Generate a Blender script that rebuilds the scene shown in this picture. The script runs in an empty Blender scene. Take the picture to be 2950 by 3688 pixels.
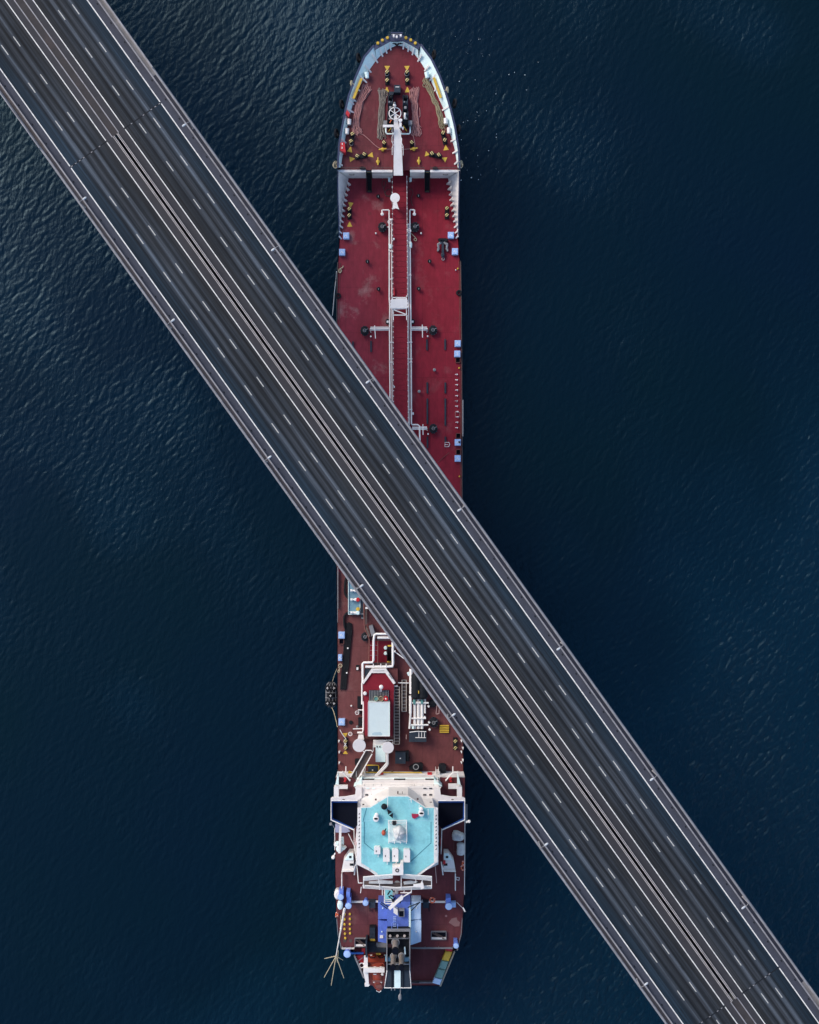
import bpy, bmesh, math, random
import numpy as np
from mathutils import Vector
R = math.radians
random.seed(7)
sc = bpy.context.scene
COL = sc.collection

# ------------------------------------------------------------------ camera, sky, sun, exposure
CAM_H = 285.0          # drone height above the water
FPX = 4200.0           # focal length in photograph pixels
cam_d = bpy.data.cameras.new('camera')
cam = bpy.data.objects.new('camera', cam_d)
COL.objects.link(cam)
cam.location = (0, 0, CAM_H)
cam.rotation_euler = (0, 0, 0)
cam_d.sensor_fit = 'VERTICAL'
cam_d.sensor_height = 24.0
cam_d.lens = FPX / 3688.0 * 24.0
cam_d.clip_end = 20000
sc.camera = cam

SUN_EL, SUN_AZ = 38.0, -50.0      # degrees; azimuth clockwise from +Y
world = bpy.data.worlds.new('World')
sc.world = world
world.use_nodes = True
wn = world.node_tree
wn.nodes.clear()
w_out = wn.nodes.new('ShaderNodeOutputWorld')
w_bg = wn.nodes.new('ShaderNodeBackground')
w_sky = wn.nodes.new('ShaderNodeTexSky')
w_sky.sky_type = 'NISHITA'
w_sky.sun_disc = False
w_sky.sun_elevation = R(SUN_EL)
w_sky.sun_rotation = R(SUN_AZ)
w_sky.dust_density = 1.6
w_sky.air_density = 1.0
w_sky.ozone_density = 1.2
w_bg.inputs['Strength'].default_value = 0.15
wn.links.new(w_sky.outputs[0], w_bg.inputs[0])
wn.links.new(w_bg.outputs[0], w_out.inputs[0])

sun_d = bpy.data.lights.new('sun', 'SUN')
sun_d.energy = 1.35
sun_d.angle = R(28)
sun_d.color = (1.0, 0.88, 0.74)
sun = bpy.data.objects.new('sun', sun_d)
COL.objects.link(sun)
sd = Vector((math.sin(R(SUN_AZ)) * math.cos(R(SUN_EL)), math.cos(R(SUN_AZ)) * math.cos(R(SUN_EL)), math.sin(R(SUN_EL))))
sun.rotation_euler = sd.to_track_quat('Z', 'Y').to_euler()
sun.location = sd * 400

sc.view_settings.view_transform = 'Standard'
sc.view_settings.look = 'None'
sc.view_settings.gamma = 1.0
sc.view_settings.use_curve_mapping = False
sc.view_settings.exposure = 0.66

# ------------------------------------------------------------------ survey helpers
# a point of the photograph at a known height -> the place it stands
def W(p, z):
    k = (CAM_H - z) / FPX
    return ((p[0] - 1475.0) * k, (1844.0 - p[1]) * k, z)
def A(y0):
    return lambda u, v: (1180 + u / 3.317, y0 + v / 3.317)
def B(y0):
    return lambda u, v: (1150 + u / 3.136, y0 + v / 3.136)
a1, a2, a3, a4, a5, a6 = A(90), A(370), A(600), A(880), A(1160), A(1440)
b1, b2, b3, b4, b5, b6 = B(2000), B(2250), B(2500), B(2740), B(2960), B(3200)

class M:
    """collects shapes into one mesh"""
    def __init__(s):
        s.v = []; s.f = []
    def add(s, vs, fs):
        o = len(s.v)
        s.v += [tuple(x) for x in vs]
        s.f += [tuple(i + o for i in f) for f in fs]
        return s
    def prismw(s, xy, z0, z1):
        n = len(xy)
        vs = [(x, y, z0) for x, y in xy] + [(x, y, z1) for x, y in xy]
        fs = [tuple(range(n))[::-1], tuple(range(n, 2 * n))]
        fs += [(i, (i + 1) % n, n + (i + 1) % n, n + i) for i in range(n)]
        return s.add(vs, fs)
    def prism(s, pp, z0, z1):
        return s.prismw([W(p, z1)[:2] for p in pp], z0, z1)
    def box(s, p, q, z0, z1):
        return s.prism([(p[0], p[1]), (q[0], p[1]), (q[0], q[1]), (p[0], q[1])], z0, z1)
    def boxw(s, c, d, rz=0.0):
        x, y, z = d[0] / 2, d[1] / 2, d[2] / 2
        ca, sa = math.cos(rz), math.sin(rz)
        vs = []
        for sz in (-z, z):
            for sx, sy in ((-x, -y), (x, -y), (x, y), (-x, y)):
                vs.append((c[0] + sx * ca - sy * sa, c[1] + sx * sa + sy * ca, c[2] + sz))
        return s.add(vs, [(3, 2, 1, 0), (4, 5, 6, 7), (0, 1, 5, 4), (1, 2, 6, 5), (2, 3, 7, 6), (3, 0, 4, 7)])
    def bar(s, p, q, w, h=None):
        h = h or w
        p, q = Vector(p), Vector(q)
        d = q - p
        if d.length < 1e-6: return s
        d.normalize()
        up = Vector((0, 0, 1)) if abs(d.z) < 0.95 else Vector((0, 1, 0))
        a = d.cross(up).normalized() * (w / 2); b = a.cross(d).normalized() * (h / 2)
        vs = [p - a - b, p + a - b, p + a + b, p - a + b, q - a - b, q + a - b, q + a + b, q - a + b]
        return s.add(vs, [(3, 2, 1, 0), (4, 5, 6, 7), (0, 1, 5, 4), (1, 2, 6, 5), (2, 3, 7, 6), (3, 0, 4, 7)])
    def tube(s, pts, r, seg=6, closed=False):
        P = [Vector(p) for p in pts]
        n = len(P)
        rings = []
        for i, p in enumerate(P):
            if closed:
                d = P[(i + 1) % n] - P[i - 1]
            else:
                d = P[min(i + 1, n - 1)] - P[max(i - 1, 0)]
            if d.length < 1e-9: d = Vector((0, 0, 1))
            d.normalize()
            up = Vector((0, 0, 1)) if abs(d.z) < 0.9 else Vector((0, 1, 0))
            a = d.cross(up).normalized(); b = a.cross(d)
            rr = r[i] if isinstance(r, (list, tuple)) else r
            rings.append([p + (a * math.cos(2 * math.pi * k / seg) + b * math.sin(2 * math.pi * k / seg)) * rr for k in range(seg)])
        vs = [v for ring in rings for v in ring]
        fs = []
        m = n if closed else n - 1
        for i in range(m):
            j = (i + 1) % n
            for k in range(seg):
                k2 = (k + 1) % seg
                fs.append((i * seg + k, j * seg + k, j * seg + k2, i * seg + k2))
        if not closed:
            fs.append(tuple(range(seg))[::-1]); fs.append(tuple((n - 1) * seg + k for k in range(seg)))
        return s.add(vs, fs)
    def lathe(s, c, prof, seg=20, sy=1.0, rz=0.0):
        """prof: (radius, z) from bottom to top around the vertical through c"""
        vs = []; fs = []
        for r, z in prof:
            for k in range(seg):
                t = 2 * math.pi * k / seg
                x, y = r * math.cos(t), r * math.sin(t) * sy
                vs.append((c[0] + x * math.cos(rz) - y * math.sin(rz), c[1] + x * math.sin(rz) + y * math.cos(rz), c[2] + z))
        for i in range(len(prof) - 1):
            for k in range(seg):
                k2 = (k + 1) % seg
                fs.append((i * seg + k, i * seg + k2, (i + 1) * seg + k2, (i + 1) * seg + k))
        fs.append(tuple(range(seg))[::-1]); fs.append(tuple((len(prof) - 1) * seg + k for k in range(seg)))
        return s.add(vs, fs)
    def torus(s, c, Rr, r, seg=20, tilt=None):
        pts = []
        for k in range(seg):
            t = 2 * math.pi * k / seg
            v = Vector((math.cos(t) * Rr, math.sin(t) * Rr, 0))
            if tilt is not None: v.rotate(tilt)
            pts.append(Vector(c) + v)
        return s.tube(pts, r, 6, True)
    def loft(s, rings, closed=False, caps=False):
        n = len(rings[0])
        vs = [v for r in rings for v in r]
        fs = []
        for i in range(len(rings) - 1):
            for k in range(n if closed else n - 1):
                k2 = (k + 1) % n
                fs.append((i * n + k, i * n + k2, (i + 1) * n + k2, (i + 1) * n + k))
        if caps:
            fs.append(tuple(range(n))[::-1]); fs.append(tuple((len(rings) - 1) * n + k for k in range(n)))
        return s.add(vs, fs)

ORG = {}
def empty(name, loc, rz=0.0, parent=None):
    o = bpy.data.objects.new(name, None)
    COL.objects.link(o)
    o.empty_display_size = 1
    pl = ORG[parent.name] if parent else (0, 0, 0)
    o.location = tuple(loc[i] - pl[i] for i in range(3))
    o.rotation_euler = (0, 0, rz)
    o.parent = parent
    ORG[o.name] = tuple(loc)
    return o
def mk(name, m, mat, parent=None, smooth=False, org=None, kind=None):
    """link a mesh given in world coordinates as one object under its parent"""
    base = org if org else (ORG[parent.name] if parent else (0, 0, 0))
    me = bpy.data.meshes.new(name)
    vs = [(v[0] - base[0], v[1] - base[1], v[2] - base[2]) for v in m.v]
    me.from_pydata(vs, [], m.f)
    bm = bmesh.new(); bm.from_mesh(me)
    bmesh.ops.recalc_face_normals(bm, faces=bm.faces)
    bm.to_mesh(me); bm.free()
    me.materials.append(mat)
    if smooth:
        me.polygons.foreach_set('use_smooth', [True] * len(me.polygons))
        me.set_sharp_from_angle(angle=R(38))
    o = bpy.data.objects.new(name, me)
    COL.objects.link(o)
    pl = ORG[parent.name] if parent else (0, 0, 0)
    o.location = tuple(base[i] - pl[i] for i in range(3))
    o.parent = parent
    ORG[o.name] = tuple(base)
    if kind: o['kind'] = kind
    return o
def put(name, me, loc, parent, rz=0.0, scale=(1, 1, 1)):
    """a copy of a part that shares mesh data, at a world place"""
    o = bpy.data.objects.new(name, me)
    COL.objects.link(o)
    pl = ORG[parent.name] if parent else (0, 0, 0)
    o.location = tuple(loc[i] - pl[i] for i in range(3))
    o.rotation_euler = (0, 0, rz); o.scale = scale
    o.parent = parent
    ORG[o.name] = tuple(loc)
    return o
def mesh_of(name, m, mat, smooth=False):
    me = bpy.data.meshes.new(name)
    me.from_pydata(m.v, [], m.f)
    bm = bmesh.new(); bm.from_mesh(me); bmesh.ops.recalc_face_normals(bm, faces=bm.faces); bm.to_mesh(me); bm.free()
    me.materials.append(mat)
    if smooth:
        me.polygons.foreach_set('use_smooth', [True] * len(me.polygons))
        me.set_sharp_from_angle(angle=R(38))
    return me
def tag(o, label, cat, group=None):
    o['label'] = label; o['category'] = cat
    if group: o['group'] = group
    return o

# ------------------------------------------------------------------ materials
def nodes(mat):
    nt = mat.node_tree
    return nt, nt.nodes, nt.links, nt.nodes['Principled BSDF']
def paint(name, col, rough=0.5, var=0.18, scale=0.6, metal=0.0, bump=0.05, stain=None, stain_amt=0.0, spec=0.5):
    """painted or bare surface with two scales of uneven wear"""
    m = bpy.data.materials.new(name); m.use_nodes = True
    nt, N, L, bs = nodes(m)
    tc = N.new('ShaderNodeTexCoord')
    n1 = N.new('ShaderNodeTexNoise'); n1.inputs['Scale'].default_value = scale; n1.inputs['Detail'].default_value = 6; n1.inputs['Roughness'].default_value = 0.65
    n2 = N.new('ShaderNodeTexNoise'); n2.inputs['Scale'].default_value = scale * 9; n2.inputs['Detail'].default_value = 4
    L.new(tc.outputs['Object'], n1.inputs['Vector']); L.new(tc.outputs['Object'], n2.inputs['Vector'])
    ad = N.new('ShaderNodeMath'); ad.operation = 'ADD'
    L.new(n1.outputs['Fac'], ad.inputs[0])
    ml = N.new('ShaderNodeMath'); ml.operation = 'MULTIPLY'; ml.inputs[1].default_value = 0.6
    L.new(n2.outputs['Fac'], ml.inputs[0]); L.new(ml.outputs[0], ad.inputs[1])
    mr = N.new('ShaderNodeMapRange'); mr.inputs['From Min'].default_value = 0.5; mr.inputs['From Max'].default_value = 1.1
    L.new(ad.outputs[0], mr.inputs['Value'])
    mx = N.new('ShaderNodeMix'); mx.data_type = 'RGBA'
    mx.inputs[6].default_value = (*[c * (1 - var) for c in col], 1)
    mx.inputs[7].default_value = (*[min(1, c * (1 + var)) for c in col], 1)
    L.new(mr.outputs[0], mx.inputs[0])
    out = mx.outputs[2]
    if stain:
        n3 = N.new('ShaderNodeTexNoise'); n3.inputs['Scale'].default_value = scale * 0.7; n3.inputs['Detail'].default_value = 9; n3.inputs['Roughness'].default_value = 0.72
        mp = N.new('ShaderNodeVectorMath'); mp.operation = 'ADD'; mp.inputs[1].default_value = (37, 11, 5)
        L.new(tc.outputs['Object'], mp.inputs[0]); L.new(mp.outputs[0], n3.inputs['Vector'])
        r3 = N.new('ShaderNodeMapRange'); r3.inputs['From Min'].default_value = 0.52; r3.inputs['From Max'].default_value = 0.72; r3.inputs['To Max'].default_value = stain_amt
        L.new(n3.outputs['Fac'], r3.inputs['Value'])
        m2 = N.new('ShaderNodeMix'); m2.data_type = 'RGBA'; m2.inputs[7].default_value = (*stain, 1)
        L.new(r3.outputs[0], m2.inputs[0]); L.new(out, m2.inputs[6]); out = m2.outputs[2]
    L.new(out, bs.inputs['Base Color'])
    bs.inputs['Roughness'].default_value = rough
    bs.inputs['Metallic'].default_value = metal
    bs.inputs['Specular IOR Level'].default_value = spec
    if bump:
        bp = N.new('ShaderNodeBump'); bp.inputs['Strength'].default_value = bump; bp.inputs['Distance'].default_value = 0.05
        L.new(n2.outputs['Fac'], bp.inputs['Height']); L.new(bp.outputs[0], bs.inputs['Normal'])
    return m
WHITE = paint('white_paint', (0.78, 0.745, 0.72), 0.45, 0.07, 0.35, stain=(0.42, 0.33, 0.27), stain_amt=0.3)
WHITE2 = paint('white_pipe', (0.82, 0.79, 0.76), 0.5, 0.06, 0.8, stain=(0.45, 0.36, 0.3), stain_amt=0.25)
ICE = paint('pale_blue_white', (0.72, 0.88, 0.86), 0.45, 0.08, 0.5, stain=(0.35, 0.4, 0.4), stain_amt=0.35)
CYAN = paint('turquoise_deck', (0.25, 0.60, 0.64), 0.7, 0.16, 0.25, stain=(0.06, 0.32, 0.38), stain_amt=0.6, spec=0.3)
NAVY = paint('navy_hull', (0.03, 0.04, 0.09), 0.4, 0.25, 0.5, stain=(0.10, 0.08, 0.09), stain_amt=0.4)
BLACK = paint('black_steel', (0.009, 0.011, 0.015), 0.75, 0.3, 1.0, spec=0.2)
DARK = paint('dark_slate', (0.022, 0.034, 0.050), 0.65, 0.3, 1.0, stain=(0.06, 0.06, 0.065), stain_amt=0.4, spec=0.25)
RUBBER = paint('black_rubber', (0.010, 0.011, 0.014), 0.8, 0.3, 2.0, spec=0.2)
BLUEBOX = paint('light_blue_paint', (0.36, 0.52, 0.80), 0.45, 0.1, 0.9, stain=(0.5, 0.62, 0.8), stain_amt=0.5)
BLUE = paint('ultramarine_paint', (0.10, 0.165, 0.55), 0.45, 0.22, 0.5, stain=(0.12, 0.2, 0.5), stain_amt=0.4)
BLUEV = paint('vent_blue_paint', (0.14, 0.24, 0.68), 0.45, 0.12, 0.8)
BLUEW = paint('pale_ice_blue', (0.50, 0.65, 0.85), 0.45, 0.08, 0.5, stain=(0.28, 0.4, 0.65), stain_amt=0.4)
YEL = paint('yellow_paint', (0.62, 0.40, 0.035), 0.5, 0.15, 1.2, stain=(0.3, 0.2, 0.05), stain_amt=0.4)
REDP = paint('bright_red_paint', (0.50, 0.012, 0.02), 0.45, 0.15, 1.0)
ORANGE = paint('orange_red_grp', (0.33, 0.055, 0.03), 0.4, 0.15, 0.8, stain=(0.2, 0.05, 0.04), stain_amt=0.5)
ORING = paint('orange_ring', (0.65, 0.12, 0.04), 0.5, 0.1, 1.0)
BROWN = paint('rusty_brown', (0.075, 0.05, 0.045), 0.7, 0.3, 0.8, stain=(0.13, 0.07, 0.05), stain_amt=0.5)
RUSTP = paint('rust_red_steel', (0.17, 0.06, 0.05), 0.65, 0.25, 0.8)
GREY = paint('grey_steel', (0.22, 0.22, 0.23), 0.5, 0.2, 0.8)
STEEL = paint('exhaust_steel', (0.35, 0.30, 0.27), 0.45, 0.3, 0.9, metal=0.4, stain=(0.10, 0.06, 0.05), stain_amt=0.8)
CANVAS = paint('grey_canvas', (0.55, 0.56, 0.56), 0.85, 0.2, 1.2, bump=0.5)
PINK = paint('pink_rope', (0.42, 0.20, 0.19), 0.9, 0.3, 3.0, bump=0.4)
PINKL = paint('pale_pink_rope', (0.50, 0.33, 0.30), 0.9, 0.25, 3.0, bump=0.4)
SAGE = paint('grey_green_rope', (0.25, 0.22, 0.19), 0.9, 0.3, 3.0, bump=0.4)
OLIVE = paint('olive_rope', (0.30, 0.26, 0.16), 0.9, 0.3, 3.0, bump=0.4)
BEIGE = paint('beige_rope', (0.45, 0.38, 0.25), 0.9, 0.25, 3.0)
GREENP = paint('grey_green_paint', (0.16, 0.30, 0.27), 0.5, 0.15, 0.8, stain=(0.08, 0.18, 0.18), stain_amt=0.5)
TEAL = paint('tray_blue_grey', (0.16, 0.30, 0.38), 0.5, 0.2, 0.6, stain=(0.08, 0.14, 0.18), stain_amt=0.6)
REDCOV = paint('clear_red_deck', (0.205, 0.011, 0.024), 0.75, 0.18, 0.5, spec=0.25)
GLASS = paint('dark_glass', (0.015, 0.02, 0.025), 0.12, 0.1, 1.0, bump=0)
TEALG = paint('teal_drum', (0.10, 0.28, 0.26), 0.5, 0.15, 1.0)
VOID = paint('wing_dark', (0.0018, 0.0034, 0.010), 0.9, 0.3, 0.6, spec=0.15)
BLUETRIM = paint('blue_trim', (0.02, 0.11, 0.42), 0.45, 0.15, 0.8)

def deck_mat(name, c_port, c_star, c_worn, worn=0.55):
    """red oxide deck: older paint to port, rubbed pale patches, dark scuffs, faint plate seams"""
    m = bpy.data.materials.new(name); m.use_nodes = True
    nt, N, L, bs = nodes(m)
    tc = N.new('ShaderNodeTexCoord')
    sp = N.new('ShaderNodeSeparateXYZ'); L.new(tc.outputs['Object'], sp.inputs[0])
    big = N.new('ShaderNodeTexNoise'); big.inputs['Scale'].default_value = 0.07; big.inputs['Detail'].default_value = 5
    L.new(tc.outputs['Object'], big.inputs['Vector'])
    e = N.new('ShaderNodeMath'); e.operation = 'MULTIPLY_ADD'; e.inputs[1].default_value = 14.0
    L.new(big.outputs['Fac'], e.inputs[0]); L.new(sp.outputs['X'], e.inputs[2])
    g = N.new('ShaderNodeMapRange'); g.interpolation_type = 'SMOOTHSTEP'
    g.inputs['From Min'].default_value = -3; g.inputs['From Max'].default_value = 14
    L.new(e.outputs[0], g.inputs['Value'])
    mx = N.new('ShaderNodeMix'); mx.data_type = 'RGBA'
    mx.inputs[6].default_value = (*c_port, 1); mx.inputs[7].default_value = (*c_star, 1)
    L.new(g.outputs[0], mx.inputs[0])
    # worn, chalky patches
    n = N.new('ShaderNodeTexNoise'); n.inputs['Scale'].default_value = 0.16; n.inputs['Detail'].default_value = 10; n.inputs['Roughness'].default_value = 0.68
    L.new(tc.outputs['Object'], n.inputs['Vector'])
    r = N.new('ShaderNodeMapRange'); r.inputs['From Min'].default_value = 0.55; r.inputs['From Max'].default_value = 0.70; r.inputs['To Max'].default_value = worn
    L.new(n.outputs['Fac'], r.inputs['Value'])
    iv = N.new('ShaderNodeMapRange'); iv.inputs['From Min'].default_value = 0; iv.inputs['From Max'].default_value = 1; iv.inputs['To Min'].default_value = 1; iv.inputs['To Max'].default_value = 0.25
    L.new(g.outputs[0], iv.inputs['Value'])
    wm = N.new('ShaderNodeMath'); wm.operation = 'MULTIPLY'; L.new(r.outputs[0], wm.inputs[0]); L.new(iv.outputs[0], wm.inputs[1])
    m2 = N.new('ShaderNodeMix'); m2.data_type = 'RGBA'; m2.inputs[7].default_value = (*c_worn, 1)
    L.new(wm.outputs[0], m2.inputs[0]); L.new(mx.outputs[2], m2.inputs[6])
    # scuffs
    n4 = N.new('ShaderNodeTexNoise'); n4.inputs['Scale'].default_value = 0.9; n4.inputs['Detail'].default_value = 8; n4.inputs['Roughness'].default_value = 0.75
    mp = N.new('ShaderNodeMapping'); mp.inputs['Scale'].default_value = (1.0, 0.45, 1)
    L.new(tc.outputs['Object'], mp.inputs[0]); L.new(mp.outputs[0], n4.inputs['Vector'])
    r4 = N.new('ShaderNodeMapRange'); r4.inputs['From Min'].default_value = 0.35; r4.inputs['From Max'].default_value = 0.7; r4.inputs['To Min'].default_value = 0.78; r4.inputs['To Max'].default_value = 1.16
    L.new(n4.outputs['Fac'], r4.inputs['Value'])
    # plate seams, thin and faint
    br = N.new('ShaderNodeTexBrick'); br.inputs['Scale'].default_value = 1.0
    br.inputs['Color1'].default_value = (1, 1, 1, 1); br.inputs['Color2'].default_value = (0.93, 0.93, 0.93, 1); br.inputs['Mortar'].default_value = (0.72, 0.72, 0.72, 1)
    br.inputs['Mortar Size'].default_value = 0.045; br.inputs['Brick Width'].default_value = 3.6; br.inputs['Row Height'].default_value = 10.5
    L.new(tc.outputs['Object'], br.inputs['Vector'])
    mm = N.new('ShaderNodeMix'); mm.data_type = 'RGBA'; mm.blend_type = 'MULTIPLY'; mm.inputs[0].default_value = 1
    L.new(m2.outputs[2], mm.inputs[6]); L.new(br.outputs['Color'], mm.inputs[7])
    sm = N.new('ShaderNodeVectorMath'); sm.operation = 'SCALE'
    L.new(mm.outputs[2], sm.inputs[0]); L.new(r4.outputs[0], sm.inputs['Scale'])
    L.new(sm.outputs[0], bs.inputs['Base Color'])
    bs.inputs['Roughness'].default_value = 0.78
    bs.inputs['Specular IOR Level'].default_value = 0.25
    bp = N.new('ShaderNodeBump'); bp.inputs['Strength'].default_value = 0.15; bp.inputs['Distance'].default_value = 0.08
    L.new(n4.outputs['Fac'], bp.inputs['Height']); L.new(bp.outputs[0], bs.inputs['Normal'])
    return m
DECK = deck_mat('red_deck_paint', (0.25, 0.028, 0.045), (0.24, 0.013, 0.028), (0.36, 0.19, 0.18), 0.8)
DECKF = deck_mat('forecastle_deck_paint', (0.14, 0.034, 0.040), (0.17, 0.020, 0.030), (0.26, 0.13, 0.12), 0.6)
DECKA = deck_mat('aft_deck_paint', (0.16, 0.052, 0.052), (0.14, 0.042, 0.044), (0.24, 0.13, 0.12), 0.55)
DECKP = deck_mat('poop_deck_paint', (0.13, 0.036, 0.042), (0.14, 0.035, 0.040), (0.24, 0.12, 0.11), 0.5)

def striped(name):
    m = bpy.data.materials.new(name); m.use_nodes = True
    nt, N, L, bs = nodes(m)
    tc = N.new('ShaderNodeTexCoord')
    wv = N.new('ShaderNodeTexWave'); wv.inputs['Scale'].default_value = 1.15; wv.bands_direction = 'DIAGONAL'
    L.new(tc.outputs['Object'], wv.inputs['Vector'])
    cr = N.new('ShaderNodeValToRGB'); cr.color_ramp.interpolation = 'CONSTANT'
    cr.color_ramp.elements[0].color = (0.012, 0.012, 0.014, 1); cr.color_ramp.elements[1].color = (0.58, 0.45, 0.16, 1); cr.color_ramp.elements[1].position = 0.5
    L.new(wv.outputs['Fac'], cr.inputs[0]); L.new(cr.outputs[0], bs.inputs['Base Color'])
    bs.inputs['Roughness'].default_value = 0.5
    return m
STRIPE = striped('yellow_black_stripes')

# ------------------------------------------------------------------ water
def ocean(N, Lm, seed, lam_p, ang, spread, hs, lam_min):
    rng = np.random.default_rng(seed)
    k1 = np.fft.fftfreq(N, Lm / N) * 2 * np.pi
    kx, ky = np.meshgrid(k1, k1, indexing='xy')
    k = np.hypot(kx, ky); k[0, 0] = 1e-6
    th = np.arctan2(ky, kx) - ang
    kp = 2 * np.pi / lam_p
    S = np.exp(-1.25 * (kp / k) ** 2) / k ** 3.3 * (0.04 + np.abs(np.cos(th)) ** spread) * np.exp(-(k * lam_min / (2 * np.pi)) ** 2)
    S[0, 0] = 0
    h = np.sqrt(S) * (rng.normal(size=(N, N)) + 1j * rng.normal(size=(N, N)))
    z = np.fft.ifft2(h).real
    sc_ = hs / 4 / z.std()
    dx = np.fft.ifft2(-1j * kx / k * h).real * sc_
    dy = np.fft.ifft2(-1j * ky / k * h).real * sc_
    return z * sc_, dx, dy
NW, LW = 960, 280.0
hz, hx, hy = ocean(NW, LW, 3, 2.4, R(-34), 5, 0.155, 0.38)
h2, hx2, hy2 = ocean(NW, LW, 9, 8.0, R(-20), 4, 0.07, 1.5)
ci = (np.arange(NW) - NW / 2) * (LW / NW)
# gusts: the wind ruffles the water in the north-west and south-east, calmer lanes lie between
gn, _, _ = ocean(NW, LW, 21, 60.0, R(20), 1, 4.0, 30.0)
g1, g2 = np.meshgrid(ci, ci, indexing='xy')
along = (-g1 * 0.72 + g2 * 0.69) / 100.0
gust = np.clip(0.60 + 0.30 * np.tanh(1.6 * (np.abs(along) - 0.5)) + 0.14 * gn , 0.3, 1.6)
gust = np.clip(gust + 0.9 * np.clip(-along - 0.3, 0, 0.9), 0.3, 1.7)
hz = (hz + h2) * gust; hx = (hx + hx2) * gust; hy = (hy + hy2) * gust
ext = [ci[-1]]
st = LW / NW
while ext[-1] < 9000:
    st *= 1.3; ext.append(ext[-1] + st)
ext = np.array(ext[1:])
cx = np.concatenate([-ext[::-1], ci, ext])
ne, n_all = len(ext), len(cx)
gx, gy = np.meshgrid(cx, cx, indexing='xy')
gz = np.zeros_like(gx)
fade = np.clip((LW / 2 - 2 - np.maximum(np.abs(ci)[None, :], np.abs(ci)[:, None])) / 14, 0, 1)
sl = slice(ne, ne + NW)
gz[sl, sl] = hz * fade
gx[sl, sl] += 0.9 * hx * fade
gy[sl, sl] += 0.9 * hy * fade
co = np.stack([gx, gy, gz], -1).reshape(-1, 3).astype(np.float32)
idx = np.arange(n_all * n_all).reshape(n_all, n_all)
quads = np.stack([idx[:-1, :-1], idx[:-1, 1:], idx[1:, 1:], idx[1:, :-1]], -1).reshape(-1, 4)
wme = bpy.data.meshes.new('sea_water')
wme.vertices.add(len(co)); wme.vertices.foreach_set('co', co.ravel())
wme.loops.add(quads.size); wme.loops.foreach_set('vertex_index', quads.ravel().astype(np.int32))
wme.polygons.add(len(quads)); wme.polygons.foreach_set('loop_start', (np.arange(len(quads)) * 4).astype(np.int32))
wme.polygons.foreach_set('use_smooth', np.ones(len(quads), bool))
wme.update(); wme.validate()
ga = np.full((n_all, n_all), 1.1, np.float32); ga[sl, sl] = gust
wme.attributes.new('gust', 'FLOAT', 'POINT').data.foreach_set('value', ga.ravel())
def water_mat():
    m = bpy.data.materials.new('sea_water'); m.use_nodes = True
    nt, N, L, bs = nodes(m)
    tc = N.new('ShaderNodeTexCoord')
    n0 = N.new('ShaderNodeTexNoise'); n0.inputs['Scale'].default_value = 0.012; n0.inputs['Detail'].default_value = 3
    L.new(tc.outputs['Object'], n0.inputs['Vector'])
    mx = N.new('ShaderNodeMix'); mx.data_type = 'RGBA'
    mx.inputs[6].default_value = (0.0002, 0.0076, 0.0128, 1); mx.inputs[7].default_value = (0.0003, 0.0064, 0.0162, 1)
    mr = N.new('ShaderNodeMapRange'); mr.inputs['From Min'].default_value = 0.35; mr.inputs['From Max'].default_value = 0.65
    L.new(n0.outputs['Fac'], mr.inputs['Value']); L.new(mr.outputs[0], mx.inputs[0])
    # lighter blue painted in where gust is high, standing in for sky reflection
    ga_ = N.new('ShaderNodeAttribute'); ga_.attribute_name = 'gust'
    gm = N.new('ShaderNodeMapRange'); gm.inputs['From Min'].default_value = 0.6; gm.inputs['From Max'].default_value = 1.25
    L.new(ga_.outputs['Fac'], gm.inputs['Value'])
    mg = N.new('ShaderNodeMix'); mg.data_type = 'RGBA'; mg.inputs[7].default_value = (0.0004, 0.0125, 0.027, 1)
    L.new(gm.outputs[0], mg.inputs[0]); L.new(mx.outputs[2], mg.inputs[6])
    L.new(mg.outputs[2], bs.inputs['Base Color'])
    bs.inputs['Roughness'].default_value = 0.2
    bs.inputs['IOR'].default_value = 1.33
    bs.inputs['Specular Tint'].default_value = (0.5, 0.8, 1.0, 1)
    mp = N.new('ShaderNodeMapping'); mp.inputs['Rotation'].default_value = (0, 0, R(38)); mp.inputs['Scale'].default_value = (1.0, 0.42, 1)
    L.new(tc.outputs['Object'], mp.inputs[0])
    n1 = N.new('ShaderNodeTexNoise'); n1.inputs['Scale'].default_value = 2.4; n1.inputs['Detail'].default_value = 7; n1.inputs['Roughness'].default_value = 0.62
    L.new(mp.outputs[0], n1.inputs['Vector'])
    # calmer and rougher patches where the wind ruffles the surface
    r2 = N.new('ShaderNodeAttribute'); r2.attribute_name = 'gust'
    bp = N.new('ShaderNodeBump'); bp.inputs['Distance'].default_value = 0.15
    L.new(r2.outputs['Fac'], bp.inputs['Strength']); L.new(n1.outputs['Fac'], bp.inputs['Height'])
    L.new(bp.outputs[0], bs.inputs['Normal'])
    return m
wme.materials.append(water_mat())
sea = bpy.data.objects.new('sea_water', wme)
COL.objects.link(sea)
sea['kind'] = 'structure'

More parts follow.
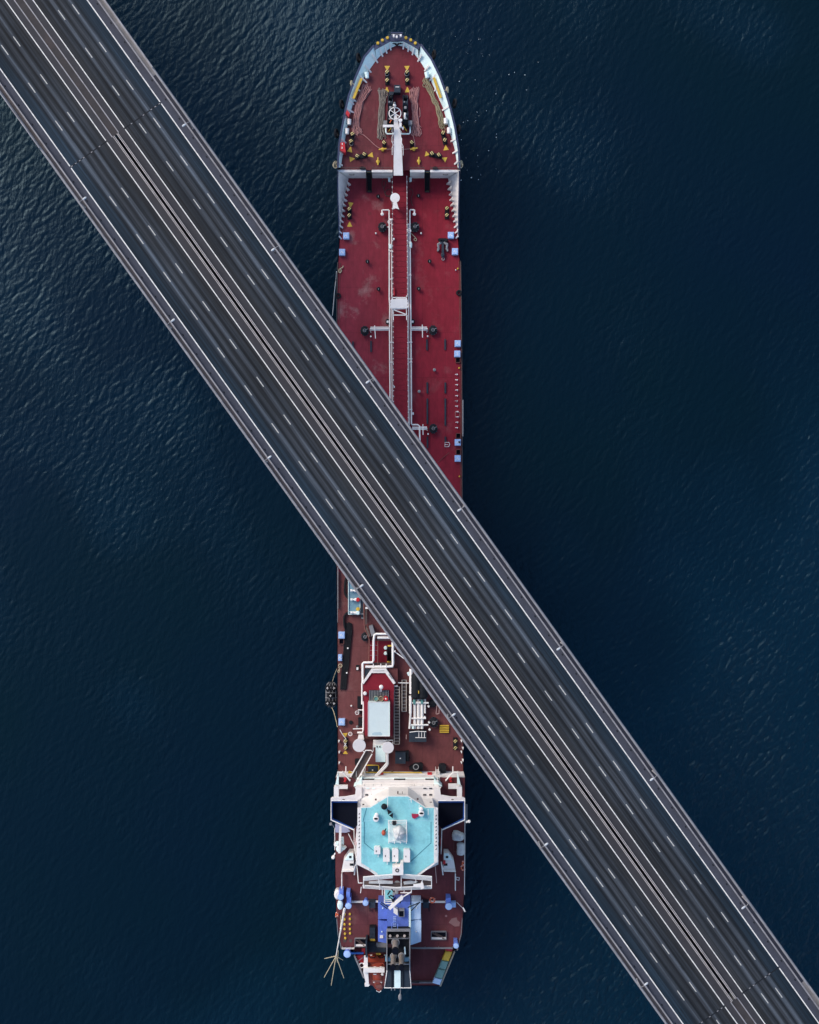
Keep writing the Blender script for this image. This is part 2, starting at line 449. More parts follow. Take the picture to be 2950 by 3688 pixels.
# ------------------------------------------------------------------ the road bridge
ZB = 57.0
KB = (CAM_H - ZB) / FPX
D_W = Vector((0.5816, -0.8135, 0)); N_W = Vector((0.8135, 0.5816, 0))
BR_ROT = math.atan2(N_W.y, N_W.x)
br_c = N_W * ((56.0 - 127.4) * KB)
bridge = empty('road_bridge', (br_c.x, br_c.y, ZB), BR_ROT)
tag(bridge, 'long grey six-lane road bridge crossing diagonally high above the tanker and the sea', 'bridge')
def bk(name, m, mat, parent=bridge, smooth=False, kind=None):
    me = mesh_of(name, m, mat, smooth)
    o = bpy.data.objects.new(name, me); COL.objects.link(o); o.parent = parent
    if kind: o['kind'] = kind
    return o
def bput(name, me, loc, parent=bridge, rz=0):
    o = bpy.data.objects.new(name, me); COL.objects.link(o); o.parent = parent
    o.location = loc; o.rotation_euler = (0, 0, rz)
    return o
X = lambda px: px * KB
Y0, Y1 = -430.0, 430.0
JT, JB = 1720 * KB, -2107 * KB            # expansion joints at the ends of the main span

def asphalt(name, stops, side):
    m = bpy.data.materials.new(name); m.use_nodes = True
    nt, N, L, bs = nodes(m)
    tc = N.new('ShaderNodeTexCoord'); sp = N.new('ShaderNodeSeparateXYZ'); L.new(tc.outputs['Object'], sp.inputs[0])
    # wander of the wheel tracks
    nw = N.new('ShaderNodeTexNoise'); nw.inputs['Scale'].default_value = 0.05; nw.inputs['Detail'].default_value = 2
    L.new(tc.outputs['Object'], nw.inputs['Vector'])
    wa = N.new('ShaderNodeMath'); wa.operation = 'MULTIPLY_ADD'; wa.inputs[1].default_value = 0.5; wa.inputs[2].default_value = -0.25
    L.new(nw.outputs['Fac'], wa.inputs[0])
    ab = N.new('ShaderNodeMath'); ab.operation = 'MULTIPLY'; ab.inputs[1].default_value = side
    L.new(sp.outputs['X'], ab.inputs[0])
    ad = N.new('ShaderNodeMath'); ad.operation = 'ADD'; L.new(ab.outputs[0], ad.inputs[0]); L.new(wa.outputs[0], ad.inputs[1])
    mr = N.new('ShaderNodeMapRange'); mr.inputs['From Min'].default_value = X(40); mr.inputs['From Max'].default_value = X(200)
    L.new(ad.outputs[0], mr.inputs['Value'])
    cr = N.new('ShaderNodeValToRGB'); cr.color_ramp.interpolation = 'EASE'
    els = cr.color_ramp.elements
    while len(els) < len(stops): els.new(0.5)
    for e, (p, c) in zip(els, stops):
        e.position = (p - 40) / 160.0; e.color = (*c, 1)
    L.new(mr.outputs[0], cr.inputs[0])
    # streaks drawn out along the lanes and coarse grain
    mp = N.new('ShaderNodeMapping'); mp.inputs['Scale'].default_value = (3.2, 0.035, 1)
    L.new(tc.outputs['Object'], mp.inputs[0])
    ns = N.new('ShaderNodeTexNoise'); ns.inputs['Scale'].default_value = 1.0; ns.inputs['Detail'].default_value = 6
    L.new(mp.outputs[0], ns.inputs['Vector'])
    r1 = N.new('ShaderNodeMapRange'); r1.inputs['From Min'].default_value = 0.3; r1.inputs['From Max'].default_value = 0.7; r1.inputs['To Min'].default_value = 0.5; r1.inputs['To Max'].default_value = 1.5
    L.new(ns.outputs['Fac'], r1.inputs['Value'])
    ng = N.new('ShaderNodeTexNoise'); ng.inputs['Scale'].default_value = 4.0; ng.inputs['Detail'].default_value = 8; ng.inputs['Roughness'].default_value = 0.8
    L.new(tc.outputs['Object'], ng.inputs['Vector'])
    r2 = N.new('ShaderNodeMapRange'); r2.inputs['From Min'].default_value = 0.3; r2.inputs['From Max'].default_value = 0.7; r2.inputs['To Min'].default_value = 0.8; r2.inputs['To Max'].default_value = 1.2
    L.new(ng.outputs['Fac'], r2.inputs['Value'])
    # broad patches of older and newer surfacing, oil
    nb = N.new('ShaderNodeTexNoise'); nb.inputs['Scale'].default_value = 0.11; nb.inputs['Detail'].default_value = 5
    mb = N.new('ShaderNodeMapping'); mb.inputs['Scale'].default_value = (1.6, 0.35, 1); L.new(tc.outputs['Object'], mb.inputs[0]); L.new(mb.outputs[0], nb.inputs['Vector'])
    r3 = N.new('ShaderNodeMapRange'); r3.inputs['From Min'].default_value = 0.3; r3.inputs['From Max'].default_value = 0.7; r3.inputs['To Min'].default_value = 0.6; r3.inputs['To Max'].default_value = 1.35
    L.new(nb.outputs['Fac'], r3.inputs['Value'])
    m1 = N.new('ShaderNodeMath'); m1.operation = 'MULTIPLY'; L.new(r1.outputs[0], m1.inputs[0]); L.new(r2.outputs[0], m1.inputs[1])
    m2 = N.new('ShaderNodeMath'); m2.operation = 'MULTIPLY'; L.new(m1.outputs[0], m2.inputs[0]); L.new(r3.outputs[0], m2.inputs[1])
    mk_ = N.new('ShaderNodeMapping'); mk_.inputs['Scale'].default_value = (4.5, 0.06, 1); mk_.inputs['Location'].default_value = (13, 7, 0)
    L.new(tc.outputs['Object'], mk_.inputs[0])
    nk = N.new('ShaderNodeTexNoise'); nk.inputs['Scale'].default_value = 0.8; nk.inputs['Detail'].default_value = 3
    L.new(mk_.outputs[0], nk.inputs['Vector'])
    rk = N.new('ShaderNodeMapRange'); rk.inputs['From Min'].default_value = 0.6; rk.inputs['From Max'].default_value = 0.7; rk.inputs['To Min'].default_value = 1.0; rk.inputs['To Max'].default_value = 0.5
    L.new(nk.outputs['Fac'], rk.inputs['Value'])
    no = N.new('ShaderNodeTexNoise'); no.inputs['Scale'].default_value = 0.45; no.inputs['Detail'].default_value = 6; no.inputs['Roughness'].default_value = 0.7
    L.new(mb.outputs[0], no.inputs['Vector'])
    ro = N.new('ShaderNodeMapRange'); ro.inputs['From Min'].default_value = 0.62; ro.inputs['From Max'].default_value = 0.7; ro.inputs['To Min'].default_value = 1.0; ro.inputs['To Max'].default_value = 0.6
    L.new(no.outputs['Fac'], ro.inputs['Value'])
    m3 = N.new('ShaderNodeMath'); m3.operation = 'MULTIPLY'; L.new(rk.outputs[0], m3.inputs[0]); L.new(ro.outputs[0], m3.inputs[1])
    m4 = N.new('ShaderNodeMath'); m4.operation = 'MULTIPLY'; L.new(m2.outputs[0], m4.inputs[0]); L.new(m3.outputs[0], m4.inputs[1])
    sm = N.new('ShaderNodeVectorMath'); sm.operation = 'SCALE'; L.new(cr.outputs[0], sm.inputs[0]); L.new(m4.outputs[0], sm.inputs['Scale'])
    L.new(sm.outputs[0], bs.inputs['Base Color'])
    bs.inputs['Roughness'].default_value = 0.85; bs.inputs['Specular IOR Level'].default_value = 0.25
    bp = N.new('ShaderNodeBump'); bp.inputs['Strength'].default_value = 0.3; bp.inputs['Distance'].default_value = 0.02
    L.new(ng.outputs['Fac'], bp.inputs['Height']); L.new(bp.outputs[0], bs.inputs['Normal'])
    return m
def g(v, b=0.0): return (v * 0.92 * (1 - b * 0.75), v * (1 + b * 0.1), v * 1.12 * (1 + b * 0.8))
stops = [(40, g(.030)), (54, g(.022)), (67, g(.034, .1)), (80, g(.013, .15)), (93, g(.076, .08)), (106, g(.014, .1)), (120, g(.044, .08)),
         (133, g(.012, .25)), (146, g(.086, .12)), (160, g(.014, .4)), (173, g(.024, .5)), (188, g(.019, .6)), (199, g(.022, .6))]
LANE_R = asphalt('asphalt_lanes_right', stops, 1.0)
LANE_L = asphalt('asphalt_lanes_left', stops, -1.0)
SHLD = paint('shoulder_asphalt', (0.044, 0.048, 0.066), 0.85, 0.22, 0.35, stain=(0.03, 0.035, 0.05), stain_amt=0.4)
MEDN = paint('median_asphalt', (0.031, 0.030, 0.035), 0.85, 0.2, 0.3, stain=(0.05, 0.045, 0.045), stain_amt=0.4)
WALKN = paint('walkway_dark', (0.020, 0.022, 0.036), 0.75, 0.3, 0.4, stain=(0.05, 0.045, 0.05), stain_amt=0.4)
WALKB = paint('walkway_brown', (0.045, 0.040, 0.046), 0.75, 0.3, 0.4, stain=(0.09, 0.08, 0.085), stain_amt=0.4)
APPR = paint('approach_walkway_grey', (0.20, 0.19, 0.19), 0.8, 0.25, 0.4, stain=(0.10, 0.085, 0.08), stain_amt=0.6)
APPB = paint('approach_walkway_brown', (0.085, 0.07, 0.07), 0.8, 0.3, 0.4, stain=(0.15, 0.12, 0.10), stain_amt=0.6)
GALV = paint('galvanised_rail', (0.30, 0.29, 0.30), 0.55, 0.3, 0.5, stain=(0.13, 0.11, 0.11), stain_amt=0.6)
LINE = paint('road_line_white', (0.74, 0.73, 0.68), 0.6, 0.2, 1.4, stain=(0.16, 0.16, 0.16), stain_amt=0.75)
BARR = paint('barrier_steel', (0.55, 0.50, 0.47), 0.5, 0.25, 0.5, stain=(0.2, 0.17, 0.15), stain_amt=0.5)
GIRD = paint('girder_paint', (0.24, 0.25, 0.27), 0.5, 0.2, 0.2, stain=(0.14, 0.10, 0.08), stain_amt=0.5)

# box girder: two streamlined halves with an open slot between
for s in (-1, 1):
    sec = [(0.25, -0.03), (13.45, -0.03), (13.75, -0.6), (9.5, -3.2), (0.25, -3.2)]
    m = M().loft([[(s * x, y, z) for x, z in sec] for y in (JB, JT)], True, True)
    bk('box_girder', m, GIRD)
sec = [(-13.45, -0.03), (13.45, -0.03), (13.75, -0.6), (9.5, -3.2), (-9.5, -3.2), (-13.75, -0.6)]
for ya, yb in ((Y0, JB - 0.12), (JT + 0.12, Y1)):
    bk('box_girder', M().loft([[(x, y, z) for x, z in sec] for y in (ya, yb)], True, True), GIRD)
def sheet(x0, x1, z0=-0.028, z1=0.06, ya=Y0, yb=Y1):
    m = M()
    m.boxw(((x0 + x1) / 2, (ya + yb) / 2, (z0 + z1) / 2), (abs(x1 - x0), yb - ya, z1 - z0))
    return m
for s, lane in ((-1, LANE_L), (1, LANE_R)):
    for ya, yb in ((Y0, JB - .12), (JB + .12, JT - .12), (JT + .12, Y1)):
        bk('carriageway', sheet(s * X(40.5), s * X(199.5), ya=ya, yb=yb), lane)
    bk('road_shoulder', sheet(s * X(199.5), s * X(228)), SHLD)
    for ya, yb in ((Y0, JB), (JT, Y1)):
        bk('median_strip', sheet(s * X(16), s * X(40.5), ya=ya, yb=yb), MEDN)
        bk('median_kerb', sheet(s * X(12.5), s * X(16), z1=0.22, ya=ya, yb=yb), GALV)
    bk('median_strip', sheet(s * X(4.7), s * X(40.5), ya=JB, yb=JT), MEDN)
    # walkway behind the guard rail
    bk('walkway', sheet(s * X(231.5), s * X(243.5), z1=0.10, ya=JB - 5, yb=JT + 5), WALKN if s > 0 else WALKB)
    bk('walkway', sheet(s * X(231.5), s * X(246), z1=0.16, ya=JT + 5, yb=Y1), APPR if s > 0 else APPB)
    bk('walkway', sheet(s * X(231.5), s * X(246), z1=0.16, ya=Y0, yb=JB - 5), APPR if s > 0 else APPB)
    bk('walkway_kerb', sheet(s * X(228), s * X(231.5), z1=0.2), GALV)
    # guard rail between shoulder and walkway
    m = M()
    for px, z in ((228.4, 0.82), (231.2, 0.66)):
        m.boxw((s * X(px), 0, z), (0.12, Y1 - Y0, 0.2))
    y = -190.0
    while y < 190:
        m.boxw((s * X(229.8), y, 0.45), (0.12, 0.12, 0.6)); y += 2.5
    bk('guard_rail', m, GALV)
    # parapet: kerb beam, posts and two rails
    m = M()
    m.boxw((s * X(247), 0, 0.12), (X(5.5), Y1 - Y0, 0.3))
    bk('parapet_kerb', m, GALV)
    m = M()
    for px, z, w in ((246.8, 1.15, 0.10), (246.8, 0.75, 0.06), (249, 1.0, 0.08)):
        m.boxw((s * X(px), 0, z), (w, Y1 - Y0, 0.09))
    y = -190.0
    while y < 190:
        m.boxw((s * X(247.4), y, 0.68), (0.10, 0.10, 0.86)); y += 2.1
    bk('parapet_railing', m, GALV)
    for k, (ya, yb) in enumerate(((JT + 6, Y1), (Y0, JB - 6))):
        bk('parapet_fence', sheet(s * X(247.5), s * X(250.5), z0=0.27, z1=1.5, ya=ya, yb=yb), GALV)
    # bracing and brackets seen beside the walkway, one every few metres
    # median barriers either side of the slot
    for px in (6.1, 10.8):
        m = M()
        m.boxw((s * X(px), (JB + JT) / 2, 0.62), (0.10, JT - JB - 0.4, 0.22))
        y = JB + 1
        while y < JT - 1:
            m.boxw((s * X(px), y, 0.26), (0.08, 0.1, 0.5)); y += 2.5
        bk('median_barrier', m, BARR)
    # painted lines
    for px, w in ((40.5, 3.2), (199.5, 3.8)):
        for ya, yb in ((Y0, JB - .2), (JB + .2, JT - .2), (JT + .2, Y1)):
            bk('edge_line', sheet(s * X(px - w / 2), s * X(px + w / 2), z0=0.055, z1=0.068, ya=ya, yb=yb), LINE)
bk('slot_shade_plate', sheet(-0.25, 0.25, z0=-3.18, z1=-3.05, ya=JB + .01, yb=JT - .01), BLACK)  # black plate added under the open slot to give it a deep gap's darkness
# filler on the approach spans
for ya, yb in ((Y0, JB), (JT, Y1)):
    bk('median_filler', sheet(-X(12.5), X(12.5), ya=ya, yb=yb, z1=0.03), paint('median_soil', (0.040, 0.035, 0.035), 0.9, 0.3, 0.4, stain=(0.075, 0.05, 0.042), stain_amt=0.6))
m = M().boxw((0, 0, 0), (0.155, 43 * KB, 0.008))
dash_me = mesh_of('lane_dash', m, paint('lane_dash_paint', (0.56, 0.55, 0.50), 0.6, 0.25, 1.2, stain=(0.12, 0.12, 0.12), stain_amt=0.8))
PITCH = 167.4
for off, ph in ((-146.5, 1329), (-93.5, 1329), (93.5, 1513), (146.5, 1526)):
    # phase measured along the deck from the photograph's top left corner
    base = ph - (1475 * .5816 + 1844 * .8135)
    k = -24
    while True:
        t = base + k * PITCH; k += 1
        if t < -2900: continue
        if t > 2900: break
        yl = -t * KB
        if abs(yl - JT) < 1.4 or abs(yl - JB) < 1.4: continue
        bput('lane_dash', dash_me, (X(off), yl, 0.066))
drain_me = mesh_of('drain', M().boxw((0, 0, 0), (0.24, 0.38, 0.02)), BLACK)
for s in (-1, 1):
    t = -2880.0
    while t < 2880:
        bput('drain', drain_me, (s * X(221), -t * KB + s * 1.3, 0.058)); t += 84.7
# expansion joints: dark combs with bright worn plates
plate_me = mesh_of('joint_plate', M().boxw((0, 0, 0), (0.34, 0.14, 0.012)), GALV)
for yj in (JB, JT):
    for s in (-1, 1):
        jo = bk('expansion_joint', M().boxw((s * X(120), yj, 0.02), (X(158), 0.23, 0.06)), BLACK)
        x = X(46) + 0.4
        while x < X(196):
            if random.random() < 0.4:
                bput('joint_plate', plate_me, (s * x, yj, 0.056), jo)
            x += 0.95

# street lamps on the bridge
def lamp(head_px, side, label):
    zh = ZB + 4.2
    h = Vector(W(head_px, zh))
    # stand the post on the line of the parapet
    rel = h - Vector((br_c.x, br_c.y, zh))
    across = rel.dot(N_W)
    foot = h + N_W * (side * X(241.5) - across)
    foot.z = ZB + 0.11
    root = tag(empty('street_lamp', foot), label, 'street lamp', 'street lamps along the bridge edges')
    top = Vector((foot.x, foot.y, zh - 0.25))
    hd = top + N_W * (-side * max(1.0, abs(side * X(241.5) - across)))
    mk('lamp_post', M().tube([foot, foot + Vector((0, 0, 2)), top], [0.11, 0.09, 0.07], 8), GALV, root, True)
    mk('lamp_base', M().lathe(foot, [(0.2, -0.01), (0.2, 0.1), (0.12, 0.25)], 10), GALV, root)
    hd.z = zh
    mk('lamp_arm', M().tube([top, (top + hd) / 2 + Vector((0, 0, .2)), hd], 0.05, 6), GALV, root, True)
    dn = -N_W * side
    c = hd + dn * 0.25
    m = M()
    ring = lambda f, w, t: [c + dn * f + Vector((-dn.y, dn.x, 0)) * (w * math.cos(a)) + Vector((0, 0, 1)) * (t * math.sin(a)) for a in [2 * math.pi * k / 10 for k in range(10)]]
    m.loft([ring(-.45, .08, .05), ring(-.25, .17, .1), ring(.15, .21, .12), ring(.38, .13, .08), ring(.45, .04, .03)], True, True)
    mk('lamp_head', m, LAMPW, root, True)
LAMPW = paint('lamp_head_white', (0.50, 0.52, 0.54), 0.4, 0.05, 1.0)
ordn = ['topmost', 'second', 'third', 'fourth', 'fifth', 'sixth', 'seventh and lowest']
for k, p in enumerate([(672, 444), (992, 893), (1331, 1371), (1660, 1833), (2017, 2333), (2352, 2804), (2686, 3263)]):
    lamp(p, 1, f'white street lamp on the right edge of the bridge, {ordn[k]} from the top')
for k, p in enumerate([(299, 718), (619, 1156), (966, 1650), (1298, 2113), (1630, 2577), (1959, 3047), (2320, 3549)]):
    lamp(p, -1, f'white street lamp on the left edge of the bridge, {ordn[k]} from the top')

# ------------------------------------------------------------------ the tanker
ZD, ZF, ZP = 12.0, 17.5, 18.0           # main deck, forecastle deck, boat deck
ship = empty('tanker_ship', (W((1440, 1844), 0)[0], 0, 0))
tag(ship, 'long tanker ship with red deck, navy hull and white superstructure passing under the bridge', 'ship')
# short names for building ship parts
def P(name, m, mat, parent=None, smooth=False): return mk(name, m, mat, parent or ship, smooth)
def box(name, p, q, z0, z1, mat, parent=None): return P(name, M().box(p, q, z0, z1), mat, parent)
def pol(name, pts, z0, z1, mat, parent=None): return P(name, M().prism(pts, z0, z1), mat, parent)
def pipe(name, pts, r, mat, parent=None, z=None, seg=8):
    return P(name, M().tube([W(p[:2], p[2] if len(p) > 2 else z) for p in pts], r, seg), mat, parent, True)
def rail(name, pts, z, h, mat, parent=None, step=1.6, r=0.05, bars=(1.0, 0.55)):
    """handrail: posts and bars along a line on a deck at height z"""
    Q = [Vector(W(p, z)) for p in pts]
    m = M()
    for f in bars:
        m.tube([q + Vector((0, 0, h * f)) for q in Q], r, 5)
    for i in range(len(Q) - 1):
        n = max(1, int((Q[i + 1] - Q[i]).length / step))
        for k in range(n + (1 if i == len(Q) - 2 else 0)):
            q = Q[i].lerp(Q[i + 1], k / n)
            m.bar(q + Vector((0, 0, -0.02)), q + Vector((0, 0, h)), r * 1.6)
    return P(name, m, mat, parent)

# hull outline, bow to stern: photo position and height of the top edge
HL = [(a1(830, 108), 19.0), (a1(755, 120), 19.0), (a1(680, 152), 19.0), (a1(610, 195), 19.0), (a1(552, 240), 19.2)]
hull_l = HL + [(a1(545, 235), 19.1), (a1(430, 370), 19.1), (a1(330, 600), 19.1), (a1(245, 830), 19.1), (a1(205, 995), 19.1), (a2(165, 280), 19.1), (a2(125, 500), 19.0),
          (a2(112, 770), 19.0), (a3(112, 200), 16.5), (a3(125, 560), 13.9), (a3(135, 860), 12.3), (a4(118, 250), 12.25), (a4(105, 600), 12.25), (a4(103, 980), 12.25), ((1211, 1500), 12.25),
          ((1212, 2000), 12.25), ((1214, 2500), 12.25), ((1215, 2772), 12.25), ((1207, 2800), 18.1), ((1206, 3119), 18.1), ((1208, 3215), 18.1), (b6(192, 350), 18.1), (b6(222, 530), 18.1), (b6(250, 665), 18.1),
          (b6(392, 745), 14.2), (b6(500, 1000), 14.2), (b6(535, 1098), 14.2)]
hull_r = [(a1(830, 108), 19.0), (a1(895, 118), 19.0), (a1(980, 148), 19.0), (a1(1060, 192), 19.0), (a1(1112, 232), 19.2), (a1(1120, 222), 19.1), (a1(1250, 395), 19.1), (a1(1350, 600), 19.1),
          (a1(1422, 800), 19.1), (a1(1480, 995), 19.1), (a2(1532, 280), 19.1), (a2(1577, 560), 19.0), (a2(1588, 780), 19.0), (a3(1578, 250), 16.5), (a3(1570, 600), 13.9), (a3(1572, 880), 12.3), (a4(1590, 300), 12.25),
          (a4(1602, 600), 12.25), (a4(1604, 980), 12.25), ((1665, 1500), 12.25), ((1667, 2000), 12.25), ((1669, 2500), 12.25), ((1670, 2772), 12.25), ((1676, 2800), 18.1), ((1674, 3056), 18.1), ((1673, 3216), 18.1), (b6(1618, 500), 18.1), (b6(1572, 692), 18.1),
          (b6(1528, 700), 14.2), (b6(1440, 915), 14.2), (b6(1368, 1100), 14.2)]
ytop = W(a1(830, 108), 19)[1]
def ring(lst, t):
    """hull section ring: t = 0 at the top edge, 1 at the keel line under water"""
    out = []
    for p, z in lst:
        x, y, zz = W(p, z)
        fz = max(0.0, (y - 70) / (ytop - 70))
        x2 = -2.2 + (x + 2.2) * (1 - 0.42 * t * fz)
        y2 = y - 9.0 * t * fz ** 2
        out.append((x2, y2, zz * (1 - t) + (-2.5) * t))
    return out
m = M()
full = lambda t: ring(hull_l[::-1], t) + ring(hull_r[1:], t)
m.loft([full(0), full(0.25), full(0.6), full(1.0)], True)
P('hull', m, NAVY, smooth=False)

# decks
fl = [a1(830, 240), a1(735, 285), a1(650, 350), a1(585, 420), a1(520, 505), a1(450, 600), a1(400, 700), a1(340, 830), a1(300, 960), a2(285, 80), a2(240, 260), a2(215, 400), a2(200, 490), a2(178, 620), a2(160, 720), a2(150, 800)]
fr = [a1(920, 262), a1(1020, 330), a1(1090, 410), a1(1160, 520), a1(1220, 640), a1(1290, 790), a1(1350, 920), a1(1380, 995), a2(1405, 130), a2(1440, 280), a2(1490, 420), a2(1520, 560), a2(1540, 700), a2(1555, 790)]
pol('forecastle_deck', fl[::-1] + fr + [a2(1555, 803), a2(150, 803)], 17.0, ZF, DECKF)
def inset(lst, dx): return [(p[0] + dx, p[1]) for p in lst]
md_l = [a3(300, 120), a3(255, 130), a3(215, 300), a3(180, 560), a3(150, 800), a4(122, 300), a4(110, 600), a4(107, 980), (1213, 1500), (1214, 2000), (1216, 2500), (1217, 2790)]
md_r = [a3(1400, 120), a3(1440, 130), a3(1470, 300), a3(1510, 560), a3(1550, 800), a4(1585, 300), a4(1596, 600), a4(1600, 980), (1663, 1500), (1665, 2000), (1667, 2500), (1668, 2790)]
cut = 2060
pol('main_deck', [a2(150, 860)] + md_l[:9] + [(1213.5, cut), (1664.5, cut)] + md_r[:9][::-1] + [a2(1555, 860)], 11.4, ZD, DECK)
pol('aft_main_deck', [(1213.5, cut)] + md_l[10:] + [(1668, 2790), (1664.5, cut)], 11.4, ZD + 0.004, DECKA)
pol('boat_deck', [(1210, 2800), (1208, 3119), (1210, 3215), b6(196, 350), b6(226, 530), b6(254, 660), b6(1570, 660), b6(1612, 500), (1671, 3216), (1672, 3056), (1674, 2800)], 17.4, ZP, DECKP)
pol('stern_deck', [b6(395, 640), b6(395, 750), b6(505, 1000), b6(540, 1092), b6(1362, 1092), b6(1436, 912), b6(1520, 700), b6(1520, 640)], 13.4, 14.05, DECKP)
# front of the boat-deck block
q0, q1 = W((1209, 2799), ZP), W((1675, 2799), ZP)
P('block_front', M().boxw(((q0[0] + q1[0]) / 2, q0[1] - 0.15, (ZD + ZP) / 2 - 0.05), (q1[0] - q0[0] - 0.1, 0.3, ZP - ZD - 0.15)), WHITE)

# bulwark of the forecastle: flared white plating with navy capping
def flare(name, lower, upper, zl, zu, mat):
    lo = [W(p, zl if not isinstance(zl, list) else zl[i]) for i, p in enumerate(lower)]
    up = [W(p, zu if not isinstance(zu, list) else zu[i]) for i, p in enumerate(upper)]
    return P(name, M().loft([lo, up]), mat)
def capping(name, lst, dx, dy, z_off=0.02, th=0.16):
    pts = [W(p, z) for p, z in lst]
    m = M()
    rings_ = [[], [], [], []]
    for (x, y, z) in pts:
        ix, iy = x + dx, y + dy
        rings_[0].append((x, y, z + z_off)); rings_[1].append((ix, iy, z + z_off)); rings_[2].append((ix, iy, z + z_off - th)); rings_[3].append((x, y, z + z_off - th))
    m.loft([rings_[3], rings_[0], rings_[1], rings_[2]])
    return P(name, m, NAVY)
bl = hull_l[5:13]; brr = hull_r[5:13]
flare('bulwark', [a1(585, 415), a1(510, 520), a1(445, 610), a1(345, 820), a1(297, 965), a2(238, 265), a2(200, 490), a2(158, 770)], [(p[0] + 3, p[1] + 3) for p, z in bl], ZF, [z for p, z in bl], ICE)
flare('bulwark', [a1(1088, 408), a1(1160, 520), a1(1222, 640), a1(1292, 795), a1(1382, 995), a2(1440, 280), a2(1520, 560), a2(1552, 770)], [(p[0] - 3, p[1] + 3) for p, z in brr], ZF, [z for p, z in brr], ICE)
capping('bulwark_cap', bl, 0.42, -0.22); capping('bulwark_cap', brr, -0.42, -0.22)
# low bow bulwark with the wide dark rim and yellow caps
flare('bow_bulwark', [a1(830, 240), a1(735, 285), a1(650, 350), a1(585, 415)], [a1(830, 195), a1(750, 195), a1(660, 245), a1(570, 295)], ZF, 18.9, ICE)
flare('bow_bulwark', [a1(830, 240), a1(920, 262), a1(1020, 330), a1(1088, 408)], [a1(830, 195), a1(900, 190), a1(990, 235), a1(1080, 290)], ZF, 18.9, ICE)
pol('bow_rim', [a1(830, 195), a1(750, 195), a1(660, 245), a1(565, 298), a1(548, 246), a1(610, 200), a1(680, 156), a1(755, 124), a1(830, 112), a1(895, 122), a1(980, 152), a1(1060, 196), a1(1115, 236), a1(1083, 292), a1(990, 235), a1(900, 190)], 18.6, 19.02, NAVY)
for u, v in ((602, 222), (656, 187), (716, 158), (936, 158), (994, 185), (1048, 221)):
    P('yellow_cap', M().lathe(W(a1(u, v), 19.02), [(0.34, 0), (0.34, 0.35), (0.28, 0.45)], 14), YEL, smooth=True)
bp_ = P('bow_platform', M().box(a1(757, 88), a1(893, 185), 18.7, 19.0), GREY)
P('platform_rim', M().box(a1(755, 84), a1(896, 98), 20.2, 20.6).box(a1(757, 98), a1(764, 185), 20.2, 20.5).box(a1(886, 98), a1(893, 185), 20.2, 20.5), NAVY, bp_)
P('chain_stopper', M().box(a1(780, 112), a1(800, 140), 20.2, 20.9).box(a1(815, 125), a1(835, 150), 20.2, 20.7).box(a1(862, 110), a1(884, 135), 20.2, 20.9), WHITE2, bp_)
P('fairlead', M().torus(W(a1(828, 212), 18.2), 0.5, 0.16, 16).box(a1(760, 198), a1(795, 222), 17.6, 18.3).box(a1(862, 198), a1(905, 222), 17.6, 18.3), BLACK, smooth=True)
# triangular stays of the bulwark
def stay(p_top, p_low, z_top, z_low, mat=WHITE, th=0.34):
    t = Vector(W(p_top, z_top)); l = Vector(W(p_low, z_low)); f = Vector((t.x, t.y, z_low + 0.02))
    d = (l - f).normalized(); s = Vector((-d.y, d.x, 0)) * th / 2
    P('bulwark_stay', M().add([t + s, f + s, l + s, t - s, f - s, l - s], [(0, 1, 2), (5, 4, 3), (0, 3, 4, 1), (1, 4, 5, 2), (2, 5, 3, 0)]), mat)
for t, l in (((620, 275), (660, 378)), ((678, 240), (710, 340)), ((735, 205), (758, 302)), ((915, 205), (902, 290)), ((972, 238), (960, 320)), ((1030, 275), (1010, 360)),
             ((535, 345), (600, 452)), ((450, 478), (522, 568)), ((358, 575), (470, 690)), ((310, 720), (396, 795)), ((272, 865), (345, 915)), ((255, 900), (318, 950)),
             ((1125, 350), (1075, 438)), ((1215, 480), (1155, 550)), ((1315, 570), (1213, 668)), ((1368, 700), (1272, 788)), ((1415, 850), (1335, 898))):
    stay(a1(*t), a1(*l), 19.0 if t[1] > 300 else 18.8, ZF)
for t, l in (((225, 70), (316, 118)), ((165, 430), (222, 482)), ((155, 580), (200, 612)), ((140, 720), (180, 752)), ((1445, 45), (1366, 92)), ((1530, 430), (1468, 462)), ((1545, 570), (1490, 604)), ((1560, 690), (1512, 736))):
    stay(a2(*t), a2(*l), 19.0, ZF)
# wooden fenders inside the bulwark (ochre boards)
for side, q in ((0, [(a1(405, 640), a1(310, 880))]), (1, [(a1(1270, 630), a1(1352, 870))])):
    for p0, p1 in q:
        P('ochre_board', M().bar(W(p0, 18.6), W(p1, 18.6), 0.55, 0.3), YEL)
# white and red gear on the bulwark
for u, v, mt in ((470, 600, ICE), (1187, 598, ICE)):
    P('winch_drum', M().tube([W(a1(u - 4, v - 32), 18.4), W(a1(u + 4, v + 35), 18.4)], [0.55, 0.4], 10), mt, smooth=True)
for u, v in ((258, 232), (232, 345), (1412, 222), (1450, 335)):
    P('pale_roller', M().tube([W(a2(u, v - 34), 18.3), W(a2(u, v + 30), 18.3)], [0.5, 0.45], 10), WHITE2, smooth=True)
P('red_locker', M().prism([a2(232, 84), a2(266, 124), a2(250, 170), a2(215, 128)], 18.2, 19.7), REDP)
P('red_locker', M().prism([a2(152, 475), a2(205, 472), a2(216, 595), a2(152, 570)], 17.5, 19.7), REDP)
P('locker_handle', M().box(a2(170, 482), a2(180, 502), 19.7, 19.78).box(a2(168, 526), a2(178, 548), 19.7, 19.78), WHITE2)

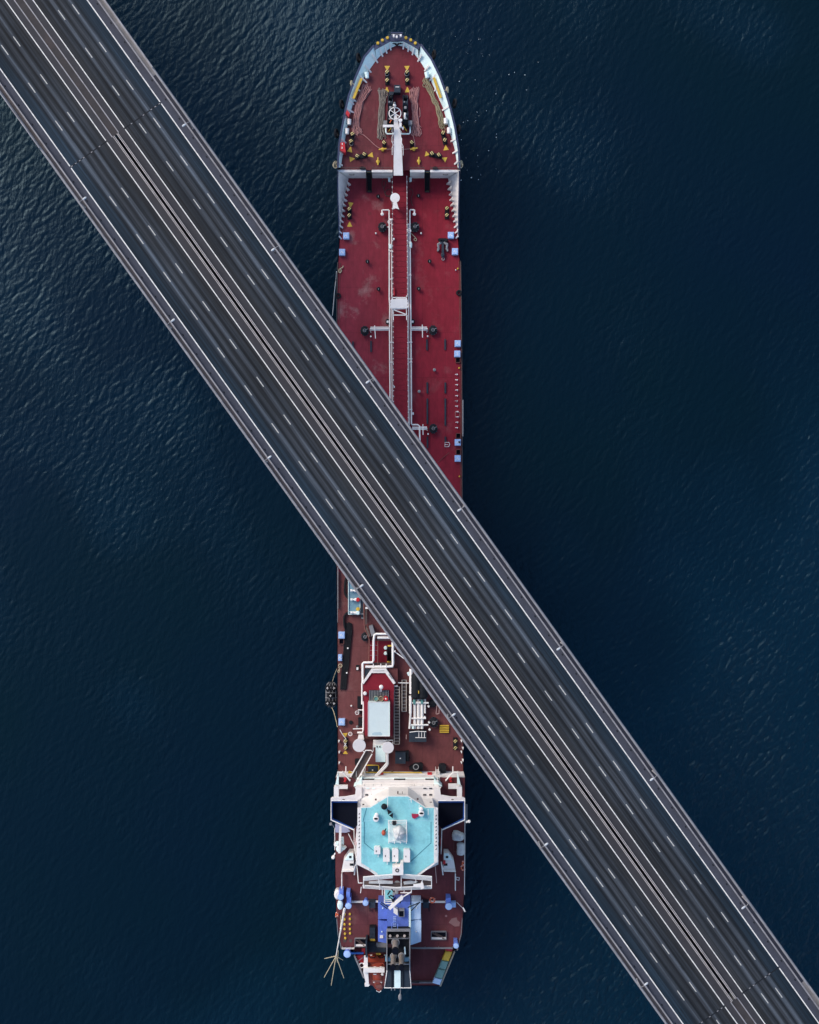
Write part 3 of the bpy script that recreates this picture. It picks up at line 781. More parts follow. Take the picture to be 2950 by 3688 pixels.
# forecastle aft bulkhead, with the tapering side plating
zb_ = W(a2(150, 812), ZF)[1]
def face(name, u0, u1, mat):
    x0, x1 = W(a2(u0, 812), ZF)[0], W(a2(u1, 812), ZF)[0]
    return P(name, M().boxw(((x0 + x1) / 2, zb_ - 0.0, (ZD + ZF) / 2), (x1 - x0, 0.3, ZF - ZD - 0.01)), mat)
for u0, u1 in ((122, 458), (528, 775), (985, 1158), (1226, 1575)):
    bb = face('bulkhead', u0, u1, WHITE)
    x0, x1 = W(a2(u0, 812), ZF)[0], W(a2(u1, 812), ZF)[0]
    P('bulkhead_lip', M().boxw(((x0 + x1) / 2, zb_ - 0.1, ZF + 0.06), (x1 - x0 + .02, 0.55, 0.1)), WHITE, bb)
    ny = int((x1 - x0) / 2.2)
    for k in range(1, ny):
        P('stiffener', M().boxw((x0 + (x1 - x0) * k / ny, zb_ - 0.22, (ZD + ZF) / 2), (0.08, 0.16, ZF - ZD - 0.4)), WHITE, bb)
P('bulkhead_sign', M().boxw((W(a2(640, 832), 15)[0], zb_ - 0.17, 16.2), (5.0, 0.03, 0.18)), BROWN)
for u0, u1, v in ((265, 318, 855), (1380, 1432, 852)):
    xa, xb = W(a2(u0, v), 15)[0], W(a2(u1, v), 15)[0]
    P('bulkhead_handle', M().tube([(xa, zb_ - .3, 15.8), (xa, zb_ - .3, 15.2), (xb, zb_ - .3, 15.2), (xb, zb_ - .3, 15.8)], 0.06, 6), BROWN)
rail('forecastle_rail', [a2(165, 792), a2(455, 792)], ZF, 1.3, BROWN, r=0.04)
rail('forecastle_rail', [a2(530, 792), a2(775, 792)], ZF, 1.3, BROWN, r=0.04)
rail('forecastle_rail', [a2(985, 792), a2(1155, 792)], ZF, 1.3, BROWN, r=0.04)
rail('forecastle_rail', [a2(1228, 792), a2(1545, 792)], ZF, 1.3, BROWN, r=0.04)
for uu, low in ((0, [a2(250, 905), a3(232, 230), a3(212, 300), a3(190, 450), a3(168, 600), a3(150, 740), a3(140, 850)]), (1, [a2(1438, 905), a3(1462, 230), a3(1478, 330), a3(1500, 480), a3(1520, 620), a3(1545, 760), a3(1556, 850)])):
    src = hull_l if uu == 0 else hull_r
    hp = [(a2(118, 815), 18.6), (a3(114, 130), 17.3), (a3(115, 250), 16.2), (a3(119, 420), 15.0), (a3(125, 560), 13.9), (a3(130, 720), 13.0), (a3(135, 850), 12.4)] if uu == 0 else \
         [(a2(1578, 815), 18.6), (a3(1579, 130), 17.3), (a3(1577, 250), 16.2), (a3(1573, 420), 15.0), (a3(1570, 560), 13.9), (a3(1570, 720), 13.0), (a3(1571, 850), 12.4)]
    flare('side_bulwark', low, [p for p, z in hp], ZD, [z for p, z in hp], WHITE)
    capping('bulwark_cap', hp, 0.25 if uu == 0 else -0.25, 0)
lf = [(235, 180, 278, 212), (222, 245, 262, 275), (205, 310, 240, 338), (195, 380, 235, 408), (182, 440, 222, 472), (172, 505, 210, 535), (160, 570, 202, 600), (150, 635, 190, 668), (143, 700, 185, 735), (140, 770, 175, 802), (137, 830, 168, 866)]
rf = [(1470, 165, 1418, 208), (1480, 235, 1432, 272), (1485, 305, 1450, 335), (1495, 370, 1456, 402), (1505, 430, 1466, 468), (1515, 500, 1480, 535), (1525, 565, 1490, 598), (1535, 630, 1500, 662), (1550, 695, 1510, 730), (1555, 765, 1520, 795), (1560, 825, 1528, 858)]
for i, (a, b, c, d) in enumerate(lf + rf):
    k = i % 11
    stay(a3(a, b), a3(c, d), 15.6 - k * 0.28, ZD, WHITE, 0.34)

# stairs from the forecastle down to the main deck
for u0, u1 in ((462, 524), (1162, 1222)):
    top = W(a2((u0 + u1) / 2, 822), ZF); bot = W(a3((u0 + u1) / 2, 300), ZD + 0.3)
    w = (u1 - u0) / 3.317 * 270 / FPX
    st = mk('stair', M().bar((top[0] - w / 2, top[1], top[2]), (bot[0] - w / 2, bot[1], bot[2]), 0.12, 0.5).bar((top[0] + w / 2, top[1], top[2]), (bot[0] + w / 2, bot[1], bot[2]), 0.12, 0.5), BLACK, ship)
    n = 13
    for k in range(n + 1):
        f = k / n
        P('stair_tread', M().boxw((top[0], top[1] + (bot[1] - top[1]) * f, top[2] + (bot[2] - top[2]) * f), (w - 0.13, 0.34, 0.06)), BLACK if k not in (0, n) else DARK, st)
    for f in (0.03, 0.95):
        P('step_marking', M().boxw((top[0], top[1] + (bot[1] - top[1]) * f, top[2] + (bot[2] - top[2]) * f + 0.06), (w * 0.6, 0.22, 0.03)), YEL, st)
    m = M()
    for s in (-1, 1):
        m.tube([(top[0] + s * w / 2, top[1], top[2] + 1), (bot[0] + s * w / 2, bot[1], bot[2] + 1)], 0.04, 5)
    P('stair_rail', m, BLACK, st)

# bollards, built once and copied
pm = M().lathe((0, 0, 0), [(0.36, 0), (0.36, 1.0), (0.44, 1.02), (0.44, 1.14)], 16)
post_me = mesh_of('bollard_post', pm, BLACK, True)
cap_me = mesh_of('bollard_cap', M().lathe((0, 0, 0), [(0.44, 0), (0.44, 0.05), (0.36, 0.09)], 16), STRIPE, True)
def bollards(p, q, z):
    A_, B_ = Vector(W(p, z + 1.2)), Vector(W(q, z + 1.2))
    A_.z = B_.z = z
    c = (A_ + B_) / 2; d = B_ - A_
    rz = math.atan2(d.y, d.x)
    base = mk('bollard_pair', M().boxw((c.x, c.y, z + 0.14), (d.length + 1.25, 0.95, 0.3), rz), BLACK, ship)
    for e in (A_, B_):
        put('bollard_post', post_me, (e.x, e.y, z + 0.29), base)
        put('bollard_cap', cap_me, (e.x, e.y, z + 1.42), base, rz)
for p, q, z in ((a1(712, 562), a1(712, 662), ZF), (a1(950, 562), a1(952, 662), ZF), (a2(297, 375), a2(279, 462), ZF), (a2(355, 635), a2(440, 615), ZF), (a2(1382, 360), a2(1402, 447), ZF),
                (a2(1248, 605), a2(1330, 622), ZF), (a3(260, 507), a3(259, 585), ZD), (a3(1427, 500), a3(1425, 582), ZD), (b3(297, 530), b3(297, 607), ZD), (b3(1538, 530), b3(1538, 607), ZD)):
    bollards(p, q, z)
for u, v in ((677, 490), (1007, 488)):
    c = W(a2(u, v), ZF)
    bo = mk('single_bollard', M().boxw((c[0], c[1] - .2, ZF + 0.15), (0.85, 1.1, 0.3)), BLACK, ship)
    put('bollard_post', post_me, (c[0], c[1] - .1, ZF + 0.29), bo); put('bollard_cap', cap_me, (c[0], c[1] - .1, ZF + 1.42), bo)
def wedge(wide, tip, z, w=0.62):
    a, b = Vector(W(wide, z)), Vector(W(tip, z))
    d = (b - a).normalized(); s = Vector((-d.y, d.x, 0)) * w
    P('yellow_wedge', M().prismw([tuple((a + s)[:2]), tuple((a - s)[:2]), tuple((b - s * 0.12)[:2]), tuple((b + s * 0.12)[:2])], z - 0.02, z + 0.06), YEL)
for f, lst, z in ((a1, [((712, 490), (712, 545)), ((948, 490), (950, 545)), ((706, 805), (710, 742)), ((955, 805), (952, 742))], ZF),
                  (a2, [((262, 588), (277, 527)), ((264, 677), (322, 668)), ((540, 622), (480, 635)), ((1168, 610), (1215, 622)), ((1418, 682), (1368, 660)), ((1415, 567), (1410, 510))], ZF),
                  (a3, [((278, 430), (272, 488)), ((264, 718), (262, 660))], ZD), (b3, [((292, 440), (295, 482)), ((294, 675), (295, 640))], ZD)):
    for w_, t_ in lst: wedge(f(*w_), f(*t_), z)
for u, v, rz in ((657, 563, 0.1), (1030, 558, 0.2), (601, 708, 1.57), (1089, 703, 1.57)):
    c = W(a2(u, v), ZF)
    m = M().lathe(c, [(0.40, 0), (0.40, 0.5), (0.33, 0.55)], 14)
    m.boxw((c[0], c[1], ZF + 0.62), (1.75, 0.26, 0.12), rz)
    P('yellow_roller', m, YEL, smooth=True)

# windlasses and mooring winches on the forecastle
def windlass(u0, u1, side):
    x = (u0 + u1) / 2
    wl = mk('windlass', M().box(a2(u0 + 4, -90), a2(u1 - 4, 300), ZF, ZF + 0.5), DARK, ship)
    for v, r_, l_ in ((-60, 0.75, 46), (10, 0.95, 60), (90, 0.8, 52), (160, 1.05, 70), (240, 1.15, 76)):
        a, b = W(a2(x - l_ / 2, v), ZF + 1.3), W(a2(x + l_ / 2, v), ZF + 1.3)
        A_, B_ = Vector(a), Vector(b); d = B_ - A_
        m = M().tube([A_, A_ + d * .12, A_ + d * .121, A_ + d * .88, A_ + d * .881, B_], [r_, r_, r_ * .6, r_ * .6, r_, r_], 14)
        P('winch_drum', m, BLACK if v in (-60, 90, 240) else DARK, wl, True)
    P('winch_motor', M().box(a2(x - side * 60 - 22, 212), a2(x - side * 60 + 22, 258), ZF, ZF + 1.7).box(a2(x - 14, 40), a2(x + 14, 70), ZF + 0.4, ZF + 2.2), GREY, wl)
    P('gear_case', M().box(a2(x - 20, 180), a2(x + 22, 200), ZF + .4, ZF + 2.3).box(a2(x - 26, -20), a2(x - 6, -2), ZF + .4, ZF + 2.1), GREY, wl)
    P('brake_lever', M().bar(W(a2(x - side * 18, 340), ZF + .5), W(a2(x + side * 14, 290), ZF + 1.9), 0.16).bar(W(a2(x + side * 14, 290), ZF + 1.9), W(a2(x + side * 22, 280), ZF + 2.4), 0.14), YEL, wl)
windlass(715, 785, 1); windlass(892, 965, -1)
P('orange_valve', M().bar(W(a2(742, 240), ZF + 2), W(a2(768, 195), ZF + 2.2), 0.2), ORING)
P('winch_chain', M().tube([W(a2(925, 125), ZF + 2.2), W(a2(922, 160), ZF + 2.4), W(a2(926, 190), ZF + 2.2)], 0.25, 8), WHITE2, smooth=True)
P('platform_frame', M().tube([W(p, ZF + .7) for p in (a2(697, 285), a2(697, 355), a2(712, 372), a2(975, 372), a2(986, 355), a2(986, 285))], 0.18, 6), ICE)
bh = P('deck_house_box', M().box(a1(795, 715), a1(870, 805), ZF, ZF + 1.6), DARK)
P('box_plate', M().box(a1(812, 736), a1(855, 744), ZF + 1.6, ZF + 1.64), WHITE2, bh)
P('control_stand', M().prism([a1(725, 795), a1(795, 795), a1(785, 830), a1(745, 840)], ZF, ZF + 1.2), DARK)

# foremast: tapering white column leaning forward off the catwalk, ring platform, crosstree and lamp
def fmz(v): return ZF + 4.2 - 2.9 * (v - 110) / 750.0
def fsec(v, u0, u1): return [W(a2(u0, v), fmz(v)), W(a2(u1, v), fmz(v)), W(a2(u1, v + 4), fmz(v) - 1.0), W(a2(u0, v + 4), fmz(v) - 1.0)]
fm = mk('foremast', M().loft([fsec(868, 788, 900), fsec(420, 790, 882), fsec(150, 793, 826), fsec(110, 795, 812)], True, True), WHITE, ship)
P('mast_ring', M().torus(W(a2(805, 128), ZF + 4.2), 71 / 3.317 * 262.5 / FPX, 0.11, 28), WHITE2, fm, True)
m = M()
for ang in (35, 145, 215, 325):
    c = Vector(W(a2(805, 128), ZF + 4.2)); r_ = 71 / 3.317 * 262.5 / FPX
    m.tube([c, c + Vector((math.cos(R(ang)) * r_, math.sin(R(ang)) * r_, 0))], 0.09, 5)
P('ring_spoke', m, WHITE2, fm)
P('mast_lamp', M().lathe(W(a2(800, 40), ZF + 4.6), [(0.3, 0), (0.38, 0.3), (0.3, 0.9), (0.1, 1.0)], 10).tube([W(a2(800, 110), ZF + 4.2), W(a2(800, 40), ZF + 4.6)], 0.12, 6), WHITE2, fm, True)
P('mast_top_light', M().lathe(W(a2(800, 10), ZF + 5.2), [(0.24, 0), (0.24, 0.5), (0.1, 0.7)], 8), GREY, fm)
P('crosstree', M().prism([a2(660, 262), a2(790, 262), a2(790, 288), a2(662, 292)], ZF + 4.4, ZF + 4.7), WHITE, fm)
P('crosstree', M().prism([a2(845, 288), a2(908, 288), a2(905, 320), a2(895, 320), a2(892, 300), a2(845, 300)], ZF + 4.0, ZF + 4.3), WHITE, fm)
P('horn', M().loft([[Vector(W(a2(868 + 26 * math.cos(t), 205 + 16 * math.sin(t)), ZF + 4.8)) for t in [k * math.pi / 6 for k in range(12)]], [Vector(W(a2(868 + 8 * math.cos(t), 240 + 6 * math.sin(t)), ZF + 4.6)) for t in [k * math.pi / 6 for k in range(12)]]], True, True).box(a2(855, 240), a2(884, 286), ZF + 4.2, ZF + 4.6), WHITE2, fm, True)
for s, pts in ((-1, [(772, 305), (770, 345), (784, 372), (770, 410), (770, 470), (784, 500), (772, 540), (772, 625)]), (1, [(858, 310), (880, 350), (872, 400), (886, 430), (884, 480), (902, 520), (903, 630)])):
    Q = [W(a2(u, v), ZF + 3.8 - (v - 300) / 330 * 1.4) for u, v in pts]
    P('mast_ladder', M().tube(Q, 0.07, 5), WHITE2, fm)
    P('ladder_rung', M().bar(W(a2(790 if s < 0 else 870, 350), ZF + 3.6), Q[2], 0.08).bar(W(a2(790 if s < 0 else 880, 470), ZF + 2.8), Q[4], 0.08).bar(W(a2(790 if s < 0 else 890, 540), ZF + 2.3), Q[-2], 0.08), WHITE2, fm)

P('mast_foot', M().box(a2(800, 740), a2(888, 800), ZF, ZF + 1.2), WHITE, fm)
# raised catwalk down the middle, panel by panel
ZC = ZD + 2.2
cat_ = empty('catwalk', W((1440, 900), ZD), 0, ship)
def cx_(y): return 1414 + (y - 650) * (1417.5 - 1414) / 600, 1464.5 + (y - 650) * (1468 - 1464.5) / 600
ys = [632 + 19.35 * k for k in range(0, 23)]
for i, y in enumerate(ys):
    if 1061 < y: continue
    l, r = cx_(y)
    P('catwalk_panel', M().box((l, y + 0.5), (r, y + 18.7), ZC - 0.1, ZC), REDCOV, cat_)
y = 1140
while y < 1700:
    l, r = cx_(y)
    P('catwalk_panel', M().box((l, y + 0.5), (r, y + 18.4), ZC - 0.1, ZC), REDCOV, cat_); y += 19.0
for side in (0, 1):
    for ya, yb in ((640, 1068), (1140, 1700)):
        m = M(); n = int((yb - ya) / 19.2)
        for k in range(n + 1):
            y = ya + k * 19.2
            x = cx_(y)[side] + (1 if side else -1)
            w = W((x, y), ZC)
            m.boxw((w[0], w[1], ZC + .5), (0.13, 0.13, 1.2))
            m.lathe((w[0], w[1], ZC + 1.05), [(0.11, 0), (0.11, .12)], 8)
        P('catwalk_stanchion', m, WHITE2, cat_)
        m = M()
        for z in (1.05, 0.6):
            m.tube([W((cx_(ya)[side] + (1 if side else -1), ya), ZC + z), W((cx_(yb)[side] + (1 if side else -1), yb), ZC + z)], 0.035, 5)
        P('catwalk_rail', m, WHITE2 if side else GREY, cat_)
m = M()
for y in range(650, 1700, 58):
    for s in (0, 1):
        w = W((cx_(y)[s] + (-2 if s else 2), y), ZC)
        m.boxw((w[0], w[1], (ZC + ZD) / 2 - .06), (0.2, 0.2, ZC - ZD - .08))
P('catwalk_leg', m, GREY, cat_)
P('deck_plate', M().prism([a2(775, 880), a2(790, 790), a2(975, 790), a2(985, 830), a2(955, 900), a2(950, 960), a2(778, 960)], ZC + .02, ZC + 0.1), REDCOV, cat_)
P('red_cover', M().box(a4(782, 520), a4(803, 608), ZC, ZC + .6), REDP, cat_)
for u, v in ((789, 862), (757, 630)):
    P('junction_box', M().box(a3(u - 10, v - 10), a3(u + 10, v + 10), ZC, ZC + .7), WHITE2, cat_)
P('junction_box', M().box(a5(785, 762), a5(802, 782), ZC, ZC + .7), WHITE2, cat_)
P('lamp_platform', M().prism([a3(805 + 57 * math.cos(t), 372 + 57 * math.sin(t)) for t in [math.pi * (0.62 + k * 1.76 / 26) for k in range(27)]] + [a3(842, 480), a3(856, 510), a3(815, 496), a3(775, 510), a3(778, 480)], ZC + 2.6, ZC + 2.9), WHITE)
P('platform_post', M().tube([W(a3(808, 470), ZC), W(a3(808, 470), ZC + 2.6)], 0.3, 8), WHITE2)
# gantry over the catwalk
gy = P('catwalk_gantry', M().prism([a4(765, 655), a4(945, 650), a4(958, 668), a4(952, 684), a4(963, 700), a4(954, 720), a4(962, 750), a4(950, 765), a4(752, 765), a4(745, 742), a4(755, 728), a4(747, 706), a4(757, 690), a4(748, 672)], ZC + 2.4, ZC + 2.7), WHITE)
m = M()
for p, q in (((780, 768), (785, 905)), ((942, 768), (945, 905)), ((780, 845), (945, 845)), ((785, 780), (940, 838)), ((775, 636), (935, 636)), ((820, 652), (935, 652)), ((820, 636), (820, 656)), ((775, 636), (770, 660)), ((935, 636), (945, 655)), ((783, 775), (945, 768))):
    m.bar(W(a4(*p), ZC + 2.3), W(a4(*q), ZC + 2.3), 0.20)
P('gantry_frame', m, WHITE2, gy)
m = M()
for u, v in ((770, 660), (945, 660), (765, 755), (945, 755)):
    w = W(a4(u, v), ZD); m.boxw((w[0], w[1], (ZD + ZC + 2.4) / 2), (0.25, 0.25, ZC + 2.4 - ZD - .02))
P('gantry_leg', m, WHITE2, gy)

# white pipes either side of the catwalk
ZPp = ZD + 1.2
def pp(f, lst, r, z=ZPp, name='deck_pipe', mat=None, parent=None): return pipe(name, [f(*q) for q in lst], r, mat or WHITE2, parent, z)
pipe('deck_pipe', [a3(653, 572), a3(650, 520), a3(660, 518), a3(728, 518), a3(736, 525), a3(738, 700), a4(738, 640), a4(745, 760), a5(741, 100), a5(748, 900), (1406, 1700)], 0.17, WHITE2, z=ZPp)
pipe('deck_pipe', [a3(765, 650), a3(765, 995), a4(768, 640), a4(768, 780), a5(766, 60), a5(772, 900), (1413, 1700)], 0.12, WHITE2, z=ZPp)
pipe('deck_pipe', [a3(1036, 572), a3(1038, 520), a3(1028, 516), a3(988, 516), a3(982, 528), a3(982, 700), a4(990, 630), a4(992, 760), a5(996, 300), a5(1000, 990), a6(1000, 285), a6(1010, 297), a6(1075, 297), a6(1098, 312), a6(1102, 480), (1512, 1640)], 0.18, WHITE2, z=ZPp)
pipe('deck_pipe', [a3(962, 680), a3(965, 995), a4(968, 760), a5(968, 300), a5(972, 990), a6(975, 290), (1475, 1620)], 0.12, WHITE2, z=ZPp)
for u, v in ((653, 572), (1036, 572)):
    P('pipe_cap', M().lathe(W(a3(u, v), ZD + .9), [(0.3, 0), (0.38, .2), (0.38, .5), (0.2, .6)], 12), WHITE2, smooth=True)
for f, u0, u1, v in ((a3, 728, 768, 630), (a3, 955, 990, 690), (a4, 728, 775, 80), (a4, 955, 1000, 368), (a4, 728, 775, 415), (a5, 735, 785, 478), (a5, 962, 1010, 478), (a5, 735, 785, 240), (a5, 962, 1012, 240), (a5, 962, 1012, 440), (a6, 962, 1012, 115), (a3, 950, 1000, 900), (a3, 728, 768, 930)):
    P('pipe_saddle', M().bar(W(f(u0, v), ZPp + .2), W(f(u1, v), ZPp + .2), 0.22), WHITE2)
for f, u, v in ((a3, 742, 660), (a3, 975, 765)):
    P('valve_wheel', M().torus(W(f(u, v), ZPp + .8), 0.42, 0.07, 14).bar(W(f(u - 16, v), ZPp + .8), W(f(u + 16, v), ZPp + .8), 0.07), WHITE2, smooth=True)
for f, u, v in ((a3, 745, 950), (a3, 990, 930), (a4, 757, 25), (a4, 993, 12), (a3, 740, 155), (a3, 989, 155)):
    P('pale_drum_fitting', M().tube([W(f(u, v - 22), ZD + 1.5), W(f(u, v + 26), ZD + 1.5)], [0.34, 0.28], 10), ICE, smooth=True)
# crossover pipes to the tank hatches
for f, xs, v0 in ((a5, (515, 735), 0), (a5, (1185, 1000), 0)):
    for dv, dz in ((62, 0), (80, .3), (95, 0)):
        e = xs[0] + (8 if xs[0] > xs[1] else -8) * (dv == 80)
        P('cross_pipe', M().tube([W(f(e, dv + 26), ZD + .4), W(f(e, dv), ZD + 1.0 + dz), W(f(xs[1], dv), ZD + 1.0 + dz)], 0.14, 6), WHITE2, smooth=True)
for u0, u1, v0 in ((562, 572, 40), (1131, 1134, 30)):
    P('pipe_stand', M().bar(W(a5(u0, v0), ZD + 1.8), W(a5(u1, v0 + 155), ZD + 1.8), 0.18), WHITE2)
for dv in (325, 338, 352):
    P('cross_pipe', M().tube([W(a6(1010, dv), ZD + 1.0), W(a6(1185, dv), ZD + 1.0), W(a6(1190, dv + 14), ZD + .4)], 0.12, 6), WHITE2, smooth=True)
P('pipe_stand', M().bar(W(a6(1138, 292), ZD + 1.8), W(a6(1140, 418), ZD + 1.8), 0.18), WHITE2)

# black round tank hatches with hand wheels and dogs
def hatch(p, r_px, z, ry=1.15):
    c = W(p, z); r_ = r_px * 270 / FPX
    h = mk('tank_hatch', M().lathe(c, [(r_, 0), (r_, 1.0), (r_ * 1.06, 1.02), (r_ * 1.06, 1.15), (r_ * .8, 1.3), (r_ * .2, 1.42)], 24, ry), BLACK, ship, True)
    m = M()
    for k in range(10):
        t = k * math.pi / 5
        m.boxw((c[0] + math.cos(t) * r_ * 1.06, c[1] + math.sin(t) * r_ * 1.06 * ry, z + 1.1), (0.2, 0.2, 0.35), t)
    P('hatch_dog', m, DARK, h)['kind'] = 'stuff'
    P('hatch_wheel', M().torus((c[0], c[1], z + 1.6), r_ * .38, 0.06, 14).bar((c[0] - r_ * .4, c[1], z + 1.6), (c[0] + r_ * .4, c[1], z + 1.6), .08).bar((c[0] + r_ * .3, c[1] + .2, z + 1.45), (c[0] + r_ * .9, c[1] + .4, z + 1.45), 0.12), GREY, h, True)
for p, r_ in ((a3(655, 735), 14), (a3(1045, 735), 14), (a5(445, 112), 14), (a5(1258, 105), 14), (a6(1262, 348), 14), (b2(520, 130), 13), (b3(1290, 310), 15)):
    hatch(p, r_, ZD)
for p in (a3(606, 368), a3(1085, 360), a4(478, 215), a4(1218, 212), a4(610, 542), a4(1088, 538)):
    c = W(p, ZD)
    v_ = mk('mushroom_vent', M().lathe(c, [(0.25, 0), (0.25, .7), (0.46, .8), (0.46, 1.0), (0.2, 1.2)], 14), BLACK, ship, True)
    P('vent_pin', M().boxw((c[0] + .02, c[1] - .1, ZD + 1.25), (0.14, 0.4, 0.1)), GREY, v_)
for p in (a5(1275, 575), a5(1093, 832)):
    c = W(p, ZD)
    P('grey_vent', M().lathe(c, [(0.2, 0), (0.2, .6), (0.36, .7), (0.36, .9), (0.15, 1.05)], 12), GREY, smooth=True)
for f, u, v in ((a3, 577, 804), (a3, 1116, 804), (a5, 517, 176), (a5, 1195, 174), (a6, 1200, 410), (b3, 364, 127), (b2, 325, 262), (b2, 313, 540), (a3, 722, 730)):
    P('white_vent', M().lathe(W(f(u, v), ZD), [(0.12, 0), (0.12, .5), (0.2, .55), (0.2, .7), (0.08, .8)], 10), WHITE2, smooth=True)
for u, v in ((718, 925), (1015, 925)):
    P('dark_pad', M().lathe(W(a4(u, v), ZD), [(0.5, 0), (0.5, .3), (.4, .4)], 14, 1.3), BLACK, smooth=True)
    P('white_box', M().box(a4(u - 12, v - 14), a4(u + 12, v + 8), ZD + .3, ZD + 1.3), WHITE2)
P('white_box', M().box(a6(1012, 150), a6(1030, 176), ZD, ZD + 1.0), WHITE2)
# dark strips welded to the deck
for f, u, v0, v1, w in ((a5, 302, 230, 320, 20), (a5, 518, 225, 355, 20), (a5, 1187, 205, 335, 20), (a5, 1404, 205, 332, 20), (a5, 1191, 720, 850, 20), (a5, 1406, 720, 850, 20), (a5, 1191, 912, 1215, 20), (a5, 1406, 912, 1235, 20), (a6, 1193, 440, 575, 20), (a6, 1408, 440, 500, 20)):
    P('deck_strip', M().box(f(u - w / 2, v0), f(u + w / 2, v1), ZD, ZD + .35), DARK)

for u in (415, 1285):
    P('deck_chock', M().tube([W(a2(u + 28 * math.cos(t), 790 - 22 * math.sin(t)), ZF + .3) for t in [k * math.pi / 8 for k in range(9)]], .16, 6).box(a2(u - 26, 782), a2(u + 26, 792), ZF, ZF + .5), BLACK)
P('deck_repair_patch', M().prism([a3(482, 545), a3(515, 538), a3(526, 552), a3(524, 575), a3(498, 582), a3(482, 570)], ZD, ZD + .012), paint('fresh_red_patch', (.17, .008, .018), .7, .1, .6))
# pale blue boxes with open black hatches beside them
def bluebox(f, u, v, w=72, h=76, mark=None):
    o = P('blue_hatch_box', M().box(f(u - w / 2, v - h / 2), f(u + w / 2, v + h / 2), ZD, ZD + 0.9), BLUEBOX)
    P('box_lid', M().box(f(u - w / 2 + 7, v - h / 2 + 7), f(u + w / 2 - 7, v + h / 2 - 7), ZD + .9, ZD + 1.0), BLUEBOX, o)
    x, y, z = W(f(u, v), ZD + 1.0)
    if mark:
        cu = bpy.data.curves.new('box_number', 'FONT'); cu.body = mark; cu.size = 0.85; cu.align_x = 'CENTER'; cu.align_y = 'CENTER'; cu.extrude = 0.01
        cu.materials.append(WHITE2)
        tt = bpy.data.objects.new('number_curve', cu); me = bpy.data.meshes.new_from_object(tt); bpy.data.objects.remove(tt)
        t = bpy.data.objects.new('box_number', me); COL.objects.link(t); t.parent = o
        t.location = (x - ORG[o.name][0], y - ORG[o.name][1], z + 0.02 - ORG[o.name][2])
    else:
        P('box_mark', M().bar((x - .32, y - .25, z + .02), (x - .1, y + .25, z + .02), .1, .03).bar((x - .1, y + .25, z + .02), (x + .12, y - .2, z + .021), .1, .03).bar((x + .12, y - .2, z + .02), (x + .35, y - .2, z + .02), .09, .03), WHITE2, o)
for f, u, v in ((a3, 222, 825), (a3, 1473, 818), (a4, 173, 92), (a4, 1522, 84), (a5, 1555, 255), (a6, 1555, 508), (a6, 1555, 700), (b2, 252, 118), (b3, 254, 315)):
    bluebox(f, u, v)
bluebox(a5, 1550, 378, mark='5')
bluebox(b2, 235, 372, 44, 72)
for f, u, v in ((a5, 1558, 452), (a6, 1562, 430), (a6, 1562, 625), (b2, 250, 190)):
    w = 58
    h = P('hatch_coaming', M().box(f(u - w / 2, v - 32), f(u - w / 2 + 5, v + 32), ZD, ZD + .5).box(f(u + w / 2 - 5, v - 32), f(u + w / 2, v + 32), ZD, ZD + .5).box(f(u - w / 2, v - 32), f(u + w / 2, v - 27), ZD, ZD + .5).box(f(u - w / 2, v + 27), f(u + w / 2, v + 32), ZD, ZD + .5), RUSTP)
    P('hatch_opening', M().box(f(u - w / 2 + 5, v - 27), f(u + w / 2 - 5, v + 27), ZD, ZD + .05), VOID, h)
P('box_knob', M().lathe(W(a6(1575, 505), ZD + 1), [(0.25, 0), (0.25, .2)], 10), BLACK)
# small white T-shaped fittings along the starboard edge
for f, u, v in ((a5, 1540, 625), (a5, 1540, 690), (a5, 1542, 748), (a5, 1542, 812), (a5, 1542, 880), (a5, 1538, 942), (a6, 1540, 12), (a6, 1542, 76), (a6, 1548, 140), (a6, 1550, 204), (a6, 1545, 268), (a6, 1542, 333)):
    P('pipe_fitting', M().bar(W(f(u - 18, v), ZD + .5), W(f(u + 16, v - 3), ZD + .5), 0.13).bar(W(f(u + 8, v - 6), ZD + .5), W(f(u + 8, v + 12), ZD + .3), 0.11).lathe(W(f(u + 10, v), ZD), [(.1, 0), (.1, .55)], 8), WHITE2)
for f, u, v in ((a4, 1555, 293), (a5, 1570, 550), (a6, 1575, 915)):
    P('yellow_cap', M().lathe(W(f(u, v), ZD), [(0.2, 0), (0.2, .4), (0.15, .5)], 12), YEL, smooth=True)
P('white_vent', M().lathe(W(a4(1530, 311), ZD), [(0.12, 0), (0.15, .5), (.08, .6)], 8), WHITE2)
P('hatch_frame', M().tube([W(a6(*q), ZD + .2) for q in ((1402, 508), (1450, 508), (1460, 530), (1448, 560), (1402, 562))], 0.07, 5, True).bar(W(a6(1402, 535), ZD + .25), W(a6(1440, 535), ZD + .25), .1), WHITE2)
P('deck_frame', M().tube([W(a6(*q), ZD + .1) for q in ((1525, 150), (1580, 150), (1580, 205), (1525, 205))], 0.05, 5, True), PINKL)
P('winch_pipe', M().tube([W(a6(*q), ZD + .1) for q in ((1315, 748), (1380, 690), (1440, 640), (1455, 628))], 0.05, 5), RUSTP)
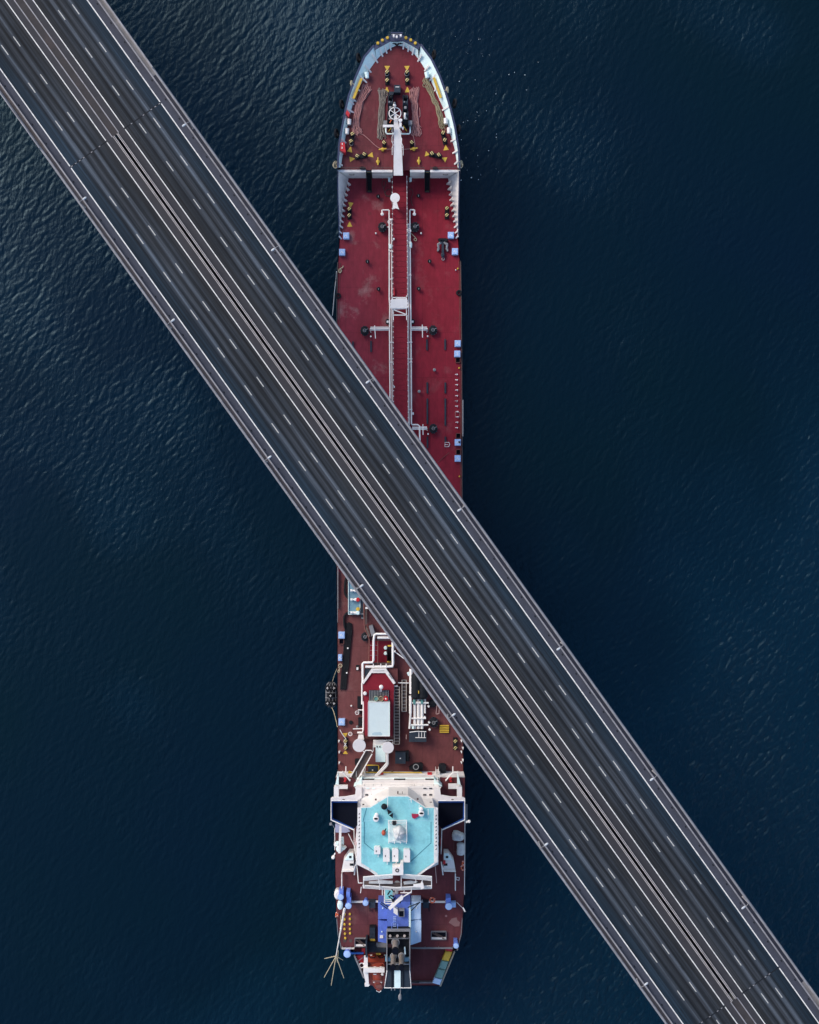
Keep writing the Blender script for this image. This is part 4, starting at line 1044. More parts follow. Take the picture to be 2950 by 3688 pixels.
# fishplate edges and rails along the hull side
for lst, dx in (([(1217, 945), (1213.5, 1062), (1213, 1180), (1213, 1500), (1214, 2040)], 0), ([(1659, 940), (1661, 1060), (1663, 1250), (1664, 1500), (1665, 2000), (1667, 2660)], 0)):
    P('gutter_bar', M().tube([W(p, ZD + .15) for p in lst], 0.13, 5), BROWN)
    P('gutter_bar', M().tube([W((p[0] + (9 if p[0] < 1400 else -6), p[1]), ZD + .04) for p in lst], 0.06, 5), RUSTP)
rail('side_rail', [(1217, 2045), (1217, 2240)], ZD, 1.2, GREY, r=0.05, step=2.2)
P('side_gangway', M().box(b1(206, 135), b1(214, 600), ZD + .2, ZD + .8), GREY)
P('side_gangway', M().box(a6(1610, 0), a6(1622, 435), ZD + .2, ZD + .8), GREY)
for f, u, v in ((a4, 125, 615), (a4, 1570, 580)):
    P('side_fairlead', M().torus(W(f(u, v), ZD + .3), 0.5, 0.22, 12), BLACK, smooth=True)

# aft tank deck: manifold tray, pipe loop, pump room, deck crane gear
tr = P('drip_tray', M().box(b1(328, 280), b1(462, 668), ZD + .5, ZD + .9), TEAL)
P('tray_rim', M().box(b1(326, 278), b1(332, 670), ZD + .5, ZD + 1.2).box(b1(458, 278), b1(464, 670), ZD + .5, ZD + 1.2).box(b1(332, 664), b1(458, 670), ZD + .5, ZD + 1.2).box(b1(332, 634), b1(458, 639), ZD + .9, ZD + 1.1), ICE, tr)
for v, cap in ((398, None), (500, REDP), (648, ICE)):
    m = M().tube([W(b1(352, v), ZD + 1.5), W(b1(375, v), ZD + 1.5), W(b1(376, v), ZD + 1.5), W(b1(395, v), ZD + 1.5), W(b1(396, v), ZD + 1.5), W(b1(425, v), ZD + 1.5)], [0.3, 0.3, 0.2, 0.2, 0.36, 0.36], 12)
    P('manifold_flange', m, WHITE2, tr, True)
    if cap: P('manifold_valve', M().lathe(W(b1(438, v), ZD + 1), [(0.5, 0), (0.5, .7), (0.35, .95)], 14), cap, tr, True)
P('yellow_valve', M().lathe(W(b1(438, 605), ZD + .9), [(0.2, 0), (0.2, .3), (0.45, .35), (0.45, .6), (.2, .65)], 14), YEL, tr, True)
P('tray_post', M().box(b1(470, 500), b1(500, 715), ZD, ZD + 1.2), DARK)
P('tray_step', M().box(b1(474, 655), b1(500, 670), ZD + 1.2, ZD + 1.3).box(b1(476, 705), b1(500, 716), ZD + 1.2, ZD + 1.5), GREY)
P('red_pipe', M().tube([W(p, ZD + 1.4) for p in (b1(505, 540), b1(508, 760), b1(515, 830), b1(550, 905), b1(565, 950), b2(562, 430))], 0.16, 6), RUSTP, smooth=True)
P('sloped_screen', M().prism([b1(560, 800), b1(600, 790), b1(628, 880), b1(590, 920)], ZD, ZD + 2.2), GREY)
P('screen_post', M().bar(W(b1(530, 560), ZD + 2), W(b1(530, 780), ZD + 2), 0.4).bar(W(b1(525, 800), ZD + 1), W(b1(570, 920), ZD + 2), 0.4), BROWN)
P('screen_post', M().box(b1(520, 585), b1(548, 605), ZD, ZD + 2.3), WHITE2)
pipe('vapour_pipe', [b2(840, 105), b2(640, 105), b2(622, 118), b2(614, 180), b2(612, 400), b2(600, 425), b2(500, 428), b2(490, 440), b2(490, 660)], 0.27, WHITE2, z=ZD + 2.2)
pipe('vapour_pipe', [b2(655, 146), b2(830, 146)], 0.32, WHITE2, z=ZD + 1.9)
pipe('vapour_pipe', [b2(830, 200), b2(833, 440), b2(828, 470), b2(760, 474), b2(520, 474)], 0.3, WHITE2, z=ZD + 2.0)
pipe('vapour_pipe', [b2(484, 660), b2(484, 900), b3(500, 80), b3(498, 400), b3(488, 432), b3(430, 434)], 0.22, WHITE2, z=ZD + 1.8)
pipe('red_pipe', [b2(662, 190), b2(660, 435)], 0.13, RUSTP, z=ZD + 2)
for v in (232, 290, 345):
    P('pipe_bracket', M().bar(W(b2(575, v), ZD + 1.6), W(b2(655, v), ZD + 1.6), 0.1), GREY)
for u in (610, 695, 755):
    P('pipe_saddle', M().bar(W(b2(u, 440), ZD + 2.2), W(b2(u, 488), ZD + 2.2), 0.2), WHITE2)
P('loop_beam', M().bar(W(b2(590, 178), ZD + 1.5), W(b2(815, 178), ZD + 1.5), .15).bar(W(b2(560, 440), ZD + 1.2), W(b2(840, 440), ZD + 1.2), .5, .6), BROWN)
pw = P('platform_floor', M().box(b2(560, 180), b2(830, 440), ZD + .1, ZD + .25), REDCOV)
st = P('deck_stair', M().box(b2(764, 245), b2(770, 412), ZD, ZD + 2).box(b2(816, 245), b2(822, 412), ZD, ZD + 2), BLACK)
for k in range(9):
    P('stair_tread', M().box(b2(770, 250 + k * 18), b2(816, 262 + k * 18), ZD + 2 - k * .2, ZD + 2.08 - k * .2), BLACK, st)
P('stair_mark', M().box(b2(772, 230), b2(820, 246), ZD + 2, ZD + 2.1).box(b2(766, 410), b2(814, 428), ZD + .1, ZD + .5), YEL, st)
for v in (258, 320):
    P('pale_drum_fitting', M().lathe(W(b2(750, v), ZD + .3), [(0.42, 0), (0.42, .8), (0.3, .95)], 14), ICE, smooth=True)
for p, q in (((855, 305), (955, 380)), ):
    P('white_arm', M().bar(W(b2(*p), ZD + 2), W(b2(*q), ZD + 2), 0.2).box(b2(846, 292), b2(862, 312), ZD + 1.5, ZD + 2.4), WHITE2)
P('white_box', M().box(b2(420, 485), b2(440, 510), ZD, ZD + 1.2), WHITE2)
P('dark_pad', M().box(b2(415, 455), b2(450, 515), ZD, ZD + .2), BLACK)
# pump-room top
pr = P('pump_room_top', M().prism([b2(510, 490), b2(885, 498), b2(888, 690), b2(842, 690), b2(842, 690), b3(835, 500), b3(510, 500), b2(495, 690)], ZD, ZD + 1.6), DECKA)
P('pump_room_roof', M().prism([b2(592, 545), b2(748, 545), b2(845, 670), b3(828, 470), b3(515, 470), b2(498, 672)], ZD + 1.6, ZD + 2.6), REDCOV, pr)
P('roof_coaming', M().prism([b2(500, 672), b2(482, 660), b2(590, 500), b2(755, 498), b2(862, 660), b2(838, 672), b2(745, 545), b2(592, 545)], ZD + 1.6, ZD + 3.0), WHITE, pr)
P('coaming_line', M().bar(W(b2(605, 522), ZD + 3.02), W(b2(735, 520), ZD + 3.02), .09, .04).bar(W(b2(785, 560), ZD + 3.02), W(b2(825, 610), ZD + 3.02), .2, .04), GREY, pr)
P('blue_patch', M().prism([b2(512, 495), b2(595, 497), b2(512, 612)], ZD + 1.6, ZD + 1.66), DARK, pr)
P('roof_vent', M().bar(W(b2(697, 695), ZD + 4.6), W(b2(695, 748), ZD + 3), .5, .4).lathe(W(b2(700, 700), ZD + 4.2), [(.45, 0), (.5, .4), (.3, .6)], 12), WHITE2, pr, True)
P('roof_vent', M().lathe(W(b2(517, 772), ZD + 2.6), [(.35, 0), (.45, .5), (.3, .7)], 12), WHITE2, pr, True)
gr = P('roof_grating', M().box(b2(560, 740), b2(790, 868), ZD + 2.6, ZD + 2.8), DARK, pr)
for k in range(13):
    P('grating_slat', M().box(b2(566 + k * 17.5, 744), b2(573 + k * 17.5, 862), ZD + 2.8, ZD + 2.95), GREY, pr)
pr2 = P('white_container', M().box(b3(552, 92), b3(795, 474), ZD + 2.6, ZD + 5.0), paint('container_white', (0.60, 0.70, 0.70), 0.5, 0.05, 0.5, stain=(0.45, 0.58, 0.6), stain_amt=0.5))
P('roof_stain', M().prism([b3(595, 445), b3(620, 432), b3(690, 428), b3(715, 450), b3(700, 468), b3(600, 466)], ZD + 5.0, ZD + 5.012), paint('puddle', (0.42, 0.55, 0.6), 0.2, 0.1, 1.0), pr2)
P('container_edge', M().box(b3(552, 88), b3(795, 94), ZD + 5.0, ZD + 5.1).box(b3(550, 470), b3(795, 477), ZD + 5.0, ZD + 5.1).box(b3(549, 92), b3(554, 474), ZD + 5.0, ZD + 5.1).box(b3(792, 92), b3(797, 474), ZD + 5.0, ZD + 5.1), WHITE, pr2)
# port side pipework along the pump room
P('pipe_rack', M().box(b3(430, 30), b3(470, 160), ZD, ZD + 1.0).box(b3(440, 270), b3(485, 360), ZD, ZD + 1.0).box(b3(440, 190), b3(470, 225), ZD, ZD + 1.3), BLACK)
for v in (178, 392):
    P('white_arm', M().bar(W(b3(436 if v == 178 else 380, v), ZD + 1.6), W(b3(495, v - (0 if v == 178 else 3)), ZD + 1.6), 0.2), WHITE2)
for u, v in ((427, 210), (350, 450)):
    P('hand_wheel', M().torus(W(b3(u, v), ZD + 1.5), 0.42, 0.07, 16).bar(W(b3(u - 18, v), ZD + 1.5), W(b3(u + 18, v), ZD + 1.5), .07), WHITE2, smooth=True)
P('dark_frame', M().tube([W(b3(*q), ZD + 1) for q in ((380, 395), (380, 455), (460, 455))], .06, 5), BLACK)
P('dark_spot_cap', M().lathe(W(b3(357, 318), ZD), [(.45, 0), (.45, .25), (.3, .3)], 14), BLACK)
P('dark_spot_cap', M().lathe(W(b3(430, 365), ZD), [(.3, 0), (.3, .5), (.2, .6)], 12), GREY)
# long ladders lying fore and aft
def ladder(name, f, u0, u1, v0, v1, n, z, mr, mt):
    l = P(name, M().box(f(u0, v0), f(u0 + 9, v1), z, z + .5).box(f(u1 - 9, v0), f(u1, v1), z, z + .5), mr)
    for k in range(n + 1):
        v = v0 + (v1 - v0) * k / n
        P('rung', M().box(f(u0 + 9, v - 3), f(u1 - 9, v + 3), z + .1, z + .3), mt, l)
    P('ladder_floor', M().box(f(u0 + 9, v0), f(u1 - 9, v1), z, z + .06), BROWN, l)
LADT = paint('weathered_aluminium', (0.40, 0.35, 0.31), 0.6, 0.25, 0.8)
ladder('gangway_ladder', b2, 842, 910, 700, 1350, 19, ZD + 1.2, LADT, LADT)
ladder('accommodation_ladder', b2, 930, 988, 625, 980, 9, ZD + 1.0, LADT, GREY)
P('ladder_head', M().bar(W(b2(890, 655), ZD + 1.5), W(b2(1010, 658), ZD + 1.5), .2).bar(W(b2(845, 692), ZD + 2), W(b2(885, 692), ZD + 2), .25), WHITE2)
# cylindrical tanks and white pipe rack to starboard
for u in (1095, 1170):
    t_ = P('black_tank', M().tube([W(b2(u, v), ZD + 2.0) for v in (545, 556, 570, 640, 641, 700, 701, 760, 761, 815, 830, 838)], [.5, .95, 1.18, 1.22, 1.14, 1.22, 1.14, 1.22, 1.14, 1.18, .9, .4], 20), BLACK, smooth=True)
    P('tank_saddle', M().box(b2(u - 30, 600), b2(u + 30, 612), ZD, ZD + 1.2).box(b2(u - 30, 780), b2(u + 30, 792), ZD, ZD + 1.2), DARK, t_)
P('tank_label', M().box(b2(1117, 745), b2(1127, 778), ZD + 3.1, ZD + 3.2), YEL)
P('teal_valve', M().lathe(W(b2(1074, 868), ZD + 1.4), [(.4, 0), (.42, .5), (.25, .8)], 12, 1.6).lathe(W(b2(1160, 868), ZD + 1.4), [(.38, 0), (.4, .5), (.25, .8)], 12, 1.5), TEALG, smooth=True)
P('teal_valve', M().prism([b2(990, 545), b2(1015, 535), b2(1018, 580), b2(1002, 575)], ZD + 1, ZD + 2), ICE)
for u, v0, v1, r_ in ((1037, 500, 780, .42), (1030, 800, 1000, .34)):
    pipe('rack_pipe', [b2(u, v0), b2(u, v1)], r_, WHITE2, z=ZD + 1.8)
for u, r_ in ((1078, .36), (1120, .36), (1160, .36), (1195, .2)):
    pipe('rack_pipe', [b3(u, 55), b3(u, 390 if u < 1190 else 215)], r_, WHITE2, z=ZD + 1.4)
for v, u0, u1 in ((98, 1050, 1235), (273, 1040, 1205), (348, 1030, 1232), (92, 1060, 1170)):
    pipe('rack_cross_pipe', [b3(u0, v), b3(u1, v)], .2, WHITE2, z=ZD + 1.9)
pipe('rack_pipe', [b3(1036, 20), b3(1030, 240), b3(1018, 390)], .24, WHITE2, z=ZD + 2.0)
for u, v in ((1192, 248), (1240, 305), (1245, 385), (1233, 125)):
    P('white_vent', M().lathe(W(b3(u, v), ZD), [(.16, 0), (.16, 1.5), (.28, 1.6), (.2, 2.0)], 10), WHITE2, smooth=True)
P('pale_cube', M().box(b3(1045, 365), b3(1070, 392), ZD + 1.8, ZD + 2.3), ICE)
dh = P('dark_deck_house', M().box(b3(1013, 428), b3(1210, 540), ZD, ZD + 2.6), DARK)
P('house_rail', M().tube([W(b3(*q), ZD + 3.2) for q in ((1020, 430), (1100, 420), (1208, 424))], .1, 5).bar(W(b3(1085, 490), ZD + 2.7), W(b3(1205, 492), ZD + 2.7), .13).bar(W(b3(1125, 425), ZD + 2.8), W(b3(1125, 490), ZD + 2.8), .13).bar(W(b3(1156, 425), ZD + 2.8), W(b3(1156, 490), ZD + 2.8), .13).bar(W(b3(1188, 425), ZD + 2.8), W(b3(1188, 490), ZD + 2.8), .13), WHITE2, dh)
P('white_arm', M().bar(W(b3(983, 458), ZD + 1), W(b3(983, 508), ZD + 1), .18).bar(W(b3(1318, 220), ZD + .8), W(b3(1330, 120), ZD + .8), .12).bar(W(b3(1318, 225), ZD + .8), W(b3(1350, 220), ZD + .8), .12).bar(W(b3(1352, 220), ZD + .8), W(b3(1355, 140), ZD + .8), .12), PINKL)
P('winch_block', M().lathe(W(b3(1280, 100), ZD), [(.9, 0), (.9, .9), (.5, 1.2)], 14), BLACK, smooth=True)
for k in range(5):
    P('yellow_bar', M().box(b3(1360, 352 + k * 18.5), b3(1465, 362 + k * 18.5), ZD, ZD + .5), YEL)
P('bar_bed', M().box(b3(1362, 350), b3(1463, 440), ZD, ZD + .12), BROWN)
# satellite domes' flat round tables on posts
for u, v, r_, zz in ((451, 580, 74, 5.5), (776, 604, 66, 5.5)):
    c = W(b3(u, v), ZD + zz); rr = r_ / 3.136 * (CAM_H - ZD - zz) / FPX
    tb = mk('round_platform', M().lathe(c, [(rr, -.25), (rr, 0), (rr * .97, .05)], 40), paint('grey_white_platform', (0.62, 0.60, 0.61), .5, .06, .8), ship, True)
    P('platform_post', M().tube([(c[0], c[1], ZD), (c[0], c[1], ZD + zz - .2)], .5, 10), WHITE2, tb, True)
P('post_bracket', M().prism([b3(445, 460), b3(498, 458), b3(505, 515), b3(432, 510)], ZD, ZD + 2), WHITE)
wb = P('white_locker', M().box(b3(636, 582), b3(746, 766), ZD, ZD + 2.6), ICE)
for u in (655, 684):
    P('locker_vent', M().lathe(W(b3(u, 594), ZD + 2.6), [(.17, 0), (.17, .15)], 10), BROWN, wb)
P('locker_canopy', M().box(b3(612, 522), b3(760, 600), ZD, ZD + 2.0), WHITE)
P('locker_rail', M().tube([W(b3(*q), ZD + 3) for q in ((608, 640), (612, 522), (830, 520), (832, 560))], .1, 5), WHITE2)
# diagonal footbridges up to the house
def footbridge(p, q, w, z0, z1, mfloor=BROWN):
    a_, c_ = Vector(W(p, z0)), Vector(W(q, z1))
    d = (c_ - a_); dn = Vector((d.x, d.y, 0)).normalized(); s = Vector((-dn.y, dn.x, 0)) * w / 2
    fb = mk('footbridge', M().bar(a_, c_, w, .12), mfloor, ship)
    m = M()
    for k in (-1, 1):
        m.bar(a_ + s * k + Vector((0, 0, .5)), c_ + s * k + Vector((0, 0, .5)), .2, .9)
    P('bridge_side', m, WHITE, fb)
footbridge(b3(560, 650), b3(390, 950), 1.7, ZD + 4.5, ZP + .5)
P('footbridge_head', M().tube([W(b3(*q), ZD + 5.5) for q in ((495, 645), (510, 655), (525, 635), (590, 635), (600, 655), (608, 640))], .12, 6), WHITE2)
pipe('white_duct', [b3(766, 670), b3(768, 790), b3(755, 810), b3(640, 930), b3(600, 945)], .34, WHITE, z=ZD + 4.5)
pipe('white_duct', [b3(756, 670), b3(757, 780), b3(630, 922)], .12, WHITE2, z=ZD + 4.8)
bx1 = P('dark_hatch', M().box(b3(858, 660), b3(975, 786), ZD, ZD + 2.0), DARK)
P('hatch_plate', M().box(b3(908, 720), b3(923, 732), ZD + 2.0, ZD + 2.06), WHITE2, bx1)
P('hatch_hinge', M().box(b3(975, 648), b3(1010, 760), ZD, ZD + 1.4).box(b3(980, 720), b3(1020, 760), ZD, ZD + 1.0), BLACK, bx1)
bx2 = P('dark_hatch', M().box(b3(552, 816), b3(658, 895), ZD, ZD + 2.0), DARK)
P('hatch_plate', M().box(b3(594, 852), b3(609, 864), ZD + 2, ZD + 2.06), WHITE2, bx2)
P('yellow_rail', M().tube([W(b3(*q), ZD + 2.2) for q in ((520, 803), (660, 803), (672, 812), (672, 880))], .12, 6), YEL)
P('yellow_rail', M().tube([W(b3(*q), ZD + 2.2) for q in ((335, 885), (680, 884), (1150, 886), (1162, 895))], .12, 6).tube([W(b3(*q), ZD + 2.2) for q in ((440, 820), (440, 885))], .12, 6).bar(W(b3(335, 900), ZD + 2), W(b3(345, 868), ZD + 2), .5), YEL)
P('capstan', M().prism([b3(1015, 830), b3(1060, 800), b3(1080, 785), b3(1110, 785), b3(1150, 780), b3(1170, 800), b3(1168, 860), b3(1015, 855)], ZD, ZD + 1.4).lathe(W(b3(1092, 825), ZD + 1.4), [(.8, 0), (.6, .3), (.6, .9), (.8, 1.0)], 14), BLACK, smooth=True)
P('capstan_wheel', M().torus(W(b3(1092, 822), ZD + 2.5), .6, .1, 14), GREY, smooth=True)
P('cowl_vent', M().prism([b3(1352, 812), b3(1375, 800), b3(1412, 800), b3(1432, 812), b3(1432, 885), b3(1352, 885)], ZD, ZD + 2.2), BLACK)
P('cowl_vent', M().prism([b3(402, 745), b3(450, 738), b3(462, 760), b3(430, 800), b3(402, 800)], ZD, ZD + 1.6), BLACK)
for u, v in ((500, 870), (1333, 860)):
    l = P('steel_ladder', M().box(b3(u - 18, v - 10), b3(u - 14, v + 45), ZD + 1, ZD + 4).box(b3(u + 14, v - 10), b3(u + 18, v + 45), ZD + 1, ZD + 4), WHITE2)
    for k in range(6):
        P('rung', M().box(b3(u - 14, v - 8 + k * 10), b3(u + 14, v - 4 + k * 10), ZD + 3.6, ZD + 3.8), WHITE2, l)
for u in (300, 1508):
    P('white_post', M().bar(W(b3(u, 815), ZD + 3), W(b3(u, 885), ZD + 3), .22), WHITE2)
# pipes and lockers along the foot of the house
m = M()
pipe('white_duct', [b3(300, 912), b3(650, 908), b3(1300, 912), b3(1450, 912)], .22, WHITE2, z=ZD + 3)
pipe('yellow_pipe', [b3(720, 924), b3(1460, 924)], .2, YEL, z=ZD + 3.2)
pipe('grey_pipe', [b3(330, 935), b3(1450, 935)], .2, GREY, z=ZD + 3.6)
for u, v, w_ in ((702, 908, 44), (1248, 908, 50)):
    P('red_locker', M().box(b3(u - w_ / 2, v - 10), b3(u + w_ / 2, v + 8), ZD + 2, ZD + 3.6), REDP)
P('brown_strut', M().bar(W(b3(812, 862), ZD + 1), W(b3(835, 890), ZD + 1.5), .3), BROWN)
# yellow edge wedges along the rail
for f, lst in ((b3, ((222, 535), (226, 660), (226, 780), (1606, 535), (1606, 658), (1606, 778), (1622, 615), (1622, 752))),):
    for u, v in lst:
        s = 1 if u < 800 else -1
        P('white_gusset', M().prism([f(u - 8 * s, v - 14), f(u + 10 * s, v - 10), f(u - 4 * s, v + 14)], ZD, ZD + 1.1), WHITE2)

# ------------------------------------------------------------------ superstructure
ZL, ZR = 24.5, 33.0
dhx = empty('deckhouse', W((1437, 3000), ZP), 0, ship)
S = lambda name, m, mat, smooth=False: P(name, m, mat, dhx, smooth)
# lower accommodation block
yf1 = W((1437, 2799), ZP)[1] - .05; yf = yf1 - .75
xl, xr = W(b4(420, 300), ZL)[0], W(b4(1345, 300), ZL)[0]
ybk = W(b5(0, 480), ZL)[1]
yb2 = W(b5(0, 590), ZL)[1]
xm0, xm1 = W(b5(640, 590), ZL)[0], W(b5(1120, 590), ZL)[0]
S('accommodation_wall', M().prismw([(xl, yf), (xr, yf), (xr, ybk), (xm1, yb2), (xm0, yb2), (xl, ybk)], ZP + .004, ZL), WHITE)
S('accommodation_front', M().boxw(((xl + xr) / 2, (yf1 + yf) / 2 + .01, (ZP + 21.3) / 2 + .01), (xr - xl, yf1 - yf, 21.3 - ZP)), WHITE)
for z, y_, d in ((19.0, yf1, .16), (21.36, yf1, .08), (22.9, yf, .15), (ZL + .06, yf, .28)):
    S('front_ledge', M().boxw(((xl + xr) / 2, y_ + d / 2 - .1, z), (xr - xl + .3, d + .2, .14)), ICE if z < 20 else WHITE)
for u in (523, 588, 877, 940, 1230, 1295):
    x = W(b4(u, 237), 20.4)[0]
    wd = S('window', M().boxw((x, yf1 + .03, 20.3), (1.5, .12, 1.6)), WHITE2)
    P('pane', M().boxw((x, yf1 + .06, 20.3), (1.3, .12, 1.35)), GLASS, wd)
for u, gl in ((548, ICE), (613, ICE), (1192, GLASS), (1258, GLASS)):
    wd = S('skylight', M().box(b4(u - 20, 303), b4(u + 20, 319), ZL, ZL + .2), WHITE2)
    P('pane', M().box(b4(u - 17, 305), b4(u + 17, 317), ZL + .2, ZL + .24), gl, wd)
for u in (510, 610, 700, 1075, 1170, 1290):
    S('front_seam', M().boxw((W(b4(u, 270), 23)[0], yf + .02, 22.9), (.07, .1, 2.6)), GREY)
for x_, sg in ((xl, -1), (xr, 1)):
    for z in (20.3, 23.2):
        for k in range(6):
            y_ = yf - 2.2 - k * (yf - ybk - 4) / 5.5
            wd = S('window', M().boxw((x_ + sg * .03, y_, z), (.12, 1.3, 1.1)), WHITE2)
            P('pane', M().boxw((x_ + sg * .07, y_, z), (.12, 1.1, .9)), GLASS, wd)
# roof of the block with low white decks each side of the wheelhouse
for u, v, dk in ((535, 385, 0), (602, 385, 1), (1190, 385, 1), (1258, 385, 0)):
    vt = S('deck_vent', M().box(b4(u - 18, v - 9), b4(u + 18, v + 9), ZL, ZL + .12), GREY)
    for k in range(3):
        P('vent_slot', M().box(b4(u - 15, v - 7 + k * 5.4), b4(u + 15, v - 4 + k * 5.4), ZL + .12, ZL + .16), BLACK, vt)
# wheelhouse with chamfered front
base = [b4(455, 470), b4(480, 418), b4(785, 292), b4(1005, 292), b4(1195, 415), b4(1325, 470)]
whl = [W(p, ZL) for p in [b4(478, 420), b4(785, 293), b4(1005, 293), b4(1200, 418)]]
yba = W(b5(0, 480), ZR)[1]; yend = W(b5(0, 600), ZR)[1]
xw0, xw1 = W(b4(452, 530), ZR)[0], W(b4(1318, 530), ZR)[0]
we0, we1 = W(b5(655, 600), ZR)[0], W(b5(1110, 600), ZR)[0]
top_ = [W(b4(470, 528), ZR), W(b4(580, 524), ZR), W(b4(780, 400), ZR), W(b4(1000, 400), ZR), W(b4(1205, 528), ZR), W(b4(1300, 528), ZR)]
ring_t = [(p[0], p[1]) for p in top_] + [(xw1, yba), (we1, yend), (we0, yend), (xw0, yba)]
m = M()
lo = [(whl[0][0] - .0, whl[0][1]), (whl[0][0] + 1.4, whl[0][1] + .5), (whl[1][0], whl[1][1]), (whl[2][0], whl[2][1]), (whl[3][0] - 1.0, whl[3][1] + .4), (whl[3][0] + 1.5, whl[3][1])] + [(xw1 - .2, yba), (we1, yend + .2), (we0, yend + .2), (xw0 + .2, yba)]
m.loft([[(x, y, ZL + .004) for x, y in lo], [(x, y, ZR - .3) for x, y in ring_t]], True, True)
S('wheelhouse', m, WHITE)
# roof slab (white margin) and turquoise monkey-island deck
S('roof_slab', M().prism([b4(432, 532), b4(470, 526), b4(575, 522), b4(775, 396), b4(1005, 396), b4(1205, 524), b4(1300, 526), b4(1340, 532), b5(1342, 452), b5(1110, 604), b5(650, 604), b5(428, 468)], ZR - .3, ZR - .02), WHITE)
S('monkey_island_deck', M().prism([b4(472, 534), b4(580, 530), b4(782, 405), b4(1000, 405), b4(1200, 534), b4(1298, 534), b5(1296, 455), b5(1120, 580), b5(1100, 596), b5(665, 596), b5(650, 575), b5(472, 460)], ZR - .02, ZR + .06), CYAN)
for pts in ([b4(474, 536), b5(474, 458), b5(655, 592)], [b4(1298, 536), b5(1298, 455), b5(1115, 592)]):
    o = rail('monkey_rail', pts, ZR, 1.3, WHITE2, dhx, step=1.9, r=0.06)
m = M()
for k in range(10):
    for u in (452, 1320):
        v = (600 + k * 42) if k < 10 else 0
        p = b4(u, v + (0 if u < 500 else 20))
        m.boxw((W(p, ZR)[0], W(p, ZR)[1], ZR), (.35, .16, .05), 0.9)
S('margin_slot', m, BLACK)
# painted seams of the turquoise deck
SEAM = paint('deck_seam_light', (0.30, 0.62, 0.68), .6, .1, 1)
SEAMD = paint('deck_seam_dark', (0.04, 0.20, 0.26), .6, .1, 1)
for f, p, q, mt in ((b4, (505, 680), (880, 658), SEAM), (b4, (880, 658), (1300, 682), SEAM), (b4, (668, 470), (718, 655), SEAM), (b4, (668, 465), (880, 660), SEAM), (b4, (1003, 410), (1032, 560), SEAM), (b4, (1280, 540), (1222, 668), SEAM), (b4, (575, 530), (560, 655), SEAM),
                    (b5, (505, 235), (615, 325), SEAMD), (b5, (1265, 235), (1030, 450), SEAMD), (b4, (508, 690), (508, 920), SEAMD), (b4, (1262, 690), (1262, 920), SEAMD), (b4, (535, 535), (492, 690), SEAMD)):
    S('deck_seam', M().bar(W(f(*p), ZR + .07), W(f(*q), ZR + .07), .14, .05), mt)
# masts and gear on the monkey island
S('radar_platform', M().box(b4(785, 720), b4(985, 925), ZR + .06, ZR + .5), ICE)
m = M()
for z, in ((1.0,), (1.7,)):
    m.tube([W(b4(*q), ZR + z) for q in ((850, 935), (852, 895), (785, 915), (780, 675), (988, 672), (990, 915), (920, 898), (916, 935))], .1, 5)
for u, v in ((785, 690), (985, 690), (785, 800), (985, 800), (785, 905), (985, 905), (850, 900), (918, 900)):
    w = W(b4(u, v), ZR); m.boxw((w[0], w[1], ZR + .9), (.14, .14, 1.7))
for v in (692, 706):
    m.tube([W(b4(785, v), ZR + 1.7), W(b4(985, v - 2), ZR + 1.7)], .07, 5)
S('platform_railing', m, WHITE2)
m = M()
c = W(b4(900, 805), ZR + .5)
rnd = random.Random(4)
for k, z, f in ((0, 0, 1.0), (1, 1.2, 1.05), (2, 2.2, .85), (3, 2.8, .45)):
    pass
ringk = lambda f, z: [(c[0] + f * (1.28 + .14 * math.sin(3 * t + z) + .08 * math.cos(7 * t)) * math.cos(t) * 1.0, c[1] + f * (1.42 + .12 * math.cos(4 * t + z)) * math.sin(t) * 1.05, c[2] + z + .08 * math.sin(5 * t)) for t in [2 * math.pi * k / 28 for k in range(28)]]
m.loft([ringk(1, 0), ringk(1.04, .8), ringk(.9, 1.6), ringk(.55, 2.1), ringk(.12, 2.25)], True, True)
S('covered_compass', m, CANVAS, True)
for u, v, w_, h_ in ((654, 325, 70, 82), (757, 380, 74, 142), (858, 380, 70, 142), (988, 385, 74, 146)):
    lk = S('roof_locker', M().prism([b5(u - w_ / 2, v - h_ / 2 + 8), b5(u - w_ / 2 + 10, v - h_ / 2), b5(u + w_ / 2 - 10, v - h_ / 2), b5(u + w_ / 2, v - h_ / 2 + 8), b5(u + w_ / 2, v + h_ / 2), b5(u - w_ / 2, v + h_ / 2)], ZR + .06, ZR + 1.3), WHITE)
    P('locker_latch', M().box(b5(u - 14, v - 2), b5(u - 6, v + 16), ZR + 1.3, ZR + 1.36), BLACK, lk)
    if u < 900:
        P('locker_nozzle', M().prism([b5(u + 5, v + h_ / 2), b5(u + 18, v + h_ / 2), b5(u + 14, v + h_ / 2 + 32), b5(u + 8, v + h_ / 2 + 32)], ZR + .3, ZR + .7), WHITE2, lk)
for p, pc in (((643, 640), (648, 596)), ((1152, 580), (1152, 530))):
    w = W(b4(*p), ZR)
    dr = S('white_drum', M().lathe((w[0], w[1], ZR + .06), [(.62, 0), (.62, 1.3), (.5, 1.35)], 18), WHITE, True)
    P('drum_opening', M().lathe((w[0], w[1] + .1, ZR + 1.42), [(.44, 0), (.44, .03)], 16, .5), BLACK, dr)
    P('drum_lamp', M().lathe(W(b4(*pc), ZR + .06), [(.2, 0), (.2, .8), (.42, .95), (.42, 1.25), (.2, 1.4)], 14), WHITE2, dr, True)
S('black_ball', M().lathe(W(b4(735, 510), ZR + .3), [(.2, 0), (.6, .25), (.68, .6), (.5, 1.0), (.15, 1.15)], 16), BLACK, True)
S('day_shape', M().prism([b4(765, 545), b4(820, 578), b4(778, 610)], ZR + .9, ZR + 1.1), BLACK)
